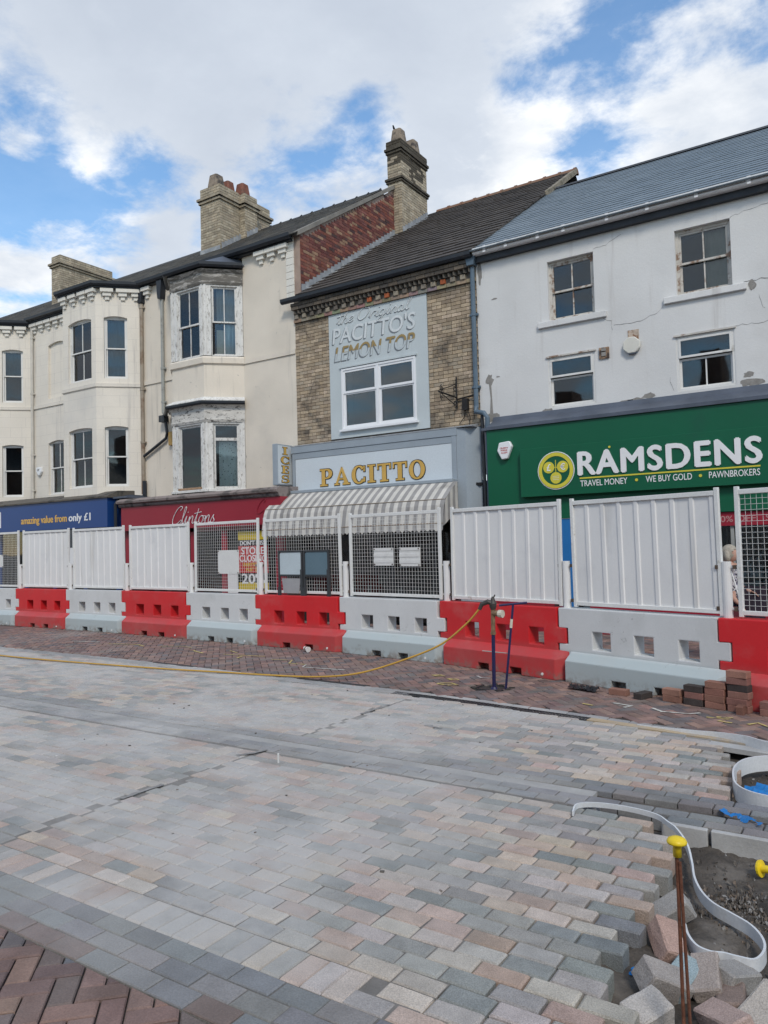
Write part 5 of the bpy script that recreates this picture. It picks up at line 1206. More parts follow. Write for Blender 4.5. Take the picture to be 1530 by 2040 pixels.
for a, b, c, d in [(-5.07, -4.18, 4.15, 5.10), (-2.77, -1.85, 4.16, 5.10), (-.4, .5, 4.16, 5.1)]:
    nb = 1 if a > -3 else 0
    w_ = window(Dd, (0, WY), (1, 0), a, b, c, d, [(c, c + .56, nb, .03), (c + .57, d, 0, -.03)], mat='sash', d=.03, frame=.04, sash=.035)
    p = MB((0, WY)); p.box(a - .03, b + .03, -.03, .02, d + .001, d + .03); part('drip_mould', p, MAT['worn_sash'], w_)
# cracks and patches in the render
MAT['crack'] = pm('crack', (.12, .115, .11), .95, var=.2, bump=0)
MAT['patch'] = pm('bare_cement', (.27, .255, .235), .95, var=.2, vs=12, bump=.6, bs=50)
def crack(pts, wd=.007):
    rr = random.Random(int(abs(pts[0][0]) * 997)); q = []
    for (a, b), (c, d) in zip(pts, pts[1:]):
        n = max(2, int(math.hypot(c - a, d - b) / .06))
        q += [(a + (c - a) * i / n + rr.uniform(-.012, .012), b + (d - b) * i / n + rr.uniform(-.016, .016)) for i in range(n)]
    q.append(pts[-1]); mb = MB((0, WY - .0025)); vs = []
    for i, (x, z) in enumerate(q):
        w2 = wd * rr.uniform(.4, 1.2) / 2; vs += [mb.P(x, 0, z - w2), mb.P(x + w2, 0, z + w2)]
    mb.raw(vs, [[2 * i, 2 * i + 2, 2 * i + 3, 2 * i + 1] for i in range(len(q) - 1)]); part('crack', mb, MAT['crack'], wl4)
crack([(-4.14, 6.97), (-3.9, 7.0), (-3.62, 7.12)]); crack([(-1.83, 6.97), (-1.5, 7.02), (-1.1, 7.07)]); crack([(-3.99, 5.66), (-3.85, 5.58), (-3.85, 5.42), (-3.95, 5.12)]); crack([(-3.82, 5.50), (-3.4, 5.49), (-3.05, 5.58), (-2.93, 5.72)]); crack([(-4.2, 7.1), (-4.3, 6.95)], .004)
crack([(-1.84, 5.14), (-1.4, 5.12), (-1.0, 5.16)]); crack([(-1.45, 5.6), (-1.42, 5.42), (-1.38, 5.35)]); crack([(-1.68, 5.84), (-1.3, 5.83), (-1.1, 5.86)], .01); crack([(-2.82, 4.2), (-2.9, 4.35), (-2.85, 4.5)]); crack([(-6.3, 7.2), (-6.35, 6.9)], .004)
def patch(c, r_, n=14, seed=1, drip=0):
    rr = random.Random(seed); pts = [(c[0] + r_[0] * math.cos(6.283 * i / n) * rr.uniform(.6, 1.25), c[1] + r_[1] * math.sin(6.283 * i / n) * rr.uniform(.6, 1.25)) for i in range(n)]
    mb = MB((0, WY)); mb.prism(pts, -.002 - .0005 * seed % .002, .0); part('patch', mb, MAT['patch'], wl4)
patch((-6.28, 4.86), (.08, .12), seed=2); patch((-3.5, 4.08), (.28, .07), seed=3); patch((-3.25, 4.16), (.13, .05), seed=4); patch((-6.26, 4.1), (.17, .10), seed=5); patch((-1.55, 5.76), (.06, .09), seed=6); patch((-1.66, 4.3), (.09, .06), seed=7); patch((-1.62, 4.17), (.26, .07), seed=8); patch((-6.42, 7.05), (.05, .25), seed=9); patch((-5.1, 4.11), (.1, .05), seed=10); patch((-6.12, 6.45), (.06, .02), seed=11); patch((-6.1, 4.9), (.05, .015), seed=12)
mb = MB((0, WY)); mb.prism([(-6.30, 4.8), (-6.25, 4.8), (-6.235, 4.45), (-6.22, 4.1), (-6.30, 4.1), (-6.27, 4.5)], -.0031, 0); part('patch', mb, MAT['patch'], wl4)
# dark vent hole and old fixings
mb = MB((0, WY)); mb.box(-3.62, -3.53, -.004, 0, 4.05, 4.13); part('vent_hole', mb, MAT['room'], wl4)
mb = MB((0, WY)); mb.box(-4.09, -3.91, -.03, 0, 4.93, 5.13); fb = part('old_fixing', mb, pm('rusty_board', (.30, .20, .13), .9, var=.4, vs=12, bump=.4, dirt=(.08, .06, .05), dscale=9, damt=(.5, .6)), Dd)
mb = MB((0, WY)); mb.box(-4.04, -3.96, -.05, -.03, 4.97, 5.04); mb.box(-4.04, -3.96, -.05, -.03, 5.06, 5.11); part('clip', mb, MAT['patch'], fb)
mb = MB((0, WY)); mb.box(-3.57, -3.38, -.01, 0, 5.16, 5.36); op = part('alarm_plate', mb, pm('stained_plate', (.48, .39, .31), .8, var=.25, vs=14, bump=.2, dirt=(.22, .11, .06), dscale=12, damt=(.5, .62)), Dd)
mb = MB((0, WY)); mb.prism([(-3.5 + .16 * math.cos(R(22.5 + 45 * k)), 5.08 + .155 * math.sin(R(22.5 + 45 * k))) for k in range(8)], -.08, -.011); part('alarm_box', mb, pm('cream_alarm_box', (.66, .64, .57), .5, var=.05, bump=.05), op, bevel=.012)
mb = MB((0, WY)); mb.prism([(-3.59, 4.97), (-3.41, 4.97), (-3.44, 4.925), (-3.56, 4.925)], -.07, -.011); part('alarm_base', mb, MAT['lead_dark'], op)
# eaves and slate roof
mb = MB((0, WY)); mb.box(-6.5, 4.2, -.1, 0, 7.22, 7.34); part('soffit', mb, MAT['gutter'], Dd)
mb = MB(); mb.sweep_path([(.10, 7.34), (.20, 7.34), (.235, 7.36), (.24, 7.46), (.22, 7.46), (.215, 7.38), (.10, 7.38)], [(-6.46, WY), (4.2, WY)]); gt = part('gutter', mb, MAT['gutter_white'], Dd)
for x in (-6.2, -5.75, -5.1, -4.6, -3.8, -3.1, -2.3, -1.5, -.7):
    mb = MB((0, WY)); mb.prism([(x - .03, 7.335), (x + .03, 7.335), (x + .03, 7.465), (x - .03, 7.465)], -.247, -.238); part('gutter_clip', mb, MAT['gutter_white'], gt)
SLN = [(.165, .20, .225), (.175, .21, .235), (.158, .192, .218)]
rf = roof_deck(Dd, -6.52, 4.2, 13.24, 7.40, 18.05, .640, 'slate_new'); roof_courses(rf, 'slate_course', -6.52, 4.2, 13.24, 7.40, 18.05, .640, .235, .013, .30, MAT['slate_new'], SLN, seed=15, gap=.0012, jt=.05)
mb = MB(); mb.frame((0, 18.05)); mb.sweep([(-.14, 10.44), (0, 10.55), (.14, 10.44), (0, 10.5)], -6.5, 4.2); part('ridge', mb, MAT['ridge_dark'], rf)
# lead apron, green fascia and sign
mb = MB((0, WY)); mb.sweep([(-.0, 4.10), (-.02, 4.11), (-.06, 4.02), (-.34, 3.88), (-.34, 3.82), (0, 3.82)], -6.22, 4.2); mb.box(-6.34, -6.22, -.33, 0, 3.82, 3.87); part('lead_apron', mb, MAT['lead_dark'], Dd)
MAT['green'] = pm('green_sign', (.006, .105, .050), .38, var=.05, vs=1, bump=.04, fine=.03, dirt=(.010, .090, .050), dscale=1.5, damt=(.5, .8))
GY = 13.2
mb = MB((0, GY)); mb.box(-6.24, 4.2, 0, .35, 2.07, 3.815)
fs_ = part('fascia', mb, MAT['green'], Dd)
SY = 13.08
sx = lambda X: X * SY / 13.5
sz = lambda Z: 1.7 + (Z - 1.7) * SY / 13.5
mb = MB((0, SY)); mb.box(sx(-5.70), 4.2, 0, .12, sz(2.51), sz(3.43)); sg = part('sign_panel', mb, MAT['green'], Dd, bevel=.004)
MAT['sign_white'] = MAT['txt_white']; MAT['sign_yel'] = pm('yellow_sign_paint', (.66, .58, .06), .45, var=.03, bump=0)
part('lettering', text_mb('RAMSDENS', (0, SY), (1, 0), sx(-4.55), sx(-1.53), sz(2.855), sz(3.275), -.001, .02, bold=.035, spacing=1.10), MAT['txt_white'], sg)
mb = MB((0, SY)); mb.box(sx(-4.54), sx(-1.55), -.006, 0, sz(2.785), sz(2.81)); part('underline', mb, MAT['sign_yel'], sg)
for s_, a, b in (('TRAVEL MONEY', -4.53, -3.68), ('WE BUY GOLD', -3.36, -2.60), ('PAWNBROKERS', -2.33, -1.56)):
    part('lettering', text_mb(s_, (0, SY), (1, 0), sx(a), sx(b), sz(2.645), sz(2.755), -.001, .006, bold=.006), MAT['txt_white'], sg)
for cx_, cz_, r_ in ((-3.52, 2.70, .025), (-2.465, 2.70, .025), (-3.975, 3.325, .02)):
    mb = MB((0, SY)); mb.prism([(sx(cx_) + r_ * math.cos(k * .524), sz(cz_) + r_ * math.sin(k * .524)) for k in range(12)], -.008, 0); part('dot', mb, MAT['sign_yel'], sg)
lc = (sx(-4.985), sz(2.975))
def disc(r0, r1, d0, d1, m, c=lc, n=36):
    mb = MB((0, SY)); 
    if r1 == 0: mb.prism([(c[0] + r0 * math.cos(6.2832 * k / n), c[1] + r0 * math.sin(6.2832 * k / n)) for k in range(n)], d0, d1)
    else:
        for q in ring(c[0], c[1], (r0, r0), (r1, r1), 0, 360, n): mb.prism(q, d0, d1)
    return part('logo', mb, MAT[m], sg)
disc(.345, 0, -.010, 0, 'txt_white'); disc(.33, 0, -.014, -.0101, 'green'); disc(.325, .262, -.020, -.0141, 'sign_yel')
for a, b in ((-.13, .06), (.13, .06), (0, -.135)): disc(.105, 0, -.020, -.0141, 'sign_yel', (lc[0] + a, lc[1] + b), 24)
mb = MB((0, SY)); mb.box(lc[0] - .03, lc[0] + .03, -.019, -.0141, lc[1] + .05, lc[1] + .062); mb.box(lc[0] - .006, lc[0] + .006, -.018, -.0141, lc[1] - .03, lc[1] + .19); part('logo', mb, MAT['sign_yel'], sg)
part('lettering', text_mb('£', (0, SY), (1, 0), lc[0] - .165, lc[0] - .095, lc[1] + .0, lc[1] + .12, -.0202, .003, bold=.02), MAT['txt_white'], sg)
part('lettering', text_mb('€', (0, SY), (1, 0), lc[0] + .09, lc[0] + .175, lc[1] + .0, lc[1] + .12, -.0202, .003, bold=.02), MAT['txt_white'], sg)
mb = MB((0, SY))
for dz in (-.03, 0, .03): mb.box(lc[0] - .06, lc[0] + .06, -.0225, -.0202, lc[1] - .138 + dz, lc[1] - .132 + dz)
part('logo', mb, MAT['txt_white'], sg)
# hexagonal alarm on the green fascia
hc = (sx(-6.03), sz(3.45))
mb = MB((0, GY)); mb.prism([(hc[0] + a, hc[1] + b) for a, b in ((-.15, .0), (-.11, .15), (.10, .17), (.15, .07), (.05, -.16), (-.06, -.17))], -.09, 0); ab = part('alarm_box', mb, MAT['upvc'], Dd, bevel=.012)
for k, s_ in enumerate(('CELERITY', 'FIRE', 'ALARM')): part('lettering', text_mb(s_, (0, GY), (1, 0), hc[0] - .09 + .02 * (k > 0), hc[0] + .08 - .02 * (k > 0), hc[1] + .03 - k * .045, hc[1] + .058 - k * .045, -.091, .002, bold=.01), MAT['poster_red'], ab)
# lower shop front
mb = MB((0, GY)); mb.box(-6.24, -5.0, .05, .3, 0, 2.07); mb.box(-4.35, -2.35, .05, .3, 0, .55); mb.box(-2.35, 4.2, .05, .3, 0, .45); part('stall_riser', mb, MAT['redsign'], Dd)
mb = MB((0, GY)); mb.box(-4.90, -4.62, .02, .06, .0, 2.06); bp_ = part('blue_panel', mb, pm('blue_door_panel', (.02, .16, .42), .4, var=.05, bump=.05), Dd)
part('lettering', text_mb('L', (0, GY), (1, 0), -4.88, -4.80, 1.02, 1.14, .019, .004, bold=.02), MAT['txt_white'], bp_); part('lettering', text_mb('Y', (0, GY), (1, 0), -4.89, -4.79, .82, .96, .019, .004, bold=.02), MAT['txt_white'], bp_)
mb = MB((0, GY)); mb.box(-5.0, -4.9, .03, .2, 0, 2.06); mb.box(-4.62, -4.5, .02, .12, 0, 2.06); part('door_frame', mb, MAT['wrought'], Dd)
mb = MB((0, GY)); mb.box(-2.35, 4.2, .04, .09, 1.84, 2.06); rs_ = part('offer_strip', mb, MAT['redsign'], Dd)
part('lettering', text_mb('50% OFF   SALE   50% OFF', (0, GY), (1, 0), -2.22, -.4, 1.90, 2.0, .039, .004, bold=.015), pm('pink_lettering', (.45, .22, .22), .5, var=0, bump=0), rs_)
mb = MB((0, GY)); mb.box(-2.3, 4.2, .12, .125, .45, 1.84); part('shop_window', mb, MAT['glass_shop'], Dd)
mb = MB((0, GY))
for x in (-2.33, -1.98, -.6, 1.0): mb.box(x - .025, x + .025, .08, .16, .45, 1.84)
part('shopfront', mb, MAT['pipe_grey'], Dd)
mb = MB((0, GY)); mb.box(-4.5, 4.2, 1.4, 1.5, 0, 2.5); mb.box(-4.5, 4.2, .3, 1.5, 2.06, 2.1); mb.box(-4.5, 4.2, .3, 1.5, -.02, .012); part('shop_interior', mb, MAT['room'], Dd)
mb = MB((0, GY)); 
for x in np.arange(-2.25, .2, .07): mb.box(x, x + .03, 1.2, 1.22, 1.35, 1.8)
part('interior_blind', mb, MAT['pipe_grey'], Dd)
MAT['wood_shelf'] = pm('light_shelf', (.42, .30, .17), .7, var=.1, bump=.05)
mb = MB((0, GY))
for z in (.62, .82, 1.0): mb.box(-2.0, 1.5, .2, .7 - z * .25, z - .03, z)
part('shelf', mb, MAT['wood_shelf'], Dd)
rr = random.Random(4)
for z in (.62, .82, 1.0):
    x = -1.95
    while x < -.6:
        wdt = rr.uniform(.1, .22); mb = MB((0, GY)); hh = rr.uniform(.08, .14)
        mb.prism([(x, z), (x + wdt, z), (x + wdt, z + hh), (x, z + hh)], .24, .3); mb.box(x + wdt * .3, x + wdt * .7, .225, .24, z + .02, z + hh * .6)
        part('jewel_box', mb, MAT['upvc'], Dd); x += wdt + .015
rr = random.Random(8); mb = MB((0, GY))
for k in range(26): 
    x = rr.uniform(-1.9, -.7); z = rr.uniform(1.02, 1.3); mb.box(x, x + rr.uniform(.03, .06), .3, .36, z, z + rr.uniform(.05, .1))
part('display_stands', mb, MAT['upvc'], Dd)
mb = MB((0, GY)); mb.box(-2.0, 1.5, .2, .3, .455, .585); part('display_base', mb, MAT['redsign'], Dd)

# ------------------------------------------------------------------ the terrace across the street, mirrored in the windows
Z0 = thing('terraced_row', 'red brick terrace across the street, mirrored in the upper windows', 'building', (-10, -9, 0))
MAT['far_brick'] = pm('far_brick', (.17, .105, .08), .9, var=.25, vs=2, bump=0)
def far_block(x0, x1, h, ridge):
    mb = MB(); ops = []
    x = x0 + .8
    while x + 1.1 < x1: ops += [(x1 + x0 - x - 1.0 , x1 + x0 - x, z, z + 1.5) for z in (3.6, 6.0) if z + 1.8 < h]; x += 2.3
    wall(mb, (x1, -9), (-1, 0), 0, x1 - x0, 0, h, [(x1 - b, x1 - a, c, d) for a, b, c, d in ops], .12); part('wall', mb, MAT['far_brick'], Z0)
    for a, b, c, d in ops: mb = MB(); mb.box(a, b, -9.16, -9.12, c, d); part('pane', mb, MAT['room2'], Z0)
    mb = MB(); mb.raw([(x0, -8.8, h), (x1, -8.8, h), (x1, -13, ridge), (x0, -13, ridge), (x0, -17, h), (x1, -17, h)], [[0, 1, 2, 3], [3, 2, 5, 4]]); mb.raw([(x0, -9, 0), (x0, -17, 0), (x0, -17, h), (x0, -13, ridge), (x0, -9, h)], [[0, 1, 2, 3, 4]]); mb.raw([(x1, -9, 0), (x1, -17, 0), (x1, -17, h), (x1, -13, ridge), (x1, -9, h)], [[0, 1, 2, 3, 4]])
    part('roof', mb, MAT['ridge_dark'], Z0)
    mb = MB(); mb.box(x1 - 1.0, x1, -13.8, -12.2, ridge - 1, ridge + 1.9); part('chimney', mb, MAT['far_brick'], Z0)
far_block(-34, -22, 6.2, 8.4); far_block(-22, -13.5, 5.8, 7.8); far_block(-13.5, -6, 6.6, 8.8); far_block(-6, 4, 5.8, 7.6); far_block(4, 16, 6.4, 8.4)

# ------------------------------------------------------------------ water-filled barriers with fence panels
def grime(z0, z1, colr, amt):
    def f(c, e):
        sp = e['n_']('ShaderNodeSeparateXYZ'); e['lk'](e['pos'], sp.inputs[0])
        k = e['mul'](e['mapr'](sp.outputs[2], z0, z1, 1, 0), amt); k = e['mul'](k, e['mapr'](e['noise'](3., 5.), .3, .6, .55, 1.))
        c = e['mixc'](k, c, colr)
        c = e['mixc'](e['mul'](e['mapr'](sp.outputs[2], .0, .16, 1, 0), e['mapr'](e['noise'](9., 5., .65), .42, .62)), c, (.26, .15, .13))
        c = e['mixc'](e['mapr'](e['noise'](2.2, 6., .65), .50, .75, 0, .35), c, (.50, .16, .15))
        return e['mixc'](e['mapr'](e['noise'](9., 6., .72, dist=1.2), .63, .72, 0, .55), c, (.22, .12, .11))
    return f
MAT['bar_red'] = pm('red_plastic', (.62, .022, .028), .42, var=.05, vs=2, fine=.03, bump=.06, bs=40, extra=grime(.30, .46, (.42, .075, .075), .75))
def water(c, e):
    """the water inside tints the plastic up to its level"""
    sp = e['n_']('ShaderNodeSeparateXYZ'); e['lk'](e['pos'], sp.inputs[0])
    c = e['mixc'](e['mapr'](sp.outputs[2], .315, .385, 1, 0), c, (.43, .49, .50))
    c = e['mixc'](e['mul'](e['mapr'](sp.outputs[2], .0, .16, 1, 0), e['mapr'](e['noise'](9., 5., .65), .42, .62)), c, (.24, .22, .195))
    c = e['mixc'](e['mapr'](e['noise'](1.8, 5., .6), .48, .75, 0, .35), c, (.45, .46, .45))
    return e['mixc'](e['mapr'](e['noise'](8., 6., .72, dist=1.2), .61, .72, 0, .6), c, (.20, .20, .19))
MAT['bar_white'] = pm('white_plastic', (.64, .65, .65), .42, var=.04, vs=2, fine=.03, bump=.06, bs=40, extra=water)
MAT['panel'] = pm('white_coated_steel', (.76, .755, .745), .42, streak=((.62, .61, .59), .56, .74), var=.03, vs=1.5, fine=.02, bump=.04, dirt=(.62, .62, .63), dscale=2, damt=(.5, .85))
MAT['panel_fr'] = pm('white_coated_frame', (.72, .72, .70), .5, var=.05, vs=4, bump=.08, dirt=(.45, .40, .34), dscale=6, damt=(.6, .75))
MAT['wire'] = pm('white_wire', (.70, .70, .68), .5, var=.06, bump=0)
MAT['bolt'] = pm('rusty_bolt', (.10, .07, .05), .7, var=.3, bump=.2)
B = [(-18.85, 9.97), (-16.9, 9.97), (-14.95, 9.97), (-13.0, 9.94), (-10.95, 9.82), (-9.02, 9.66), (-7.12, 9.55), (-5.15, 9.25), (-3.2, 8.7), (-1.28, 8.05), (.62, 7.5)]
def barrier_mb(O, U, L_):
    mb = MB(O, U); k = L_ / 1.95
    us = [-.17 * k, -.04 * k, .30 * k, .54 * k, .84 * k, 1.07 * k, 1.36 * k, 1.58 * k, L_ - .18, L_ - .05]
    zs = [.0, .39, .43, .60, .62, .86]
    def filled(i, j):
        if not (0 <= i < 9 and 0 <= j < 5): return False
        if i in (2, 4, 6) and j in (1, 2): return False
        if i == 8: return j in (2, 3)
        if i == 0: return j not in (2, 3)
        return True
    d0, d1 = .13, .33
    for i in range(9):
        for j in range(5):
            if not filled(i, j): continue
            a, b, c, d = us[i], us[i + 1], zs[j], zs[j + 1]
            for dd in (d0, d1): mb.poly([(a, dd, c), (b, dd, c), (b, dd, d), (a, dd, d)])
            if not filled(i - 1, j): mb.poly([(a, d0, c), (a, d1, c), (a, d1, d), (a, d0, d)])
            if not filled(i + 1, j): mb.poly([(b, d0, c), (b, d1, c), (b, d1, d), (b, d0, d)])
            if not filled(i, j - 1): mb.poly([(a, d0, c), (b, d0, c), (b, d1, c), (a, d1, c)])
            if not filled(i, j + 1): mb.poly([(a, d0, d), (b, d0, d), (b, d1, d), (a, d1, d)])
    pf = [(0, 0), (0, .09), (0, .25), (.125, .345), (.335, .345), (.46, .25), (.46, .09), (.46, 0)]
    pe = [(.115, 0), (.115, .09), (.118, .27), (.127, .342), (.333, .342), (.342, .27), (.345, .09), (.345, 0)]
    sl = [(0, pf, 0), (.62 * k, pf, 1), (.80 * k, pf, 0), (1.14 * k, pf, 1), (1.32 * k, pf, 0), (L_ - .14, pf, 0), (L_ - .01, pe, 0)]
    for (ua, pa, ra), (ub, pb, _) in zip(sl, sl[1:]):
        for i in range(7):
            if ra and i in (0, 6): continue
            mb.poly([(ua, *pa[i]), (ua, *pa[i + 1]), (ub, *pb[i + 1]), (ub, *pb[i])])
        lo = 1 if ra else 0
        mb.poly([(ua, *pa[lo]), (ub, *pb[lo]), (ub, *pb[7 - lo]), (ua, *pa[7 - lo])])
        if ra:
            for u in (ua, ub): mb.poly([(u, *pf[0]), (u, *pf[1]), (u, *pf[6]), (u, *pf[7])])
    mb.poly([(0, *p) for p in pf]); mb.poly([(L_ - .01, *p) for p in pe])
    return mb
bar_lab = {0: 'white barrier cut off by the left edge of the picture', 1: 'red barrier second from the left end of the row', 2: 'white barrier between the two far red ones, under solid panels',
           3: 'red barrier under the third solid white panel from the left', 4: 'white barrier below the mesh panel beside the closing-down poster', 5: 'red barrier with a paper cup at its foot',
           6: 'white barrier under the mesh panel with two white sheets', 7: 'red barrier behind the blue standpipe', 8: 'large white barrier with loose bricks at its foot', 9: 'red barrier cut off by the right edge behind the brick stack'}
pan_lab = {0: 'mesh fence panel cut off by the left edge of the picture', 1: 'first solid white panel from the left', 2: 'second solid white panel from the left', 3: 'solid white panel in front of the Clintons sign',
           4: 'mesh fence panel with one square white board', 5: 'mesh fence panel behind two road sign backs', 6: 'mesh fence panel carrying two white sheets', 7: 'solid white panel behind the standpipe', 8: 'largest solid white corrugated panel, before the green sign', 9: 'mesh fence panel in front of the jewellery window'}
def frame_of(i):
    P, Q = Vector(B[i]), Vector(B[i + 1]); e_ = (Q - P); return P, e_.normalized(), e_.length
for i in range(10):
    P, U, L_ = frame_of(i)
    if i: P = P + U * .012; L_ -= .012
    red = i % 2 == 1
    r0 = thing('barrier', bar_lab[i], 'barrier', (P.x, P.y, 0), 'water-filled barriers along the works')
    mb = barrier_mb(tuple(P), tuple(U), L_); part('body', mb, MAT['bar_red' if red else 'bar_white'], r0, merge=True, bevel=.011, segs=2)
    mb = MB(tuple(P), tuple(U)); u = L_ * .84
    mb.prism([(u + .018 * math.cos(k * .785), .055 + .018 * math.sin(k * .785)) for k in range(8)], -.008, .005); part('drain_plug', mb, MAT['panel_fr'], r0)
    # fence panel standing on the barrier
    P, U, L_ = frame_of(i)
    pr0 = thing('site_hoarding' if i in (1, 2, 3, 7, 8) else 'mesh_fence', pan_lab[i], 'fence panel', (P.x - U.y * .2, P.y + U.x * .2, .88), 'panels standing on the barriers')
    a, b = .03, L_ - .13; zb, zt = .895, 2.20 + .0 * i - .006 * i
    lean = (.012 * math.sin(i * 2.1))
    def fr_(mb, u0, u1, d0, d1, z0, z1):
        p = [mb.P(u + lean * (z - .9), d, z) for z in (z0, z1) for d in (d0, d1) for u in (u0, u1)]
        mb.raw(p, [[0, 1, 5, 4], [1, 3, 7, 5], [3, 2, 6, 7], [2, 0, 4, 6], [4, 5, 7, 6], [0, 2, 3, 1]])
    for s_, u in ((0, a), (1, b - .045)):
        mb = MB(tuple(P), tuple(U)); fr_(mb, u, u + .045, .185, .225, zb - .02, zt + .03); part('upright', mb, MAT['panel_fr'], pr0, bevel=.004)
    for z0, z1 in ((zb, zb + .045), (zt - .05, zt)):
        mb = MB(tuple(P), tuple(U)); fr_(mb, a + .045, b - .045, .187, .223, z0, z1); part('rail', mb, MAT['panel_fr'], pr0, bevel=.004)
    if i in (1, 2, 3, 7, 8):
        mb = MB(tuple(P), tuple(U)); n = 8; pts = []; wd = (b - a - .09) / n
        for k in range(n):
            u = a + .045 + k * wd; pts += [(u, .212), (u + wd * .70, .212), (u + wd * .75, .198), (u + wd * .93, .198), (u + wd * .98, .212)]
        pts.append((b - .045, .212)); vs = []
        for u, d in pts: vs += [mb.P(u + lean * 0, d, zb + .045), mb.P(u + lean * (zt - .95), d, zt - .05)]
        mb.raw(vs, [[2 * k, 2 * k + 2, 2 * k + 3, 2 * k + 1] for k in range(len(pts) - 1)])
        vs2 = []
        for u, d in pts: vs2 += [mb.P(u, d + .003, zb + .045), mb.P(u + lean * (zt - .95), d + .003, zt - .05)]
        mb.raw(vs2, [[2 * k, 2 * k + 2, 2 * k + 3, 2 * k + 1] for k in range(len(pts) - 1)])
        part('corrugated_sheet', mb, MAT['panel'], pr0)
    else:
        mb = MB(tuple(P), tuple(U)); nu = int((b - a) / .058); nz = int((zt - zb) / .058); rr = random.Random(i)
        for k in range(1, nu): 
            u = a + .045 + (b - a - .09) * k / nu; mb.tube([mb.P(u, .205, zb + .03), mb.P(u + lean * .6 + rr.uniform(-.003, .003), .205, (zb + zt) / 2), mb.P(u + lean * 1.2, .205, zt - .03)], .0024, 4, False)
        for k in range(1, nz):
            z = zb + .04 + (zt - zb - .08) * k / nz; mb.tube([mb.P(a + .04 + lean * (z - .9), .200, z), mb.P((a + b) / 2, .200, z + rr.uniform(-.003, .003)), mb.P(b - .04 + lean * (z - .9), .200, z)], .0024, 4, False)
        part('wire_mesh', mb, MAT['wire'], pr0)
post_lab = ['', 'white post left of the first solid panel', 'white post between the first two solid panels', 'white post between the second and third solid panels', 'white post between the third solid panel and the mesh',
            'white post beside the closing-down poster', 'white post between the road sign backs and the two white sheets', 'white post right of the two white sheets', 'white post before the blue door panel', 'white post in front of the woman']
for i in range(1, 10):
    P, U, L_ = frame_of(i)
    x, y = P.x - U.x * .09 - U.y * .22, P.y - U.y * .09 + U.x * .22
    p0 = thing('fence_post', post_lab[i], 'post', (x, y, .84), 'white tube posts between the panels')
    mb = MB(); mb.tube([(x, y, .84), (x, y, 1.425)], .047, 14); part('tube', mb, MAT['panel'], p0)
    for z in (1.37, .95):
        mb = MB((x, y), tuple(U)); mb.box(-.14, .14, -.012, .012, z - .012, z + .012); br_ = part('bracket', mb, MAT['panel_fr'], p0)
        for s_ in (-1, 1):
            mb = MB((x, y), tuple(U)); mb.box(s_ * .09 - .016, s_ * .09 + .016, -.03, .02, z - .02, z + .02); part('bolt', mb, MAT['bolt'], br_)
# boards and sign backs on the mesh
MAT['sheet_white'] = pm('white_board', (.72, .72, .70), .5, var=.03, bump=.04, dirt=(.6, .6, .58), dscale=3, damt=(.5, .8))
def plate(i, u0, u1, z0, z1, label, d=.185, mat='sheet_white', rib=False):
    P, U, L_ = frame_of(i); mb = MB(tuple(P), tuple(U))
    if rib:
        n = 6
        for k in range(n): za, zb_ = z0 + (z1 - z0) * k / n, z0 + (z1 - z0) * (k + 1) / n; mb.prism([(u0, za), (u1, za), (u1, zb_), (u0, zb_)], d - .006 - (k % 2) * .006, d)
    else: mb.box(u0, u1, d - .008, d, z0, z1)
    c = mb.P((u0 + u1) / 2, d, z0); o = thing('board', label, 'board', c, 'boards hung on the mesh')
    part('sheet', mb, MAT[mat], o)
    mb = MB(tuple(P), tuple(U))
    for u in (u0 + .02, u1 - .02):
        for z in (z0 + .02, z1 - .02): mb.box(u - .008, u + .008, d - .02, d + .02, z - .008, z + .008)
    part('tie', mb, MAT['bolt'], o)
plate(4, .74, 1.31, 1.22, 1.65, 'square white board on the mesh panel beside the poster')
plate(6, .57, .97, 1.36, 1.63, 'left one of the two ribbed white sheets', rib=True); plate(6, 1.09, 1.49, 1.35, 1.63, 'right one of the two ribbed white sheets', rib=True)
plate(0, .75, 1.18, 1.36, 1.66, 'pale board on the mesh panel at the left edge')
MAT['sign_frame'] = pm('dark_sign_frame', (.045, .05, .055), .5, var=.2, bump=.1); MAT['sign_lt'] = pm('pale_sign_back', (.50, .58, .62), .45, var=.04, bump=.03); MAT['sign_dk'] = pm('dark_sign_back', (.12, .19, .235), .45, var=.05, bump=.03); MAT['sign_sh'] = pm('grey_plate', (.33, .33, .34), .5, var=.1, bump=.03)
P, U, L_ = frame_of(5)
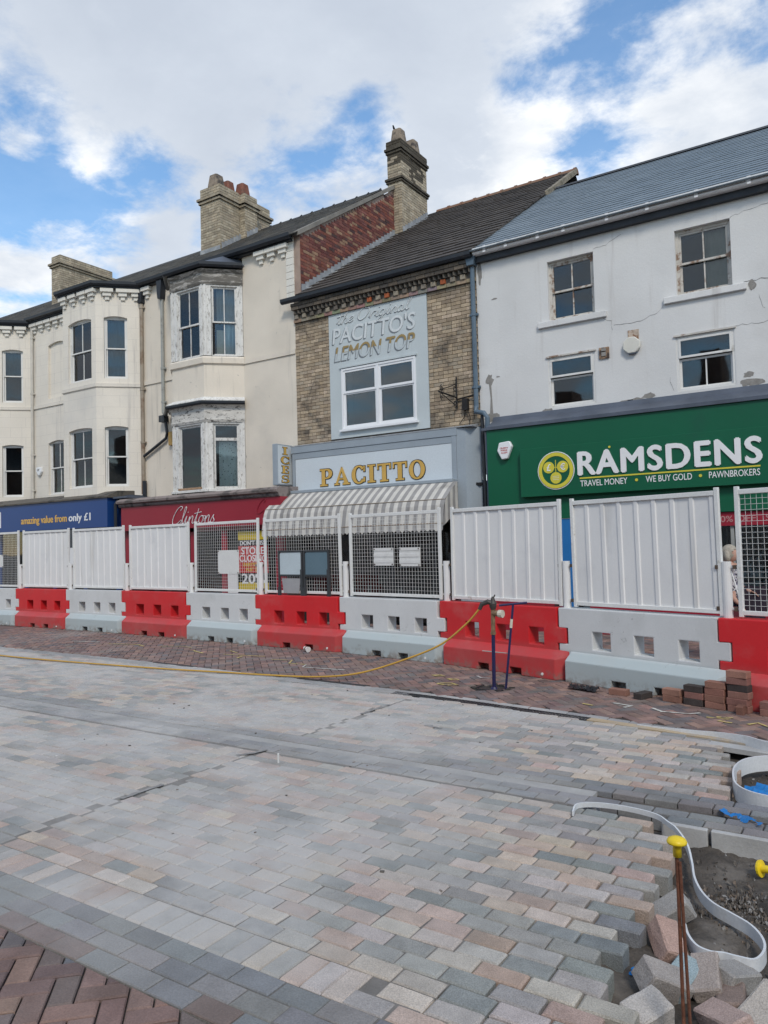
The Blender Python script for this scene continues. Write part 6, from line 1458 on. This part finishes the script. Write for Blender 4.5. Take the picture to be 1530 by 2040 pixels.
for k, (u0, u1, m, lab) in enumerate([(.40, .955, 'sign_lt', 'pale road sign back in a dark frame, left of the pair'), (.985, 1.54, 'sign_dk', 'dark road sign back in a dark frame, right of the pair')]):
    c = MB(tuple(P), tuple(U)).P((u0 + u1) / 2, .15, .865)
    s0 = thing('road_sign', lab, 'road sign', c, 'road signs leaning on the mesh')
    def tl(z): return .135 + (z - .865) * .06
    mb = MB(tuple(P), tuple(U)); zb, zt = 1.18, 1.62
    mb.prism([(u0 + .03, zb + .03), (u1 - .03, zb + .03), (u1 - .03, zt - .06), (u1 - .06, zt - .03), (u0 + .06, zt - .03), (u0 + .03, zt - .06)], .165, .172); part('plate', mb, MAT[m], s0)
    for a, b, c_, d_ in ((u0, u1, zt - .03, zt), (u0, u1, zb, zb + .035)):
        mb = MB(tuple(P), tuple(U)); mb.box(a, b, .155, .185, c_, d_); part('frame_bar', mb, MAT['sign_frame'], s0)
    for a in (u0, u1 - .028):
        mb = MB(tuple(P), tuple(U)); mb.box(a, a + .028, .150, .183, .865, zt); part('leg', mb, MAT['sign_frame'], s0)
        mb = MB(tuple(P), tuple(U)); mb.box(a - .012, a + .04, .142, .183, .865, 1.30 if a > u0 else 1.0); part('leg_sleeve', mb, MAT['sign_frame'], s0)
    if k == 0:
        mb = MB(tuple(P), tuple(U)); mb.prism([(u0 + .07, 1.15), (u1 - .05, 1.15), (u1 - .09, .90), (u0 + .12, .90)], .160, .165); part('lower_plate', mb, MAT['sign_sh'], s0)

# ------------------------------------------------------------------ standpipe, key and hose
MAT['navy'] = pm('navy_paint', (.018, .018, .075), .45, var=.15, bump=.1); MAT['brass'] = pm('worn_brass', (.30, .20, .12), .5, metal=.6, var=.25, vs=20, bump=.3); MAT['hose'] = pm('yellow_hose', (.52, .30, .05), .5, var=.08, bump=.05, dirt=(.42, .27, .08), dscale=6, damt=(.55, .75)); MAT['dk_metal'] = pm('dark_fittings', (.05, .045, .04), .5, var=.3, bump=.2); MAT['white_pl'] = pm('cream_plastic', (.62, .58, .48), .5, var=.05, bump=.05)
SPx, SPy = -3.80, 8.02
sp = thing('standpipe', 'blue standpipe with brass head rising from the pavement hole', 'standpipe', (SPx, SPy, -.1))
mb = MB(); mb.tube([(SPx, SPy, -.12), (SPx + .012, SPy, .62)], .022, 10); part('lower_pipe', mb, MAT['navy'], sp)
mb = MB(); mb.tube([(SPx + .012, SPy, .62), (SPx + .018, SPy, .93)], .026, 10); mb.tube([(SPx + .012, SPy, .61), (SPx + .012, SPy, .64)], .032, 10); part('upper_pipe', mb, MAT['brass'], sp)
mb = MB(); mb.lathe((SPx + .02, SPy, .90), [(.03, 0), (.04, .03), (.045, .07), (.03, .10), (.02, .13), (.012, .15)], 10); mb.tube([(SPx + .02, SPy, .97), (SPx - .03, SPy - .03, .99), (SPx - .10, SPy - .05, .96), (SPx - .125, SPy - .06, .90)], [.03, .03, .026, .022], 8); mb.tube([(SPx + .02, SPy, 1.02), (SPx + .05, SPy, 1.07)], .008, 6); part('tap_head', mb, MAT['dk_metal'], sp)
mb = MB(); mb.tube([(SPx + .02, SPy, .86), (SPx + .13, SPy - .02, .855)], .036, 12); part('outlet', mb, MAT['brass'], sp)
mb = MB(); mb.tube([(SPx + .10, SPy - .015, .856), (SPx + .15, SPy - .022, .855)], .045, 12); part('outlet_cap', mb, MAT['white_pl'], sp)
mb = MB(); mb.tube([(SPx - .12, SPy - .03, .42), (SPx + .17, SPy + .03, .40)], .006, 6); part('handle_bar', mb, MAT['pipe_grey'], sp)
mb = MB(); mb.lathe((SPx, SPy, -.12), [(.07, 0), (.075, .05), (.05, .09), (.03, .13)], 10); part('foot', mb, MAT['navy'], sp)
ky = thing('valve_key', 'dark blue T-handled valve key standing beside the standpipe', 'valve key', (-3.64, 7.99, -.1))
mb = MB(); mb.tube([(-3.65, 7.98, -.12), (-3.52, 8.0, .96)], .014, 8); part('shaft', mb, MAT['navy'], ky)
mb = MB(); mb.tube([(-3.67, 7.95, .955), (-3.37, 8.05, .985)], .013, 8); part('handle', mb, MAT['navy'], ky)
mb = MB(); mb.tube([(-3.553, 7.995, .70), (-3.541, 7.997, .80)], .0165, 8); part('white_tape', mb, MAT['white_pl'], ky)
pts = catmull([(-13.5, 6.93, .02), (-12.19, 6.94, .02), (-10.84, 6.98, .02), (-8.73, 7.16, .02), (-7.44, 7.34, .02), (-6.61, 7.46, .02), (-6.0, 7.58, .03), (-5.5, 7.70, .09), (-5.0, 7.82, .24), (-4.46, 7.92, .46), (-4.12, 7.95, .71), (-3.95, 7.955, .88), (SPx - .122, SPy - .06, .93)], 10)
hs = MB(); hs.tube(pts, .0115, 8)
thing_mesh('hose', hs, MAT['hose'], 'yellow hose running from the standpipe across the street', 'hose', (-8, 7.2, 0), smooth=True)

# ------------------------------------------------------------------ loose bricks by the barrier
bu = MB(); bu.box(-.1, .1, -.05, .05, 0, .065); bm_ = bu.mesh('loose_brick', bevel=.004); bm_.materials.append(MAT['paver_obj'])
lay_ = [(-2.42, 8.23, 0, -8, 'red', 'single red brick lying nearest the large white barrier notch'), (-2.15, 8.16, 0, 70, 'dark', 'dark brick turned end-on between the stack and the single brick')]
n_lv = {0: ('bottom', 'top'), 1: 2}
stacks = [(-1.83, 8.135, 2, 'lowest stack'), (-1.61, 8.06, 3, 'second stack'), (-1.40, 8.00, 4, 'third stack'), (-1.185, 7.93, 6, 'tallest stack'), (-.90, 7.86, 2, 'short stack at the right edge')]
ordn = {2: ['bottom', 'top'], 3: ['bottom', 'middle', 'top'], 4: ['bottom', 'second', 'third', 'top'], 6: ['bottom', 'second', 'third', 'fourth', 'fifth', 'top']}
for x, y, n, nm in stacks:
    for k in range(n):
        dark = (nm == 'second stack' and k in (0, 2)) or (nm == 'tallest stack' and k == 3)
        lay_.append((x + random.uniform(-.008, .008), y + random.uniform(-.006, .006), k * .0655, -17 + random.uniform(-3, 3), 'dark' if dark else 'red', f'{"dark" if dark else "red"} brick, {ordn[n][k]} of the {nm} by the barrier'))
for x, y, z, a, c, lab in lay_:
    o = put('loose_brick', bm_, None, None, (x, y, z)); o.rotation_euler.z = R(a); o.color = (*jit((.055, .045, .042) if c == 'dark' else random.choice([(.26, .13, .10), (.23, .115, .095), (.28, .145, .11)]), .15), 1)
    tag(o, lab, 'brick', 'loose bricks by the barrier')
o = put('loose_brick', bm_, None, None, (-1.16, 7.82, .0)); o.scale = (.32, .9, 1.3); o.rotation_euler = (R(6), 0, R(-10)); o.color = (.20, .10, .075, 1); tag(o, 'broken brick piece in front of the tallest stack', 'brick', 'loose bricks by the barrier')
# crumpled black plastic
mb = MB(); rr = random.Random(12); n = 14; vs = []
for j in range(6):
    for i in range(n + 1):
        vs.append((-3.02 + .36 * i / n + rr.uniform(-.01, .01), 8.42 - .09 * i / n - .14 * j / 5 + rr.uniform(-.012, .012), .006 + abs(math.sin(i * 1.1 + j * 2.3)) * .055 * (1 - abs(j - 2.5) / 3.2) + rr.uniform(0, .018)))
mb.raw(vs, [[j * (n + 1) + i, j * (n + 1) + i + 1, (j + 1) * (n + 1) + i + 1, (j + 1) * (n + 1) + i] for j in range(5) for i in range(n)])
thing_mesh('plastic_sheet', mb, pm('black_plastic', (.012, .012, .014), .35, var=.2, bump=.2), 'crumpled black plastic at the foot of the large white barrier', 'plastic', (-2.85, 8.32, 0))
# paper cup
mb = MB(); c0 = Vector((-7.74, 9.44, .045)); ax = Vector((.85, -.35, -.1)).normalized()
mb.tube([c0 - ax * .06, c0 + ax * .055, c0 + ax * .06], [.030, .042, .045], 14); cupo = thing('paper_cup', 'crushed white paper cup lying against a red barrier', 'cup', (-7.74, 9.44, 0)); part('cup', mb, MAT['sheet_white'], cupo)
mb = MB(); mb.tube([c0 - ax * .02, c0 + ax * .02], [.0352, .0395], 14, False); part('print_band', mb, MAT['brass'], cupo)

# ------------------------------------------------------------------ excavation: edging, loose setts, stake
MAT['edging'] = pm('white_plastic_edging', (.62, .635, .65), .4, var=.05, vs=4, bump=.05, dirt=(.45, .44, .42), dscale=5, damt=(.55, .8))
def ribbon(pts, zb, zt, th=.006):
    c = catmull(pts, 8); mb = MB(); vs = []
    for i, p in enumerate(c):
        t = (c[min(i + 1, len(c) - 1)] - c[max(i - 1, 0)]); t = Vector((t[0], t[1])).normalized(); n = Vector((-t.y, t.x)) * th / 2
        q = i / (len(c) - 1); a, b = (zb(q) if callable(zb) else zb), (zt(q) if callable(zt) else zt)
        vs += [(p[0] + n.x, p[1] + n.y, a), (p[0] - n.x, p[1] - n.y, a), (p[0] - n.x, p[1] - n.y, b), (p[0] + n.x, p[1] + n.y, b)]
    fs = []
    for i in range(len(c) - 1):
        for k in range(4): fs.append([4 * i + k, 4 * i + (k + 1) % 4, 4 * i + 4 + (k + 1) % 4, 4 * i + 4 + k])
    fs += [[0, 1, 2, 3], [len(vs) - 4, len(vs) - 3, len(vs) - 2, len(vs) - 1]]
    return mb.raw(vs, fs)
mb = ribbon([(-1.64, 4.52), (-1.66, 4.66), (-1.56, 4.74), (-1.38, 4.76), (-1.20, 4.72), (-1.10, 4.62), (-1.015, 4.52), (-.955, 4.42), (-.905, 4.27), (-.858, 4.09), (-.80, 3.95), (-.73, 3.85), (-.64, 3.785), (-.555, 3.72), (-.497, 3.63), (-.475, 3.53), (-.497, 3.43), (-.56, 3.415), (-.613, 3.415), (-.662, 3.40), (-.719, 3.42), (-.767, 3.49), (-.80, 3.58)],
             lambda q: .004 if q < .25 else (-.085 if q > .36 else .004 - .089 * (q - .25) / .11), lambda q: .034 if q < .25 else (-.028 if q > .36 else .034 - .062 * (q - .25) / .11), .010)
thing_mesh('edging_strip', mb, MAT['edging'], 'white plastic edging strip curling along the near excavation', 'edging strip', (-.9, 4.0, 0), smooth=False)
mb = ribbon([(-1.9, 6.985), (-1.49, 6.90), (-1.2, 6.86), (-.99, 6.76), (-.82, 6.64), (-.55, 6.5)], -.03, lambda q: .006 + .06 * min(1, q * 1.6), .014)
thing_mesh('edging_strip', mb, MAT['edging'], 'straight white edging strip along the far end of the setts', 'edging strip', (-1.2, 6.9, 0))
mb = ribbon([(-.45, 6.35), (-.72, 6.30), (-.88, 6.14), (-.93, 5.9), (-.90, 5.62), (-.84, 5.44), (-.72, 5.34), (-.5, 5.31)], -.06, .052, .012)
thing_mesh('edging_strip', mb, MAT['edging'], 'white edging strip looped round the blue sheeting', 'edging strip', (-.8, 5.8, 0))
MAT['bluesheet'] = pm('blue_polythene', (.01, .16, .44), .35, var=.2, vs=4, bump=.8, bs=18)
def crumple(x0, x1, y0, y1, z, amp, seed, nx_=24, ny_=18, shape=None):
    rr = random.Random(seed); mb = MB(); vs = []
    ph = [(rr.uniform(5, 30), rr.uniform(5, 30), rr.uniform(0, 6)) for _ in range(6)]
    for j in range(ny_ + 1):
        for i in range(nx_ + 1):
            x = x0 + (x1 - x0) * i / nx_; y = y0 + (y1 - y0) * j / ny_
            h = sum(abs(math.sin(a * x + b * y + c)) for a, b, c in ph) / 6
            vs.append((x + rr.uniform(-.005, .005), y + rr.uniform(-.005, .005), z + amp * h + rr.uniform(0, .004)))
    fs = []
    for j in range(ny_):
        for i in range(nx_):
            u, v = (i + .5) / nx_ * 2 - 1, (j + .5) / ny_ * 2 - 1
            if shape is None or shape(u, v): fs.append([j * (nx_ + 1) + i, j * (nx_ + 1) + i + 1, (j + 1) * (nx_ + 1) + i + 1, (j + 1) * (nx_ + 1) + i])
    mb.raw(vs, fs); return mb
thing_mesh('plastic_sheet', crumple(-.85, -.1, 5.36, 5.95, -.10, .08, 3, shape=lambda u, v: u * u + v * v < 1.1), MAT['bluesheet'], 'crumpled blue polythene inside the looped edging strip', 'plastic', (-.5, 5.6, -.1))
thing_mesh('plastic_sheet', crumple(-.90, -.64, 4.86, 5.08, -.012, .04, 4, 26, 20, shape=lambda u, v: abs(v + .7 * u + .15 * math.sin(9 * u)) < .22 + .14 * math.sin(u * 7)), MAT['bluesheet'], 'torn blue polythene strip lying across the kerb blocks', 'plastic', (-.7, 4.95, 0))
thing_mesh('plastic_sheet', crumple(-.945, -.885, 3.16, 3.21, -.1, .03, 5, 8, 8), MAT['bluesheet'], 'scrap of blue polythene between the loose setts', 'plastic', (-.9, 3.15, -.1))
# loose setts thrown beside the edge: rough-sided granite blocks
def rough_sett(l, w_, h, seed):
    rr = random.Random(seed); mb = MB(); mb.box(-l / 2, l / 2, -w_ / 2, w_ / 2, -h / 2, h / 2); me = mb.mesh('loose_sett')
    bm = bmesh.new(); bm.from_mesh(me)
    bmesh.ops.bevel(bm, geom=list(bm.edges), offset=.007, segments=1, affect='EDGES')
    bmesh.ops.subdivide_edges(bm, edges=[e_ for e_ in bm.edges if e_.calc_length() > .05], cuts=2, use_grid_fill=True)
    for v in bm.verts: v.co += Vector((rr.uniform(-1, 1), rr.uniform(-1, 1), rr.uniform(-1, 1))) * (.0010 if v.co.z > h * .45 else .0022)
    bm.to_mesh(me); bm.free(); me.materials.append(MAT['sett_obj']); return me
ls = [(-.885, 3.72, -.03, (20, -35, 20), (.31, .295, .28), 'grey sett tilted on edge between the stake and the setts', (.17, .11, .10)),
      (-.84, 3.42, -.03, (-24, 22, -62), (.40, .27, .225), 'pink sett leaning on end left of the stake', (.19, .105, .10)),
      (-.785, 3.10, -.02, (22, 26, 48), (.31, .28, .26), 'grey-brown sett tipped over just behind the corner of the pile', (.20, .11, .10)),
      (-.735, 3.20, -.055, (6, -10, 75), (.27, .335, .35), 'blue-grey sett half buried behind the stake', (.20, .105, .10)),
      (-.645, 3.24, -.045, (-16, -14, 102), (.33, .28, .25), 'beige sett leaning right of the stake', (.20, .11, .10)),
      (-.565, 3.33, -.06, (10, 16, 66), (.29, .275, .26), 'grey sett half under the curled edging strip', (.20, .11, .10)),
      (-.795, 2.90, -.045, (12, -12, 55), (.40, .37, .34), 'pale sett lying cornerwise nearest the bottom edge', (.16, .12, .10)),
      (-.545, 3.17, -.075, (-8, 6, 100), (.22, .165, .14), 'brown sett low in the pile by the right edge', (.19, .105, .10)),
      (-.54, 2.99, -.05, (-14, 14, 138), (.39, .29, .255), 'pinkish sett lying flat right of the stake foot', (.21, .105, .10)),
      (-.43, 3.11, -.04, (14, -24, 60), (.41, .37, .33), 'pale sett standing up at the right edge of the picture', (.20, .11, .10))]
for k, (x, y, z, rot, c, lab, dm) in enumerate(ls):
    me = rough_sett(*dm, 40 + k); o = put('loose_sett', me, None, None, (x, y, z - .022)); o.rotation_euler = tuple(R(a) for a in rot); o.color = (*c, 1); tag(o, lab, 'sett', 'loose setts beside the excavation')
# marker stake with a yellow cap
MAT['rust'] = pm('rusty_steel', (.14, .055, .032), .8, var=.3, vs=30, bump=.4); MAT['capyel'] = pm('yellow_plastic_cap', (.80, .58, .02), .4, var=.04, bump=.05)
stx, sty = -.630, 2.75
stk = thing('marker_stake', 'rusty steel marker stake with a yellow mushroom cap', 'marker stake', (stx, sty, -.12))
mb = MB(); mb.tube([(stx + .005, sty - .03, -.14), (stx - .002, sty, .60)], .0062, 8); part('rod', mb, MAT['rust'], stk)
mb = MB(); mb.tube([(stx + .030, sty - .03, -.14), (stx + .008, sty - .004, .58)], .0056, 8); part('rod', mb, MAT['rust'], stk)
mb = MB(); mb.lathe((stx, sty, .595), [(.0145, 0), (.0145, .036), (.018, .042), (.033, .045), (.034, .051), (.029, .060), (.016, .066), (.004, .068)], 20); part('cap', mb, MAT['capyel'], stk, smooth=True)
yc = thing('rebar_topper', 'yellow mushroom cap lying on the mud by the kerb', 'stake topper', (-.60, 4.46, -.10))
mb = MB(); ax = Vector((.9, -.3, .15)).normalized(); c0 = Vector((-.615, 4.46, -.07)); mb.tube([c0, c0 + ax * .008, c0 + ax * .02, c0 + ax * .022, c0 + ax * .07], [.012, .042, .044, .02, .019], 16); part('cap', mb, MAT['capyel'], yc)
# small markers and litter on the setts
mb = MB(); mb.box(-4.025, -4.012, 4.52, 4.528, 0, .075); thing_mesh('marker_peg', mb, MAT['sheet_white'], 'small white peg standing in the dusty joint of the setts', 'peg', (-4.02, 4.52, 0))
rr = random.Random(6); mb = MB()
for k in range(45):
    x, y = rr.uniform(-7.5, -1.4), rr.uniform(2.5, 7.2); s_ = rr.choice([.003, .004, .005, .007]); a = rr.uniform(0, 3)
    mb.col = rr.choice([(.12, .11, .10), (.09, .08, .07), (.5, .48, .45), (.2, .17, .15)]); mb.frame((x, y, 0), (math.cos(a), math.sin(a))); mb.box(-s_ * 1.6, s_ * 1.6, -s_, s_, -.002, s_ * rr.uniform(.5, 1.2))
put('litter', mb.mesh('litter'), MAT['clod'], None, kind='stuff')

# ------------------------------------------------------------------ bird on the chimney pot
mb = MB(); bx_, by_, bz_ = -11.06, 17.92, 13.46
mb.tube([(bx_, by_ + .12, bz_ + .02), (bx_, by_ + .04, bz_ + .06), (bx_, by_ - .02, bz_ + .10), (bx_, by_ - .06, bz_ + .16), (bx_, by_ - .08, bz_ + .19), (bx_, by_ - .12, bz_ + .19)], [.012, .035, .045, .036, .03, .003], 10)
for s_ in (-.018, .018): mb.tube([(bx_ + s_, by_, bz_ + .07), (bx_ + s_, by_ - .005, bz_ - .0)], .004, 5)
thing_mesh('bird', mb, pm('dark_feathers', (.02, .02, .024), .7, var=.2, bump=.1), 'small dark bird perched on the tallest chimney pot', 'bird', (bx_, by_, bz_), smooth=True).scale = (.7, .7, .7)

# ------------------------------------------------------------------ woman behind the fence
def skin_mesh(name, verts, edges, radii, sub=2, root=0):
    me = bpy.data.meshes.new(name); me.from_pydata(verts, edges, []); ob = bpy.data.objects.new(name, me); COL.objects.link(ob)
    sm = ob.modifiers.new('s', 'SKIN'); sm.use_smooth_shade = True
    ss = ob.modifiers.new('d', 'SUBSURF'); ss.levels = sub; ss.render_levels = sub
    for i, v in enumerate(me.skin_vertices[0].data):
        r_ = radii[i]; v.radius = r_ if isinstance(r_, tuple) else (r_, r_); v.use_root = (i == root)
    dg = bpy.context.evaluated_depsgraph_get(); out_ = bpy.data.meshes.new_from_object(ob.evaluated_get(dg))
    bpy.data.objects.remove(ob); out_.name = name
    out_.polygons.foreach_set('use_smooth', [True] * len(out_.polygons)); return out_
MAT['skin'] = pm('skin', (.50, .29, .22), .55, var=.06, vs=20, bump=.05); MAT['hair'] = pm('grey_blonde_hair', (.36, .32, .26), .6, var=.2, vs=40, bump=.4, bs=120)
def floral(c, e):
    c = e['mixc'](e['mapr'](e['noise'](38., 3., .5), .50, .54), c, (.03, .03, .05))
    return e['mixc'](e['mapr'](e['noise'](24., 2., .5, dist=.5), .60, .64), c, (.22, .20, .30))
MAT['floral'] = pm('floral_blouse', (.58, .56, .58), .85, var=.05, bump=.2, bs=40, extra=floral); MAT['trouser'] = pm('dark_trousers', (.045, .05, .075), .85, var=.2, bump=.2); MAT['bag'] = pm('maroon_bag', (.12, .02, .03), .6, var=.15, bump=.15); MAT['jacket'] = pm('dark_jacket', (.03, .022, .035), .85, var=.2, bump=.3); MAT['shoe'] = pm('dark_shoe', (.02, .02, .022), .5, var=.2, bump=.1)
wx, wy = -1.70, 10.92
pw = thing('person', 'woman with a grey bob and floral blouse walking behind the fence', 'person', (wx, wy, 0))
# facing +X; y is her left-right axis (camera side is -Y)
V = [(0, 0, .86), (.0, 0, 1.02), (.01, 0, 1.18), (.0, 0, 1.30), (.01, 0, 1.355), (.035, 0, 1.42), (.04, 0, 1.50),
     (0, -.16, 1.26), (-.02, -.21, 1.02), (.10, -.20, .84), (.15, -.19, .79),
     (0, .16, 1.26), (.03, .21, 1.03), (.20, .18, .95), (.26, .17, .93),
     (0, -.085, .80), (.10, -.09, .46), (.02, -.09, .10), (.13, -.09, .045),
     (0, .085, .80), (-.04, .09, .46), (-.18, .09, .11), (-.08, .09, .045)]
E_ = [(0, 1), (1, 2), (2, 3), (3, 4), (4, 5), (5, 6), (3, 7), (7, 8), (8, 9), (9, 10), (3, 11), (11, 12), (12, 13), (13, 14), (0, 15), (15, 16), (16, 17), (17, 18), (0, 19), (19, 20), (20, 21), (21, 22)]
Rd = [(.15, .12), (.14, .11), (.15, .11), (.12, .08), .05, .075, .085, .055, .045, .035, .025, .055, .045, .035, .025, .085, .06, .04, .03, .085, .06, .04, .03]
body = skin_mesh('body', V, E_, Rd); put('body', body, MAT['skin'], pw)
# fingers, as short skinned chains rooted in each palm
for (hx, hy, hz, dx, dz) in ((.15, -.19, .79, .75, -.65), (.26, .17, .93, .9, -.4)):
    vv, ee, rr_ = [], [], []
    for f in range(4):
        o_ = (f - 1.5) * .019; ln = (.075, .085, .08, .065)[f]; b0 = len(vv)
        for t in (0, .4, .75, 1.): vv.append((hx + dx * (.01 + ln * t), hy + o_, hz + dz * (.01 + ln * t) - .03 * t * t))
        ee += [(b0, b0 + 1), (b0 + 1, b0 + 2), (b0 + 2, b0 + 3)]; rr_ += [.0095, .0088, .008, .0065]
    b0 = len(vv); vv += [(hx - .01, hy - .02, hz + .0), (hx + .02, hy - .045, hz - .005), (hx + .05, hy - .05, hz - .02)]; ee += [(b0, b0 + 1), (b0 + 1, b0 + 2)]; rr_ += [.011, .010, .008]
    for k_ in range(4): ee.append((k_ * 4, b0)) 
    put('hand', skin_mesh('hand', vv, ee, rr_, 1), MAT['skin'], pw)
def blob(c, r_, n=20, m=14, fn=None):
    mb = MB(); vs = []
    for j in range(m + 1):
        for i in range(n):
            a, b = 2 * math.pi * i / n, math.pi * j / m; d = Vector((math.sin(b) * math.cos(a), math.sin(b) * math.sin(a), math.cos(b)))
            k = fn(d) if fn else 1; vs.append((c[0] + d.x * r_[0] * k, c[1] + d.y * r_[1] * k, c[2] + d.z * r_[2] * k))
    mb.raw(vs, [[j * n + i, j * n + (i + 1) % n, (j + 1) * n + (i + 1) % n, (j + 1) * n + i] for j in range(m) for i in range(n)]); return mb
hc_ = (wx + .045, wy - .01, 1.44)
def face(d):
    k = 1.0
    if d.x > .3:
        k += .12 * math.exp(-((d.y / .16) ** 2 + ((d.z + .12) / .16) ** 2)) * d.x       # nose
        k += .03 * math.exp(-((d.y / .3) ** 2 + ((d.z + .72) / .14) ** 2)); k -= .035 * math.exp(-((abs(d.y) - .33) / .12) ** 2 - ((d.z - .08) / .1) ** 2); k -= .03 * math.exp(-((d.y / .3) ** 2 + ((d.z + .36) / .05) ** 2))
    return k
hd_ = part('head', blob(hc_, (.088, .072, .108), 32, 24, face), MAT['skin'], pw, smooth=True)
for s_ in (-1, 1):
    part('eye', blob((hc_[0] + .075, hc_[1] + s_ * .030, hc_[2] + .008), (.008, .012, .008), 10, 8), MAT['room'], hd_, smooth=True); part('ear', blob((hc_[0] - .005, hc_[1] + s_ * .072, hc_[2] - .01), (.016, .008, .028), 10, 8), MAT['skin'], hd_, smooth=True)
part('mouth', blob((hc_[0] + .082, hc_[1], hc_[2] - .045), (.006, .022, .006), 10, 8), MAT['bag'], hd_, smooth=True)
mb = blob((hc_[0] - .018, hc_[1], hc_[2] + .02), (.102, .09, .108), 28, 18, lambda d: (1 + .03 * math.sin(14 * math.atan2(d.y, d.x))) * (1.12 if d.z < -.2 and d.x < .25 else 1))
mb.f = [f for f in mb.f if not (sum(mb.v[i][0] for i in f) / 4 > hc_[0] + .035 and sum(mb.v[i][2] for i in f) / 4 < hc_[2] + .055)]; mb.c = [None] * len(mb.f)
mb.tube([(hc_[0] - .04, hc_[1] - .07, hc_[2] + .04), (hc_[0] - .03, hc_[1] - .085, hc_[2] - .05), (hc_[0] - .03, hc_[1] - .075, hc_[2] - .12)], [.035, .04, .02], 10); mb.tube([(hc_[0] - .07, hc_[1], hc_[2] + .02), (hc_[0] - .085, hc_[1], hc_[2] - .06), (hc_[0] - .075, hc_[1], hc_[2] - .125)], [.06, .06, .04], 12)
part('hair', mb, MAT['hair'], hd_, smooth=True)
Vb = [(0, 0, .80), (.0, 0, 1.0), (.01, 0, 1.18), (.0, 0, 1.31), (0, -.165, 1.27), (-.015, -.21, 1.08), (0, .165, 1.27), (.02, .215, 1.08)]
put('blouse', skin_mesh('blouse', Vb, [(0, 1), (1, 2), (2, 3), (3, 4), (4, 5), (3, 6), (6, 7)], [(.185, .15), (.165, .13), (.17, .128), (.135, .09), .068, .062, .068, .062]), MAT['floral'], pw)
Vt = [(0, 0, .85), (0, -.085, .78), (.10, -.09, .46), (.03, -.09, .12), (0, .085, .78), (-.04, .09, .46), (-.17, .09, .13)]
put('trousers', skin_mesh('trousers', Vt, [(0, 1), (1, 2), (2, 3), (0, 4), (4, 5), (5, 6)], [(.165, .13), .10, .078, .065, .10, .078, .065]), MAT['trouser'], pw)
for (x, y) in ((wx + .07, wy - .09), (wx - .12, wy + .09)): part('shoe', blob((x, y, .035), (.125, .045, .045), 16, 10, lambda d: 1 if d.z > -.5 else .9), MAT['shoe'], pw, smooth=True)
hb = thing('handbag', 'maroon shoulder bag hanging at the hip of the woman', 'bag', (wx + .12, wy - .22, .48))
mb = MB(); mb.box(wx - .02, wx + .20, wy - .27, wy - .18, .48, .76); part('bag_body', mb, MAT['bag'], hb, bevel=.03, segs=2)
mb = MB(); mb.tube(catmull([(wx, wy - .225, .74), (wx - .02, wy - .19, 1.0), (wx - .0, wy - .12, 1.30), (wx + .06, wy - .15, 1.2), (wx + .12, wy - .2, 1.0), (wx + .18, wy - .225, .74)]), .010, 6); part('strap', mb, MAT['sheet_white'], hb)
jk = thing('jacket', 'dark jacket draped over the arm of the woman', 'jacket', (wx + .26, wy + .17, .55))
mb = crumple(-.14, .14, -.08, .08, 0, .03, 9, 10, 6); mb.v = [(wx + .27 + p[0] + (p[1] * .2), wy + .13 + p[2], .74 + p[1] * 3.4) for p in mb.v]
for p_ in list(range(1)): mb.v += [(a[0] + .0, a[1] + .045, a[2]) for a in mb.v[:]]
nf = len(mb.f); n0 = len(mb.v) // 2; mb.f += [[i + n0 for i in f] for f in mb.f[:nf]]; mb.c += [None] * nf
part('cloth', mb, MAT['jacket'], jk, smooth=True)
